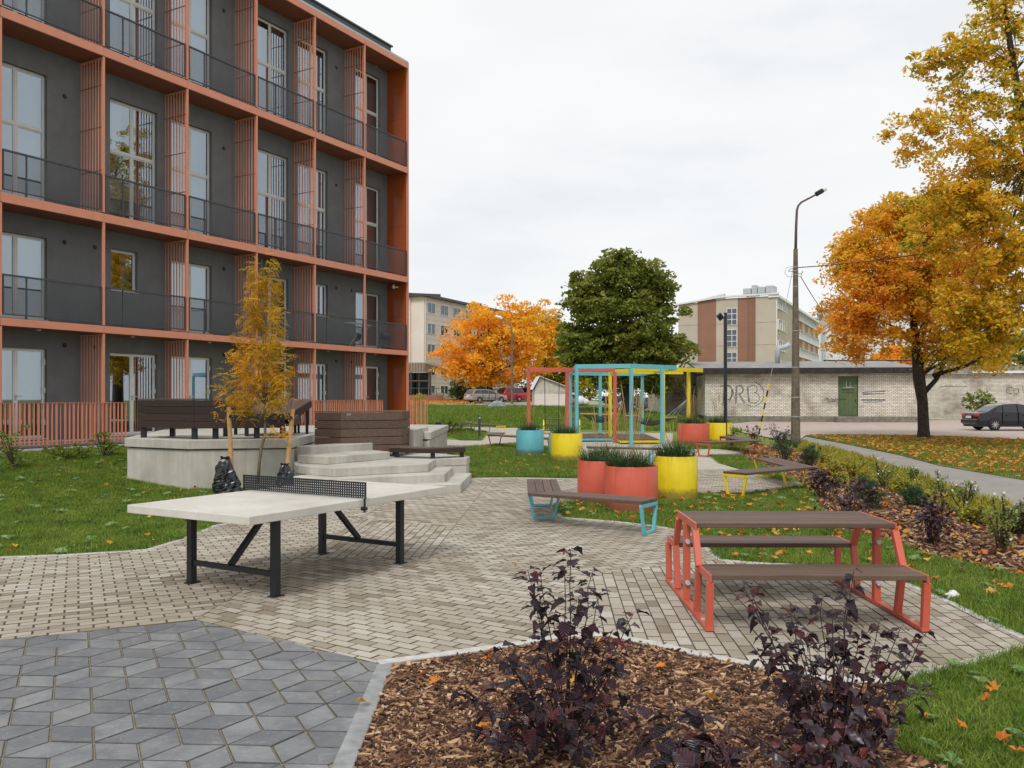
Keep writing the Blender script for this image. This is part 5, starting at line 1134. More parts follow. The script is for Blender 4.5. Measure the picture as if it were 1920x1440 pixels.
# front end faces the camera; its long side recedes to the right
dirx = Vector((.42, .907, 0)).normalized(); sgn = math.atan2(dirx.y, dirx.x)
ML = Matrix.Rotation(sgn, 4, 'Z'); MF = Matrix.Rotation(sgn-math.radians(90)+math.radians(90), 4, 'Z')
q = MB(); Lb = 30.0; q.box(0, Lb, 0, 12, zg-1, 15.4, M=ML); q.build('wall', m_cream, CB_)
q = MB(); q.box(-.6, Lb+.5, -.6, 12.5, 15.4, 15.7, M=ML); q.build('roof', m_rail, CB_)
for a in (-12, 1): q = MB(); q.add([ML @ Vector(v) for v in ((a+10, 2, 15.7), (a+20, 2, 15.7), (a+20, 9, 15.7), (a+10, 9, 15.7), (a+10, 2, 15.8), (a+20, 2, 16.7), (a+20, 9, 16.7), (a+10, 9, 15.8))], [(4, 5, 6, 7), (0, 1, 5, 4), (2, 3, 7, 6), (1, 2, 6, 5), (3, 0, 4, 7)]); q.build('roof_monitor', m_rail, CB_)
for k in range(8):
    for j in range(5):
        zz = 2.1+j*2.8
        far_window(CB_, .8+k*3.6, 2.9+k*3.6, zz, zz+1.45, ML, 2)
q = MB(); [q.box(-.0-.012, Lb+.01, -.012, -.0, z, z+.03, M=ML) for z in np.arange(2.5, 15.2, .66)]; jj = q.build('cladding_joint', m_tan, CB_); jj['kind'] = 'stuff'
q = MB(); q.box(-.3, -.012, 2.0, 12, 2.0, 15.3, M=ML); q.build('end_wall', m_cream, CB_); q = MB(); [q.box(-.312, -.3, 2, 12, z, z+.03, M=ML) for z in np.arange(2.5, 15.2, .66)]; q.build('cladding_joint', m_tan, CB_)['kind'] = 'stuff'
q = MB(); q.box(.1, .2, -.14, -.04, 2, 15.3, M=ML); q.build('downpipe', m_white, CB_)
q = MB(); q.box(-.05, Lb, -.05, -.0, .5, 2.5, M=ML); q.build('plinth', m_tan, CB_)
# canopy entrance
EN = empty('entrance_canopy', (0, 0, 0), 0, 'low entrance with corrugated canopy, posts and dark glass at the cream block', 'entrance')
def ATb(px, py, Y): v = AT(px, py, Y); return v
m_canopy = speck('ribbed_canopy', (.16, .14, .10), (.24, .21, .16), 3, .7, .2)
a, b, c = AT(700, 680, 105), AT(797, 680, 105), AT(842, 693, 107)
q = MB(); q.add([(-22, 105, 5.0), (b.x, 105, 5.0), (b.x, 105, 6.1), (-22, 105, 6.1), (b.x+3.2, 108, 5.0), (b.x+3.2, 108, 5.25), (-22, 110, 6.4), (b.x+1, 110, 6.4)], [(0, 1, 2, 3), (1, 4, 5, 2), (3, 2, 7, 6), (2, 5, 7), (0, 6, 7, 4, 1)]); q.build('canopy', m_canopy, EN)
q = MB(); [q.box(x, x+.06, 104.93, 104.995, 5.05, 6.05) for x in np.arange(-18, b.x, .35)]; q.build('rib', m_tan, EN)['kind'] = 'stuff'
for x in (-14.9, -12.4, -10.0): MB().box(x-.1, x+.1, 104.6, 104.8, 1.2, 5.0).build('post', m_rail, EN)
MB().box(-20, -10.4, 107, 107.3, 1.3, 5.0).build('glazing', m_glassdk, EN); MB().box(-20, -10.4, 107.4, 107.6, 1.3, 5.0).build('inner_wall', m_dark, EN)
q = MB(); [q.box(x, x+.09, 106.9, 106.99, 1.3, 5.0) for x in (-15.5, -14.2, -13, -11.7, -10.5)]; q.box(-20, -10.4, 106.9, 106.98, 3.9, 4.05); q.build('mullion', m_tan, EN)
MB().box(-14.6, -8.4, 103.5, 104.3, 1.0, 2.15).build('parapet', m_brn, EN); q = MB(); [q.tube([(-14.6+k*.9, 103.6, 2.1), (-14.6+k*.9, 103.6, 3.0)], .03, 5) for k in range(8)]; q.tube([(-14.6, 103.6, 3.0), (-8.3, 103.6, 3.0), (-4.8, 103.2, 2.0)], .035, 5); q.tube([(-8.3, 103.6, 2.5), (-4.8, 103.2, 1.5)], .03, 5); q.build('handrail', m_rail, EN)
# beige and brown block on the right
bl0, bl1 = P(1272, 124), P(1455, 117.5); BB = empty('striped_apartment_block', (0, 0, 0), 0, 'beige and brown striped five storey block behind the garages', 'building')
th = math.atan2(bl1[1]-bl0[1], bl1[0]-bl0[0]); M1 = Matrix.Translation((*bl0, 0)) @ Matrix.Rotation(th, 4, 'Z'); Wd = math.hypot(bl1[0]-bl0[0], bl1[1]-bl0[1]); ztp = 15.9
fr = [0, .205, .40, .62, .80, 1.0]
cc_ = [m_tan, m_brn, m_tan, m_brn, m_tan]
wx0, wx1 = Wd*.525, Wd*.625
for k in range(5):
    q = MB(); ff = fr[:]; q.box(Wd*fr[k], Wd*fr[k+1], 0, .4, 0, 15.1+min(.8, 2.2*fr[k+1]), M=M1); q.build('wall', cc_[k], BB)
q = MB(); q.box(0, Wd, .4, 14, 0, 15.0, M=M1); q.build('core', m_tan, BB)
q = MB(); q.bar(M1 @ Vector((-.3, -.1, 15.4)), M1 @ Vector((Wd*.45, -.1, 16.15)), .5, .22); q.bar(M1 @ Vector((Wd*.45, -.1, 16.15)), M1 @ Vector((Wd+.4, -.1, 16.2)), .5, .22); q.build('roof_edge', m_white, BB)
for j, (za, zb_) in enumerate(((12.1, 14.5), (9.0, 11.5), (5.8, 8.3))): far_window(BB, Wd*.51, Wd*.615, za, zb_, M1, 2, 3, .1)
q = MB(); [q.tube([M1 @ Vector((Wd*x, -.15, 4)), M1 @ Vector((Wd*x, -.15, 16.5))], .04, 5) for x in (.725, .79)]; [q.tube([M1 @ Vector((Wd*.725, -.15, z)), M1 @ Vector((Wd*.79, -.15, z))], .02, 4) for z in np.arange(5, 16.5, .4)]; q.build('ladder', m_brn, BB)
q = MB(); [q.box(0, Wd, -.012, 0, z, z+.04, M=M1) for z in (6.1, 9.2, 12.3)]; q.build('panel_joint', m_brn, BB)
sd0 = P(1455, 117.5); sd1 = P(1534, 160); th2 = math.atan2(sd1[1]-sd0[1], sd1[0]-sd0[0]); M2 = Matrix.Translation((*sd0, 0)) @ Matrix.Rotation(th2, 4, 'Z'); L2 = math.hypot(sd1[0]-sd0[0], sd1[1]-sd0[1])
q = MB(); q.box(.25, L2, .02, .6, 0, 15.7, M=M2); q.build('side_wall', m_tan, BB)
q = MB(); q.box(-.2, L2+.3, -.4, 1, 15.7, 16.05, M=M2); q.build('gutter', m_white, BB); q = MB(); q.box(.1, .25, -.15, 0, 1, 15.7, M=M2); q.build('downpipe', m_white, BB)
npan = 13
for j in range(5):
    z = 2.6+j*2.9
    for k in range(npan):
        x0 = .8+k*(L2-1.5)/npan; w_ = (L2-1.5)/npan
        if z > 3: q = MB(); q.box(x0, x0+w_*.98, -.05, .015, z-1.35, z, M=M2); q.build('spandrel_panel', m_rust if k % 2 == 0 else m_tan, BB)
        far_window(BB, x0+.15, x0+w_-.15, z+.03, z+1.5, M2, 2, 1, .25)
hv = empty('rooftop_ventilation', (0, 0, 0), 0, 'silver ventilation units on the roof of the striped block', 'ventilation unit')
for k, (a, b, c, d) in enumerate(((.66, .74, 16.3, 17.3), (.745, .80, 16.3, 17.7), (.805, .88, 16.4, 17.4), (.885, .97, 16.4, 17.5))): q = MB(); q.box(Wd*a, Wd*b, .8, 3, c, d, M=M1); q.build('unit', m_galv, hv, bevel=.08)
q = MB(); q.tube([M1 @ Vector((Wd*.15, 4, 16.0)), M1 @ Vector((Wd*.42, 4, 16.7))], .45, 10); q.build('duct', m_galv, hv)
WB = empty('white_hall', (*P(1500, 170), 0), 0, 'plain white hall wall behind the striped block and the maple', 'building'); MB().box(0, 26, 0, 10, 0, 17.6).build('wall', m_wht, WB); MB().box(-.3, 26, -.2, 10, 17.6, 17.9).build('roof_edge', m_galv, WB); q = MB(); q.tube([(4.6, -.3, 0), (4.6, -.3, 18.3)], .35, 8); q.build('flue', m_galv, WB); MB().box(3.6, 6, -.6, .6, 18.0, 19.4).build('vent_unit', m_galv, WB)
# small brick kiosk
ki = P(1003, 84); zk = T(ki[0]+1, 84); KI = empty('brick_shed', (*ki, zk), .05, 'small white brick shed with a steep pale metal roof beyond the swing', 'shed')
m_wbrick = m_brick
q = MB(); q.add([(0, 0, 0), (3.0, 0, 0), (3.0, 0, 1.9), (.5, 0, 2.85), (0, 0, 1.7), (0, 4, 0), (3, 4, 0), (3, 4, 1.9), (.5, 4, 2.85), (0, 4, 1.7)], [(0, 1, 2, 3, 4), (9, 8, 7, 6, 5), (1, 6, 7, 2), (5, 0, 4, 9)]); q.build('wall', m_brick, KI)
q = MB(); q.bar((3.25, 2, 1.85), (.45, 2, 2.93), 4.5, .06); q.build('roof', m_cream, KI); q = MB(); q.bar((.45, 2, 2.93), (-.25, 2, 1.6), 4.5, .06); q.build('roof', m_wht, KI)
MB().box(-.04, 3.04, -.035, 0, -.2, 1.15).build('plaster_base', m_cream, KI)
bo = MB(); bo.lathe([(0.02, 0), (.55, .02), (.72, .22), (.60, .48), (.3, .62), (.02, .66)], 14)
bo.v = [(x*1.15+.12*math.sin(y*5+z*4), y*.8+.1*math.sin(x*6), z*(1+.18*math.sin(x*3+1))) for x, y, z in bo.v]
o = bo.build('boulder', speck('boulder_stone', (.16, .18, .19), (.36, .38, .38), 5, .9, .5, .03, 14), smooth=False, loc=(*P(930, 76), T(P(930, 76)[0], 76)-.05)); tag(o, 'grey boulder at the far edge of the lawn before the silver estate car', 'boulder')
gs = empty('cream_garden_sculpture', (*P(1087, 86), T(7, 86)), 0, 'cream and brown garden animal figures on the far lawn', 'sculpture')
for dx_, r_, m in ((0, .55, m_wht), (.55, .4, m_cream), (-.9, .4, m_brn)): b = MB().lathe([(0, 0), (r_, .1), (r_*1.1, r_), (r_*.6, r_*1.6), (0, r_*1.7)], 12, (dx_, 0)); b.build('figure', m, gs, smooth=True)
cg = MB(); cg.lathe([(.02, 0), (.10, .0), (.12, .06), (.07, .11), (.0, .12)], 9); cg.v = [(x+.02*math.sin(z*60+y*40), y*.7, z*(1+.25*math.sin(x*40))*.75) for x, y, z in cg.v]
o = cg.build('crumpled_paper', m_white, loc=(*G(1785, 1121), .0), rot=(0, 0, .4)); o.scale = (.62, .62, .62); tag(o, 'crumpled white paper lying in the grass right of the picnic table', 'paper')

# ------------------------------------------------------------------ cars
def car(name, label, loc, rz, col, style='saloon', L_=4.5, rough=.25):
    o = empty(name, loc, rz, label, 'car', 'parked cars'); m = Mat(name+'_paint', col, rough, .3, .6).m
    for i_ in ('Coat Weight',): 
        m.node_tree.nodes['Principled BSDF'].inputs[i_].default_value = .25
    W_ = .86; x0, x1 = -L_/2, L_/2                  # rear at -x
    if style == 'saloon':
        body = [(x0, .42), (x0+.02, .72), (x0+.08, .93), (x0+.75, .98), (x0+1.2, .97), (x1-1.3, .95), (x1-.55, .82), (x1-.1, .70), (x1, .52), (x1-.02, .32), (x0+.05, .30)]
        cab = [(x0+.62, .96), (x0+1.15, 1.30), (x0+1.45, 1.40), (x0+2.25, 1.43), (x0+2.7, 1.36), (x1-1.15, .94)]; win = [(x0+.80, .97), (x0+1.22, 1.28), (x0+1.5, 1.355), (x0+2.25, 1.38), (x0+2.65, 1.31), (x1-1.32, .95)]
    else:
        hh = 1.48 if style == 'estate' else 1.66
        body = [(x0, .42), (x0+.0, .70), (x0+.06, .95), (x0+.3, 1.0), (x0+1.2, .99), (x1-1.25, .96), (x1-.45, .84), (x1-.06, .68), (x1, .5), (x1-.02, .32), (x0+.05, .30)]
        cab = [(x0+.05, .98), (x0+.36, hh-.10), (x0+.6, hh-.02), (x0+1.8, hh), (x0+2.6, hh-.08), (x1-1.05, .95)]; win = [(x0+.18, 1.0), (x0+.45, hh-.15), (x0+.65, hh-.08), (x0+1.8, hh-.06), (x0+2.55, hh-.14), (x1-1.25, .97)]
    def ext(prof, wf, n=5):
        q = MB(); k = len(prof); ws = [-1, -.93, .93, 1]; vs = []
        for s_ in ws:
            for x, z in prof: f_ = wf(z)*(1 if abs(s_) < 1 else .965); vs.append((x*(1 if abs(s_) < 1 else .985), (s_ if abs(s_) < 1 else s_)*f_, z if abs(s_) < 1 else z))
        fs = [(a*k+i, a*k+(i+1) % k, (a+1)*k+(i+1) % k, (a+1)*k+i) for a in range(3) for i in range(k)]+[tuple(range(k-1, -1, -1)), tuple(range(3*k, 4*k))]
        return q.add(vs, fs)
    b = ext(body, lambda z: W_*(1-.10*abs(z-.62))).build('body', m, o, bevel=.05, seg=3, smooth=True)
    ext(cab, lambda z: W_*(.94-.30*max(0, z-.95)), 5).build('cabin', m, o, bevel=.05, seg=3, smooth=True)
    for s_ in (-1, 1):
        wy = lambda z: s_*(W_*(.94-.30*max(0, z-.95))+.006)
        n = len(win); xs_ = [p[0] for p in win]; cuts = [win[0][0], x0+(1.35 if style == 'saloon' else 1.15), x0+2.15, win[-1][0]]
        for a, c in zip(cuts[:-1], cuts[1:]):
            pl_ = clip(ccw(win), [(1, 0, c-.03), (-1, 0, -a-.03)])
            if len(pl_) > 2: q = MB(); q.add([(x, wy(z), z) for x, z in pl_], [tuple(range(len(pl_)))]); q.build('window', m_glasscar, o)
        for wx in (x0+.92, x1-.85):
            q = MB(); M_ = Matrix.Translation((wx, s_*(W_-.10), .315)) @ Matrix.Rotation(math.radians(90), 4, 'X'); t = MB().lathe([(.19, -.1), (.29, -.10), (.315, -.07), (.315, .07), (.29, .10), (.21, .105)], 28); q.add([M_ @ Vector(v) for v in t.v], t.f); w_ = q.build('wheel', m_rubber, o, smooth=True)
            q = MB(); t = MB().lathe([(.215, .075*-s_), (.2, .09*-s_)], 28); q.add([M_ @ Vector(v) for v in t.v], t.f)
            for k in range(10):
                an = k*math.pi/5; q.bar(M_ @ Vector((0, 0, -s_*.085)), M_ @ Vector((.2*math.cos(an), .2*math.sin(an), -s_*.095)), .025, .03)
            q.build('rim', m_alloy, w_)
            q = MB(); t = MB().lathe([(0, 0.02*-s_), (.21, .02*-s_)], 20); q.add([M_ @ Vector(v) for v in t.v], t.f); q.build('brake_disc', m_black, w_)
            q = MB(); t = MB().lathe([(.37, .0), (.37, .012)], 24); 
            arc = [(wx+.37*math.cos(a_), s_*(W_*.985), .315+.37*math.sin(a_)) for a_ in np.linspace(0, math.pi, 14)]; arc2 = [(wx+.30*math.cos(a_), s_*(W_*.985), .315+.30*math.sin(a_)) for a_ in np.linspace(0, math.pi, 14)]
            q = MB(); q.add(arc+arc2, [(i, i+1, 15+i, 14+i) for i in range(13)]); q.build('wheel_arch', m_black, o)
        q = MB(); q.box(x0-.01, x0+.16, min(s_*.42, s_*.80), max(s_*.42, s_*.80), .74, .90); q.build('tail_light', m_tail, o, bevel=.02)
        q = MB(); q.box(x1-.30, x1-.06, min(s_*.5, s_*.80), max(s_*.5, s_*.80), .62, .76); q.build('headlight', m_lens, o, bevel=.03)
        q = MB(); q.box(x1-1.55, x1-1.35, min(s_*.82, s_*.98), max(s_*.82, s_*.98), .96, 1.08); q.build('door_mirror', m, o, bevel=.03)
        q = MB(); [q.box(x_, x_+.16, min(s_*.845, s_*.875), max(s_*.845, s_*.875), .80, .83) for x_ in (x0+1.5, x0+2.45)]; q.build('door_handle', m, o)
        q = MB(); [q.box(x_, x_+.008, min(s_*.80, s_*.868), max(s_*.80, s_*.868), .36, .95) for x_ in (x0+1.32, x0+2.18, x0+3.05)]; q.box(x0+1.3, x1-1.3, min(s_*.85, s_*.868), max(s_*.85, s_*.868), .50, .53); q.build('door_gap', m_black, o)
    q = MB()
    rw = [(cab[0][0]+.03, cab[0][1]+.04), (cab[1][0], cab[1][1])]; fw = [(cab[-1][0]-.05, cab[-1][1]+.03), (cab[-2][0]+.02, cab[-2][1]-.02)]
    for pa, pb, sg in ((rw[0], rw[1], -1), (fw[0], fw[1], 1)):
        wa, wb = W_*.80, W_*.70; d_ = .03*sg
        q.add([(pa[0]+d_, -wa, pa[1]), (pa[0]+d_, wa, pa[1]), (pb[0]+d_, wb, pb[1]), (pb[0]+d_, -wb, pb[1])], [(0, 1, 2, 3)])
    q.build('windscreen', m_glasscar, o)
    q = MB(); q.box(x0-.05, x0+.05, -.80, .80, .36, .60); q.build('rear_bumper', m, o, bevel=.03); q = MB(); q.box(x1-.06, x1+.05, -.78, .78, .30, .52); q.build('front_bumper', m, o, bevel=.03)
    MB().box(x0-.058, x0-.05, -.26, .26, .66, .78).build('number_plate', m_white, o); MB().box(x1+.05, x1+.06, -.26, .26, .36, .46).build('number_plate', m_white, o)
    MB().box(x0+.1, x1-.1, -.78, .78, .2, .34).build('underbody', m_black, o)
    return o
m_glasscar = Mat('dark_car_glass', (.015, .018, .02), .06, spec=.8).m; m_tail = Mat('red_lamp_lens', (.45, .015, .02), .15).m; m_lens = Mat('clear_lamp_lens', (.7, .7, .72), .1).m
bc = P(1829, 45.6); car('black_saloon_car', 'black saloon car parked at the right in front of the brick garages', (bc[0]+2.28, 46.3, T(27, 46)+.01), math.radians(1), (.012, .012, .016), 'saloon', 4.5, .16)
def pc(px, Y): x = (px-960)*Y/FPX; return (x, Y, T(x, Y)+.07)
car('silver_estate_car', 'brownish silver estate car parked beside the far street lamp, seen from behind', pc(911, 93), math.radians(38), (.34, .31, .28), 'estate', 4.7)
car('red_hatchback_car', 'bright red car between the silver estate and the street lamp', pc(951, 98), math.radians(215), (.55, .015, .03), 'suv', 4.1)
car('silver_car', 'pale silver car parked right of the street lamp', pc(985, 106), math.radians(155), (.45, .45, .44), 'suv', 4.3)
for i, (px, Y, rz, col, lb) in enumerate(((1198, 104, 30, (.10, .12, .14), 'dark grey estate car seen through the pergola under the chestnut'), (1160, 110, 20, (.02, .022, .03), 'black car in the shade left of the chestnut trunk'), (1013, 118, 160, (.5, .5, .5), 'white car glimpsed above the brick shed wall'), (1228, 114, 15, (.35, .36, .38), 'grey car beyond the right blue pergola post'))):
    car('parked_car', lb, pc(px, Y), math.radians(rz), col, 'estate', 4.5)
# ------------------------------------------------------------------ trees
def leaf_cloud(name, centres, n_per, sig, flat_, size, mat, parent, seed, up=.5, kind=None, aspect=.62):
    """many small folded leaves gathered round bough centres"""
    r = np.random.default_rng(seed); C = np.asarray(centres, float); n = len(C)*n_per
    cen = np.repeat(C[:, :3], n_per, 0); sc = np.repeat(C[:, 3], n_per) if C.shape[1] > 3 else np.ones(n)
    d = r.normal(0, 1, (n, 3)); d /= np.linalg.norm(d, axis=1)[:, None]+1e-9; rad = r.random(n)**.45
    P_ = cen+d*(rad*sig*sc)[:, None]*np.array([1, 1, flat_]); P_[:, 2] -= (rad*rad*sig*sc*.25)
    nrm = r.normal(0, 1, (n, 3)); nrm[:, 2] = np.abs(nrm[:, 2])+up; nrm /= np.linalg.norm(nrm, axis=1)[:, None]
    a = np.cross(nrm, r.normal(0, 1, (n, 3))); a /= np.linalg.norm(a, axis=1)[:, None]+1e-9; b = np.cross(nrm, a)
    s_ = size*r.uniform(.55, 1.25, n)[:, None]
    V_ = np.stack([P_-a*s_*.5, P_+b*s_*aspect*.5-nrm*s_*.10, P_+a*s_*.5-nrm*s_*.12, P_-b*s_*aspect*.5-nrm*s_*.08], 1).reshape(-1, 3)
    o = np_mesh(name, V_, np.arange(n*4).reshape(n, 4), mat, parent)
    o['kind'] = 'stuff'
    return o
def boughs(lobes, seed, shell=.45, wob=.22):
    r = random.Random(seed); out_ = []
    for (cx, cy, cz, rx, ry, rz_, n) in lobes:
        for _ in range(n):
            while True:
                v = Vector((r.gauss(0, 1), r.gauss(0, 1), r.gauss(0, 1)))
                if v.length > .1: break
            v.normalize(); k = (r.random()**shell)*(1+wob*(math.sin(v.x*5+seed)*math.sin(v.z*6+1)+r.uniform(-.4, .5)))
            out_.append((cx+v.x*rx*k, cy+v.y*ry*k, cz+v.z*rz_*k, r.uniform(.6, 1.3)))
    return out_
def limbs(mb, root, tips, r0, seed, split=.45, n=5, wig=.06):
    rd = random.Random(seed)
    for t in tips:
        a, b = Vector(root), Vector(t[:3]); L_ = (b-a).length; m = a.lerp(b, split)+Vector((0, 0, L_*.10))+Vector([rd.gauss(0, L_*wig) for _ in range(3)])
        pts = []
        for i in range(n+1):
            s_ = i/n; pts.append(a*(1-s_)**2+m*2*s_*(1-s_)+b*s_*s_+Vector([rd.gauss(0, L_*.012) for _ in range(3)])*(1 if 0 < i < n else 0))
        mb.tube(pts, [max(.008, r0*(1-.9*(i/n))**1.0) for i in range(n+1)], 6, cap=False)
def tree(name, label, base, trunk, lobes, mat, leaf, n_per, sig, seed, cat='tree', group='trees round the courtyard', nb=26, bark=None, flat_=.55, shell=.45, twig=60, mat2=None, lr=.45):
    o = empty(name, base, 0, label, cat, group); B_ = Vector(base); bark = bark or m_bark
    tp = [(Vector(p[:3])-B_, p[3]) for p in trunk]; q = MB(); q.tube([p for p, _ in tp], [r_ for _, r_ in tp], 12, cap=False); q.build('trunk', bark, o, smooth=True)
    bs = boughs(lobes, seed, shell); bs = [(x-B_.x, y-B_.y, z-B_.z, s_) for x, y, z, s_ in bs]
    rd = random.Random(seed+5); q = MB(); top = tp[-1][0]; pick = rd.sample(bs, min(nb, len(bs))); hubs = [p for p, _ in tp[len(tp)//2:]]
    for b in pick:
        h_ = min(hubs, key=lambda h: (Vector(b[:3])-h).length+abs(h.z-b[2]+1.5)*.5); limbs(q, h_, [b], tp[-1][1]*rd.uniform(lr, lr+.25), rd.random()*999)
    q.build('branches', bark, o, smooth=True); q = MB()
    for b in rd.sample(bs, min(twig, len(bs))):
        p = min(pick, key=lambda c: (c[0]-b[0])**2+(c[1]-b[1])**2+(c[2]-b[2])**2); limbs(q, Vector(p[:3]), [b], tp[-1][1]*.13, rd.random()*999, n=4)
    tw = q.build('twigs', bark, o); tw['kind'] = 'stuff'
    if mat2:
        k = len(bs)*2//3; leaf_cloud('foliage', bs[:k], n_per, sig, flat_, leaf, mat, o, seed); leaf_cloud('foliage', bs[k:], n_per, sig, flat_, leaf, mat2, o, seed+1)
    else: leaf_cloud('foliage', bs, n_per, sig, flat_, leaf, mat, o, seed)
    return o
def LB(px, py, Y, rx, rz_, n, dY=0, ry=None):     # lobe given in photograph measures at depth Y
    v = AT(px, py, Y); k = Y/FPX; return (v.x, Y+dY, v.z, rx*k, (ry or rx)*k, rz_*k, n)
# chestnut
cb = (8.75, 65.0, T(8.75, 65)-.1)
tree('chestnut_tree', 'large dark green chestnut tree with a dense rounded crown behind the pergola', cb, [(8.75, 65, cb[2], .42), (8.7, 65, cb[2]+2.2, .36), (8.6, 65, 6, .3), (8.5, 65, 9.5, .16)],
     [LB(1170, 650, 65, 118, 42, 230, 0, 100), LB(1165, 590, 65, 103, 52, 170), LB(1160, 530, 65, 88, 42, 110), LB(1160, 498, 65, 55, 30, 50), LB(1238, 545, 65, 32, 38, 32), LB(1095, 550, 65, 30, 35, 26), LB(1245, 655, 65, 48, 30, 40), LB(1085, 645, 65, 42, 36, 40), LB(1225, 715, 65, 40, 20, 16), LB(1150, 700, 65, 70, 16, 26)],
     lf_green, .36, 62, .80, 3, nb=30, twig=40, flat_=.5, shell=.30)
# the nearer maple on the right
mb_ = (17.75, 36.8, T(17.75, 36.8)-.1)
M36 = 36.8
tree('maple_tree', 'golden maple with a forked dark trunk on the leafy strip before the garages', mb_, [(*mb_, .30), (17.75, 36.8, .4, .235), (17.7, 36.8, 1.6, .215), (17.55, 36.8, 2.6, .25), (17.4, 36.8, 4.2, .17), (17.2, 36.8, 6.2, .10)],
     [LB(1700, 520, M36, 135, 130, 230, 0, 110), LB(1622, 550, M36, 84, 120, 150), LB(1790, 480, M36, 110, 110, 120), LB(1590, 610, M36, 52, 60, 50), LB(1640, 440, M36, 55, 50, 45), LB(1770, 560, M36, 100, 120, 130), LB(1830, 640, M36, 90, 62, 70), LB(1700, 400, M36, 70, 50, 60), LB(1745, 405, M36, 75, 50, 60), LB(1820, 380, M36, 70, 50, 50), LB(1760, 660, M36, 55, 35, 20), LB(1600, 470, M36, 36, 50, 26)],
     lf_maple, .175, 64, .50, 11, nb=34, twig=170, mat2=lf_maple2, flat_=.62, shell=.42)
q = MB(); q.tube([(17.8, 36.8, 2.0), (18.3, 36.8, 2.55), (18.75, 36.7, 3.6), (19.1, 36.6, 4.6)], [.12, .10, .08, .05], 8); q.tube([(18.3, 36.8, 2.55), (18.1, 36.7, 2.7), (19.4, 36.5, 3.1), (21.0, 36.3, 4.0)], [.06, .1, .07, .04], 8)
o = q.build('side_limb', m_bark, bpy.data.objects['maple_tree'], smooth=True, loc=(-mb_[0], -mb_[1], -mb_[2]))
# the tall maple whose trunk stands just outside the picture
b2 = (18.6, 28.5, 0)
M28 = 28.0
tree('tall_maple_tree', 'tall airy golden maple reaching in from the right edge above the other trees', b2, [(*b2, .36), (18.45, 28.5, 3, .30), (17.6, 28.4, 7.0, .22), (17.2, 28.3, 9.5, .17), (16.6, 28.2, 12.5, .11), (16.1, 28, 15, .06)],
     [LB(1880, 55, M28, 78, 85, 46), LB(1805, 98, M28, 66, 30, 20), LB(1748, 112, M28, 58, 15, 14), LB(1870, 190, M28, 88, 62, 38), LB(1740, 235, M28, 80, 18, 20), LB(1705, 270, M28, 28, 30, 7), LB(1780, 170, M28, 50, 40, 12), LB(1815, 290, M28, 92, 55, 40), LB(1790, 370, M28, 85, 52, 42), LB(1755, 470, M28, 60, 70, 30), LB(1850, 540, M28, 90, 70, 60), LB(1905, 310, M28, 90, 70, 60), LB(1830, 400, M28, 80, 60, 60), LB(1900, 480, M28, 90, 90, 90), LB(1875, 610, M28, 75, 70, 75), LB(1800, 600, M28, 45, 60, 30), LB(1920, -80, M28, 120, 90, 60), LB(2020, 200, M28, 110, 160, 60), LB(2040, 500, M28, 120, 120, 50)],
     lf_maple2, .155, 62, .38, 21, nb=60, twig=300, mat2=lf_maple2, flat_=.6, shell=.5, lr=.3)
# far trees
def far_tree(name, label, px, pyb, Y, lobes, mat, leaf, n_per, sig, seed, tr=.35, th_=3, nb=14, twig=20, shell=.35):
    x = (px-960)*Y/FPX; z = T(x, Y)-.1; tree(name, label, (x, Y, z), [(x, Y, z, tr), (x, Y, z+th_*.5, tr*.8), (x+.1, Y, z+th_, tr*.75), (x, Y, z+th_*2, tr*.5)], [LB(*l[:2], Y, *l[2:]) for l in lobes], mat, leaf, n_per, sig, seed, group='trees in the distance', nb=nb, twig=twig, shell=shell)
far_tree('orange_maple_tree', 'bright orange maple before the cream apartment block', 918, 745, 101, [(925, 640, 88, 70, 120), (880, 670, 60, 45, 55), (960, 600, 55, 45, 45), (868, 690, 48, 28, 30), (985, 650, 42, 60, 45), (940, 690, 60, 30, 30), (895, 610, 50, 42, 40), (910, 712, 40, 14, 10)], lf_orange, .42, 52, 1.1, 31, .42, 3.2, 26, 60)
far_tree('orange_maple_tree', 'second orange maple right of the tall one, partly behind it', 1022, 745, 112, [(1010, 620, 40, 48, 60), (1015, 675, 46, 40, 40), (1040, 650, 28, 30, 20)], lf_orange, .45, 60, 1.2, 32, .35, 3)
far_tree('yellowing_tree', 'yellow green tree between the orange maples and the chestnut', 1050, 745, 118, [(1045, 640, 32, 50, 45), (1050, 690, 40, 38, 40), (1075, 720, 46, 26, 36)], lf_yellowgreen, .45, 60, 1.2, 33, .3, 3)
far_tree('distant_green_tree', 'dark green tree top showing behind the yellowing tree', 1040, 745, 138, [(1030, 620, 34, 34, 30), (1035, 660, 40, 40, 30)], lf_dkgreen, .5, 50, 1.5, 34, .3, 3)
for i, (px, py, Y, rx, rz_, m, lb) in enumerate(((1105, 700, 128, 48, 42, lf_dkgreen, 'dark tree far behind the pergola, left of the chestnut trunk'), (1170, 712, 122, 44, 28, lf_green, 'green tree in the far gap under the chestnut crown'), (1235, 700, 126, 45, 40, lf_dkgreen, 'dark tree far behind the right half of the pergola'), (1690, 672, 84, 40, 22, lf_orange, 'orange tree top above the garage roof behind the maple trunk'), (1830, 668, 88, 60, 26, lf_yellowgreen, 'yellow green tree top above the garages at the right'), (1920, 650, 90, 60, 40, lf_green, 'green tree top above the garages at the right edge'), (1640, 684, 86, 30, 14, lf_yellowgreen, 'low yellow green tree top above the green garage door'))):
    far_tree('distant_tree', lb, px, 745, Y, [(px, py, rx, rz_, 50)], m, .5, 48, 1.3, 40+i, .25, 3, 6, 8)
wd_ = [(x_+random.uniform(-2, 2), random.uniform(150, 160), T(x_, 150)+random.uniform(1, 5.5), 1) for x_ in np.arange(0, 40, .35)]
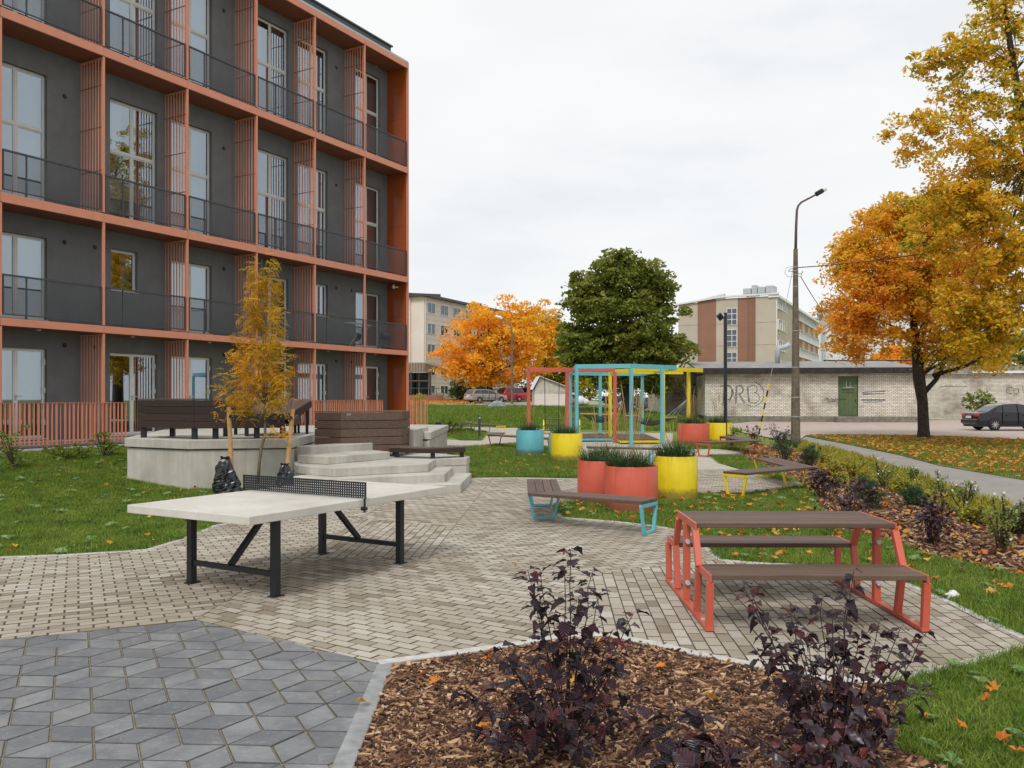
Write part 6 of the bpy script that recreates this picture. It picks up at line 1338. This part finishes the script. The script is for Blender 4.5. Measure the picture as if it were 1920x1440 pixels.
wood = leaf_cloud('distant_wood', wd_, 26, 1.7, .9, .7, lf_dkgreen, None, 77)
def bush(name, label, px, py, Y, w_, h, mat, leaf=.16, nb=30, n_per=40, seed=0, cat='bush', group=None, z=None, sig=None):
    x = (px-960)*Y/FPX; z = T(x, Y) if z is None else z; k = Y/FPX; w_ *= k; h *= k; o = empty(name, (x, Y, z), 0, label, cat, group); rd = random.Random(seed)
    bs = boughs([(0, 0, h*.5, w_*.42, w_*.38, h*.42, nb)], seed, .4); q = MB()
    for b in bs[:12]: limbs(q, (rd.gauss(0, .03), rd.gauss(0, .03), 0), [b], max(.008, .018*h), rd.random()*99, n=3)
    q.build('stems', m_twig, o)['kind'] = 'stuff'; leaf_cloud('foliage', bs, n_per, sig or max(.05, w_*.16), .8, leaf, mat, o, seed); return o
bush('green_shrub', 'dark green shrubs by the ramp left of the orange maple trunk', 862, 742, 106, 60, 42, lf_dkgreen, .3, 40, 50, 1, group='shrubs under the cream block')
bush('green_shrub', 'dark green shrubs right beside the orange maple trunk', 905, 742, 106, 52, 34, lf_dkgreen, .3, 30, 50, 2, group='shrubs under the cream block')
bush('potted_bush', 'small round yellow green bush by the entrance beyond the building corner', 788, 745, 78, 34, 28, lf_yellowgreen, .12, 26, 40, 3)
bush('wall_bush', 'pale green leafy bush against the brick wall behind the black car', 1835, 776, 63, 66, 56, lf_pot, .26, 34, 22, 4, z=.25, sig=.35)
# young staked tree
def compound(name, mat, L_=.15, n=6):
    mb = MB()
    for k in range(n):
        t = (k+.6)/n; x = L_*t; z = -L_*.55*t*t
        for s_ in ((-1, 1) if k < n-1 else (0,)):
            l_ = L_*.30*(1-.4*abs(t-.5)); w_ = l_*.30
            if s_: dx_, dy_ = .45*l_, s_*l_
            else: dx_, dy_ = l_, 0
            nx_, ny_ = -dy_*.3, dx_*.3
            mb.add([(x, 0, z), (x+dx_*.5+nx_*.7, dy_*.5+ny_*.7, z-.1*l_), (x+dx_, dy_, z-.45*l_), (x+dx_*.5-nx_*.7, dy_*.5-ny_*.7, z-.1*l_)], [(0, 1, 2, 3)])
    return mb.mesh(name, mat)
YT = 15.45
yt = empty('young_tree', ((487-960)*YT/FPX, YT, .04), 0, 'slender staked young tree with drooping yellow and green feathery leaves', 'tree'); yb = Vector(yt.location)
def ytp(px, py, dy=0): return AT(px, py, YT+dy)-yb
tr_ = [(484, 905), (486, 870), (490, 840), (497, 815), (497, 790), (496, 760), (495, 700), (493, 640), (492, 580), (492, 520), (491, 486)]
q = MB(); q.tube([ytp(*p) for p in tr_], [.032, .030, .029, .027, .026, .023, .018, .013, .010, .006, .003], 8); q.build('trunk', m_barklt, yt, smooth=True)
tips = [(400, 735, 0), (422, 700, .3), (436, 660, -.2), (446, 625, .2), (455, 590, .3), (462, 550, -.2), (470, 515, .1), (478, 495, .1), (505, 490, 0), (515, 530, .2), (520, 575, -.2), (524, 620, .2), (534, 655, -.1), (542, 690, .2), (530, 715, -.3), (540, 742, 0), (404, 762, -.2), (430, 735, .3), (455, 700, -.3), (450, 660, .35), (510, 670, .35), (475, 640, -.35), (500, 600, .3), (530, 815, -.2), (410, 720, .4), (480, 560, .25), (508, 640, -.3), (470, 690, .3), (520, 700, .3), (445, 765, .1)]
q = MB(); rd = random.Random(4); clv = [compound('leaf', lf_rowan, .145+.02*k, 6) for k in range(4)]; lw = MB(); lv = []
for tx, ty, dy in tips:
    tip = ytp(tx, ty, dy); hgt = min(len(tr_)-2, max(4, int(np.interp(ty+70, [520, 580, 640, 700, 760, 800, 840], [9, 8, 7, 6, 5, 4, 3])))); a = ytp(*tr_[hgt]); m = a.lerp(tip, .5)+Vector((0, 0, -.06)); n = 7; pts = [a*(1-s_)**2+m*2*s_*(1-s_)+tip*s_*s_ for s_ in [i/n for i in range(n+1)]]
    q.tube(pts, [.009*(1-.8*i/n) for i in range(n+1)], 5, cap=False)
    L_ = (tip-a).length; cnt = 58 if ty < 730 else 20
    for k in range(cnt):
        s_ = rd.uniform(.38, 1.02); p = a*(1-s_)**2+m*2*s_*(1-s_)+tip*s_*s_+Vector((rd.gauss(0, .05), rd.gauss(0, .07), rd.gauss(0, .05)))
        M_ = Matrix.Translation(p) @ Matrix.Rotation(rd.uniform(0, 6.283), 4, 'Z') @ Matrix.Rotation(rd.uniform(-.6, .7), 4, 'Y') @ Matrix.Rotation(rd.uniform(-.5, .5), 4, 'X'); sc = rd.uniform(.7, 1.15)
        me = clv[rd.randrange(4)]; b0_ = len(lw.v); lw.v += [tuple(M_ @ (v.co*sc)) for v in me.vertices]; lw.f += [tuple(b0_+i for i in p_.vertices) for p_ in me.polygons]; lw.m += [0]*len(me.polygons)
q.build('branches', m_barklt, yt, smooth=True); lw.build('foliage', lf_rowan, yt)['kind'] = 'stuff'
for px, pt, pb, lab in ((429, 763, 905, 'left wooden tree stake beside the young tree'), (549, 767, 900, 'right wooden tree stake beside the young tree')):
    Ys = 15.45; st_ = empty('tree_stake', AT(px+(3 if px < 500 else -10), 905, Ys), 0, lab, 'stake', 'wooden stakes holding the young tree'); l0 = st_.location.copy()
    MB().tube([AT(px+(6 if px < 500 else -13), 905, Ys)-l0, AT(px, pt, Ys)-l0], [.042, .040], 12).build('pole', m_pole, st_, smooth=False)
sp = MB(); a, b = AT(430, 780, 15.41), AT(549, 783, 15.41); t_ = AT(496, 786, 15.41)
for p_, q_ in ((a, t_), (t_, b)): sp.bar(p_-Vector((0, .03, 0)), q_-Vector((0, .03, 0)), .006, .055); sp.bar(p_+Vector((0, .09, 0)), q_+Vector((0, .09, 0)), .006, .055)
o = sp.build('tree_tie', m_black); tag(o, 'black strap tying the young tree to its two stakes', 'strap')
def bag(label, px, py, Y, w_, h, seed):
    mb = MB(); rd = random.Random(seed); v = AT(px, py, Y); n, m = 22, 16; ph = [rd.uniform(0, 6.28) for _ in range(6)]
    for i in range(m+1):
        t = i/m; z = h*t; r = w_*(.50*(1-t)**.6+.10) if t < .88 else w_*.12*(1+(t-.88)*6)
        for j in range(n):
            a_ = 2*math.pi*j/n; f_ = 1+.16*math.sin(3*a_+ph[0]+t*3)+.12*math.sin(7*a_+ph[1]-t*9)+.08*math.sin(11*a_+ph[2]+t*17)+rd.uniform(-.06, .06)
            mb.v.append((r*f_*math.cos(a_)+.05*t*math.sin(ph[3]), r*f_*math.sin(a_)*.8, z+rd.uniform(-.012, .012)))
    mb.f = [(i*n+j, i*n+(j+1) % n, (i+1)*n+(j+1) % n, (i+1)*n+j) for i in range(m) for j in range(n)]; mb.m = [0]*len(mb.f)
    o = mb.build('watering_bag', m_bag, loc=(v.x, Y-.05, 0.02)); return tag(o, label, 'bag', 'black watering bags on the tree stakes')
bag('larger black plastic watering bag tied round the left stake', 427, 917, 15.4, .40, .64, 3)
bag('black plastic watering bag tied round the right stake, half behind the table', 541, 905, 15.4, .34, .52, 8)

# ------------------------------------------------------------------ foreground dark leaved shrubs: every leaf a piece of its own
def nb_leaf(seed):
    rd = random.Random(seed); mb = MB(); prof = [(0, .03), (.08, .18), (.18, .30), (.30, .37), (.40, .41), (.47, .34), (.58, .31), (.66, .27), (.78, .17), (.88, .09), (1.0, .0)]; droop = rd.uniform(.1, .7); fold = rd.uniform(.1, .5); vs = []; tw_ = rd.uniform(-.2, .2)
    for t, w_ in prof:
        w_ *= rd.uniform(.88, 1.1); z = -droop*t*t; c = .04*math.sin(t*9+seed)
        vs += [(t, -w_, z+fold*w_+.05*math.sin(t*12)+tw_*w_), (t, -w_*.5, z+fold*w_*.35+.03*math.sin(t*14+1)), (t, 0, z), (t, w_*.5, z+fold*w_*.35+.03*math.sin(t*13)), (t, w_, z+fold*w_-.05*math.sin(t*12+1)-tw_*w_)]
    mb.add(vs, [(5*i+j, 5*i+j+1, 5*i+5+j+1, 5*i+5+j) for i in range(len(prof)-1) for j in range(4)])
    mb.add([(0, -.012, 0), (0, .012, 0), (-.32, .01, -.03), (-.32, -.01, -.03)], [(0, 1, 2, 3)]); return mb.mesh('leaf', lf_ninebark, True)
NBL = [nb_leaf(k) for k in range(8)]
m_nbstem = Mat('dark_red_stem', (.035, .018, .016), .6).m
def ninebark(label, base, tips, leaf, step, seed, start=.3, dY=.35):
    """tips: (px, py, Y)"""
    rd = random.Random(seed); o = empty('dark_leaved_shrub', (*base, -.01), 0, label, 'shrub', 'dark purple shrubs in the front mulch bed'); B_ = Vector(o.location); cnt = 0; rest_ = MB()
    for tx, ty, Y in tips:
        tip = AT(tx, ty, Y)-B_; a = Vector((rd.gauss(0, .03), rd.gauss(0, .03), 0)); m = Vector((tip.x*.52, tip.y*.5, tip.z*.52)); L_ = (tip-a).length
        f_ = lambda s_: a*(1-s_)**2+m*2*s_*(1-s_)+tip*s_*s_
        n = 10; q = MB(); q.tube([f_(i/n)+Vector((rd.gauss(0, .004), rd.gauss(0, .004), 0)) for i in range(n+1)], [.0042*(1-.75*i/n)+.0008 for i in range(n+1)], 5); q.build('stem', m_nbstem, o)
        s_ = start+rd.uniform(0, .06); side = rd.uniform(0, 6.28)
        while s_ < 1.0:
            p = f_(s_); side += 2.4+rd.uniform(-.5, .5); sz = leaf*rd.uniform(.7, 1.15)*(1-.35*max(0, s_-.8)/.2); pitch = rd.uniform(-.3, .75) if s_ < .9 else rd.uniform(-1.0, .3)
            eul = (rd.uniform(-.5, .5), pitch, side); off_ = Vector((math.cos(side), math.sin(side), 0))*sz*.3
            if cnt < 300: link(NBL[rd.randrange(8)], 'leaf', o, p+off_, eul, (sz, sz, sz))
            else:
                M_ = Matrix.Translation(p+off_) @ (Matrix.Rotation(eul[2], 4, 'Z') @ Matrix.Rotation(eul[1], 4, 'Y') @ Matrix.Rotation(eul[0], 4, 'X')); me = NBL[rd.randrange(8)]; b0_ = len(rest_.v)
                rest_.v += [tuple(M_ @ (v.co*sz)) for v in me.vertices]; rest_.f += [tuple(b0_+i for i in p_.vertices) for p_ in me.polygons]; rest_.m += [0]*len(me.polygons)
            cnt += 1; s_ += step/L_*rd.uniform(.7, 1.3)
        for k in range(4):                # leaves crowd the tip
            sz = leaf*rd.uniform(.6, .95); an = k*1.57+rd.random(); link(NBL[rd.randrange(8)], 'leaf', o, f_(1.0-.03*k)+Vector((math.cos(an), math.sin(an), 0))*sz*.25, (rd.uniform(-.5, .5), rd.uniform(-.7, .4), an), (sz, sz, sz)) if cnt < 290 else None
    if rest_.v: rest_.build('foliage', lf_ninebark, o, smooth=True)['kind'] = 'stuff'
    return o
ninebark('upright dark purple shrub in the middle of the front mulch bed', (.27, 4.15), [(988, 1068, 4.2), (1012, 1072, 4.3), (1070, 1030, 4.2), (1058, 1062, 4.1), (1110, 1072, 4.2), (1125, 1110, 4.3), (1188, 1150, 4.1), (1150, 1180, 4.0), (1003, 1110, 4.3), (1040, 1150, 4.2), (1085, 1120, 4.1), (1120, 1200, 4.0), (935, 1212, 3.8), (960, 1250, 3.75), (1000, 1235, 3.9), (1085, 1230, 4.0), (1150, 1260, 3.9), (905, 1330, 3.8), (880, 1365, 3.8), (930, 1390, 3.7), (1010, 1330, 3.7), (1060, 1340, 3.6), (1120, 1330, 3.8), (1175, 1345, 3.8), (980, 1300, 3.7), (1040, 1290, 3.9), (1100, 1280, 4.1), (950, 1340, 3.6), (1090, 1400, 3.6), (865, 1300, 3.8), (1200, 1290, 4.0), (1160, 1225, 4.0), (925, 1290, 3.9)], .078, .046, 1, start=.42)
t2 = [(1395, 1098, 4.1), (1412, 1120, 4.0), (1600, 1068, 4.2), (1585, 1100, 4.1), (1478, 1140, 4.1), (1490, 1150, 4.0), (1540, 1120, 4.0), (1560, 1150, 3.9), (1650, 1165, 4.1), (1690, 1175, 4.0), (1735, 1185, 4.1), (1732, 1290, 3.8), (1700, 1290, 3.7), (1440, 1190, 4.0), (1420, 1222, 3.9), (1470, 1215, 3.8), (1510, 1190, 3.9), (1560, 1205, 4.0), (1610, 1190, 3.9), (1650, 1220, 3.9), (1700, 1225, 3.8), (1450, 1280, 3.8), (1500, 1260, 3.7), (1550, 1270, 3.7), (1600, 1260, 3.7), (1640, 1290, 3.7), (1690, 1340, 3.7), (1660, 1370, 3.6), (1590, 1330, 3.4), (1530, 1340, 3.3), (1480, 1370, 3.5), (1440, 1400, 3.5), (1510, 1420, 3.3), (1570, 1390, 3.2), (1620, 1410, 3.4), (1400, 1370, 3.6), (1660, 1250, 4.1), (1590, 1230, 4.1), (1530, 1230, 4.2), (1480, 1250, 4.1)]
ninebark('broad bushy dark purple shrub before the right end of the picnic table', (1.42, 3.75), t2, .072, .036, 2, start=.36)
ninebark('large-leaved tips of a dark purple shrub at the bottom edge of the picture', (.62, 2.35), [(1222, 1345, 2.45), (1262, 1335, 2.5), (1315, 1355, 2.5), (1350, 1385, 2.45), (1290, 1400, 2.4), (1360, 1425, 2.4), (1240, 1400, 2.5), (1310, 1430, 2.3)], .095, .045, 3, start=.60)

# ------------------------------------------------------------------ planting in the right hand bed
def shrub(kind, label, px, py, pt, wpx, seed, z=0.0):
    Y = FPX*(CH-z)/(py-HY); k = Y/FPX; h = (py-pt)*k; w_ = wpx*k; x = (px-960)*k; rd = random.Random(seed)
    spec = dict(dark=('dark_leaved_shrub', lf_ninebark, .062, 34, 15, .10, .9), pine=('dwarf_pine', lf_pine, .075, 60, 60, .075, .9), pot=('flowering_shrub', lf_pot, .034, 34, 26, .07, 1), spirea=('golden_shrub', lf_spirea, .05, 34, 22, .085, .8), fern=('feathery_shrub', lf_fern, .10, 18, 26, .13, .5))[kind]
    o = empty(spec[0], (x, Y, z), 0, label, 'shrub', {'dark': 'dark purple shrubs in the side bed', 'pine': 'dwarf pines in the side bed', 'pot': 'pale green flowering shrubs in the side bed', 'spirea': 'golden low shrubs in the side bed', 'fern': 'feathery light green shrubs at the building'}[kind])
    bs = boughs([(0, 0, h*.55, w_*.42, w_*.40, h*.45, spec[3])], seed, .5, .3); q = MB()
    for b in bs[:16]: limbs(q, (rd.gauss(0, .02), rd.gauss(0, .02), 0), [b], .006, rd.random()*99, n=3)
    q.build('stems', m_twig, o)['kind'] = 'stuff'
    leaf_cloud('foliage', bs, spec[4], max(spec[5], w_*.12), spec[6], spec[2], spec[1], o, seed, up=.2 if kind == 'pine' else .5, aspect=.10 if kind == 'pine' else (.3 if kind == 'fern' else .62))
    if kind == 'pot':
        q = MB()
        for b in bs[:7]:
            c = Vector(b[:3])+Vector((0, -.03, .05)); q.add([c+Vector((.016*math.cos(a_), -.008, .016*math.sin(a_))) for a_ in np.linspace(0, 5.4, 7)], [(0, 1, 2, 3, 4, 5, 6)])
        q.build('flowers', m_white, o)['kind'] = 'stuff'
    return o
for i, a in enumerate([('dark', 'wide dark purple shrub behind the picnic table at the left of the side bed', 1590, 990, 892, 150), ('dark', 'dark purple shrub beside the right end of the yellow legged bench', 1540, 935, 872, 60), ('dark', 'tall thin dark purple shrub alone on the mulch right of the table', 1752, 1022, 925, 85), ('dark', 'dark purple shrub cut off by the right edge of the picture', 1945, 1010, 925, 80),
        ('dark', 'round dark shrub beside the foot of the black lamp post', 1412, 835, 796, 50), ('dark', 'airy round leaved dark shrub between lamp post and concrete pole', 1462, 842, 794, 52), ('dark', 'small dark shrub just behind the coral legged bench', 1372, 838, 806, 34),
        ('pine', 'dwarf pine at the foot of the concrete lamp post, the larger of two', 1470, 868, 806, 66), ('pine', 'dwarf pine right of the larger one before the concrete pole', 1520, 882, 828, 52), ('pine', 'dwarf pine rising behind the wide dark shrub', 1628, 955, 892, 66), ('pine', 'small dwarf pine in the middle of the side bed', 1716, 950, 908, 56),
        ('pot', 'pale flowering shrub next to the path, farthest of its kind', 1655, 915, 864, 66), ('pot', 'thin pale shrub standing out against the grey path', 1712, 905, 872, 26), ('pot', 'pale flowering shrub left of the tall thin dark one', 1765, 945, 888, 52), ('pot', 'pale flowering shrub with white blossoms by the path bend', 1808, 965, 897, 66), ('pot', 'tall pale shrub with white blossom at the front of the side bed', 1878, 1038, 920, 74), ('pot', 'pale shrub partly cut off at the right edge beside the path', 1918, 1005, 940, 60),
        ('spirea', 'golden low shrub right behind the yellow legged bench', 1560, 893, 858, 66), ('spirea', 'golden low shrub beside the path, second behind the bench', 1600, 906, 862, 70), ('spirea', 'golden low shrub left of the rear dwarf pine', 1570, 915, 880, 60), ('spirea', 'golden low shrub along the path right of the dwarf pine', 1690, 925, 895, 60), ('spirea', 'small golden shrub at the narrow start of the bed', 1540, 872, 848, 46), ('spirea', 'golden low shrub under the pale flowering ones', 1830, 985, 945, 80), ('spirea', 'golden low shrub between the two pale shrubs by the path', 1740, 950, 918, 60), ('spirea', 'golden low shrub at the right picture edge by the path', 1900, 1000, 955, 70)]):
    shrub(*a, seed=60+i)
band = [g(1500, 829), g(1537, 837), g(1624, 859), g(1725, 894), g(1837, 935), g(1920, 960), g(2100, 1010), g(2080, 1050), g(1920, 1005), g(1800, 965), g(1720, 938), g(1660, 915), g(1600, 890), g(1540, 862), g(1500, 846)]
source('low_cover', [tuft('cover_tuft', 18, .16, .10, .022, lf_spirea, .9, 2) for _ in range(4)])
sheet('planting_strip', band, m_mulchbed, -.009, 1.0); scatter(flat('ground_cover', band, -.01), 'low_cover', 26, .7, 1.5, .4, 51); scatter(flat('strip_grass', band, -.01), 'mid_tufts', 60, .7, 1.4, .4, 52)
for i, a in enumerate([('fern', 'feathery light green shrub at the left picture edge before the orange railing', 25, 880, 788, 95), ('fern', 'low feathery shrub in front of the dark edge boards, second from left', 112, 868, 828, 62), ('fern', 'low feathery shrub beside the post under the orange railing', 152, 866, 826, 50), ('fern', 'feathery shrub just left of the concrete platform', 196, 862, 806, 58)]): shrub(*a, seed=90+i, z=.30)
for i, a in enumerate([('fern', 'feathery shrub beyond the corner railing', 778, 812, 780, 44), ('fern', 'feathery shrub in the small mulch bed right of the grey box', 842, 812, 778, 40), ('fern', 'feathery dark green shrub behind the grey box', 806, 803, 780, 50), ('fern', 'feathery shrub at the left end of the far path', 860, 808, 790, 30)]): shrub(*a, seed=97+i)
for i, (px, py, pt, w_) in enumerate(((1270, 800, 776, 40), (1215, 802, 780, 36), (1330, 812, 792, 26))): shrub('dark' if i == 1 else 'fern', ['feathery bush behind the right net hammock', 'small dark bush between the hammocks', 'low bush at the right foot of the pergola'][i], px, py, pt, w_, 110+i)
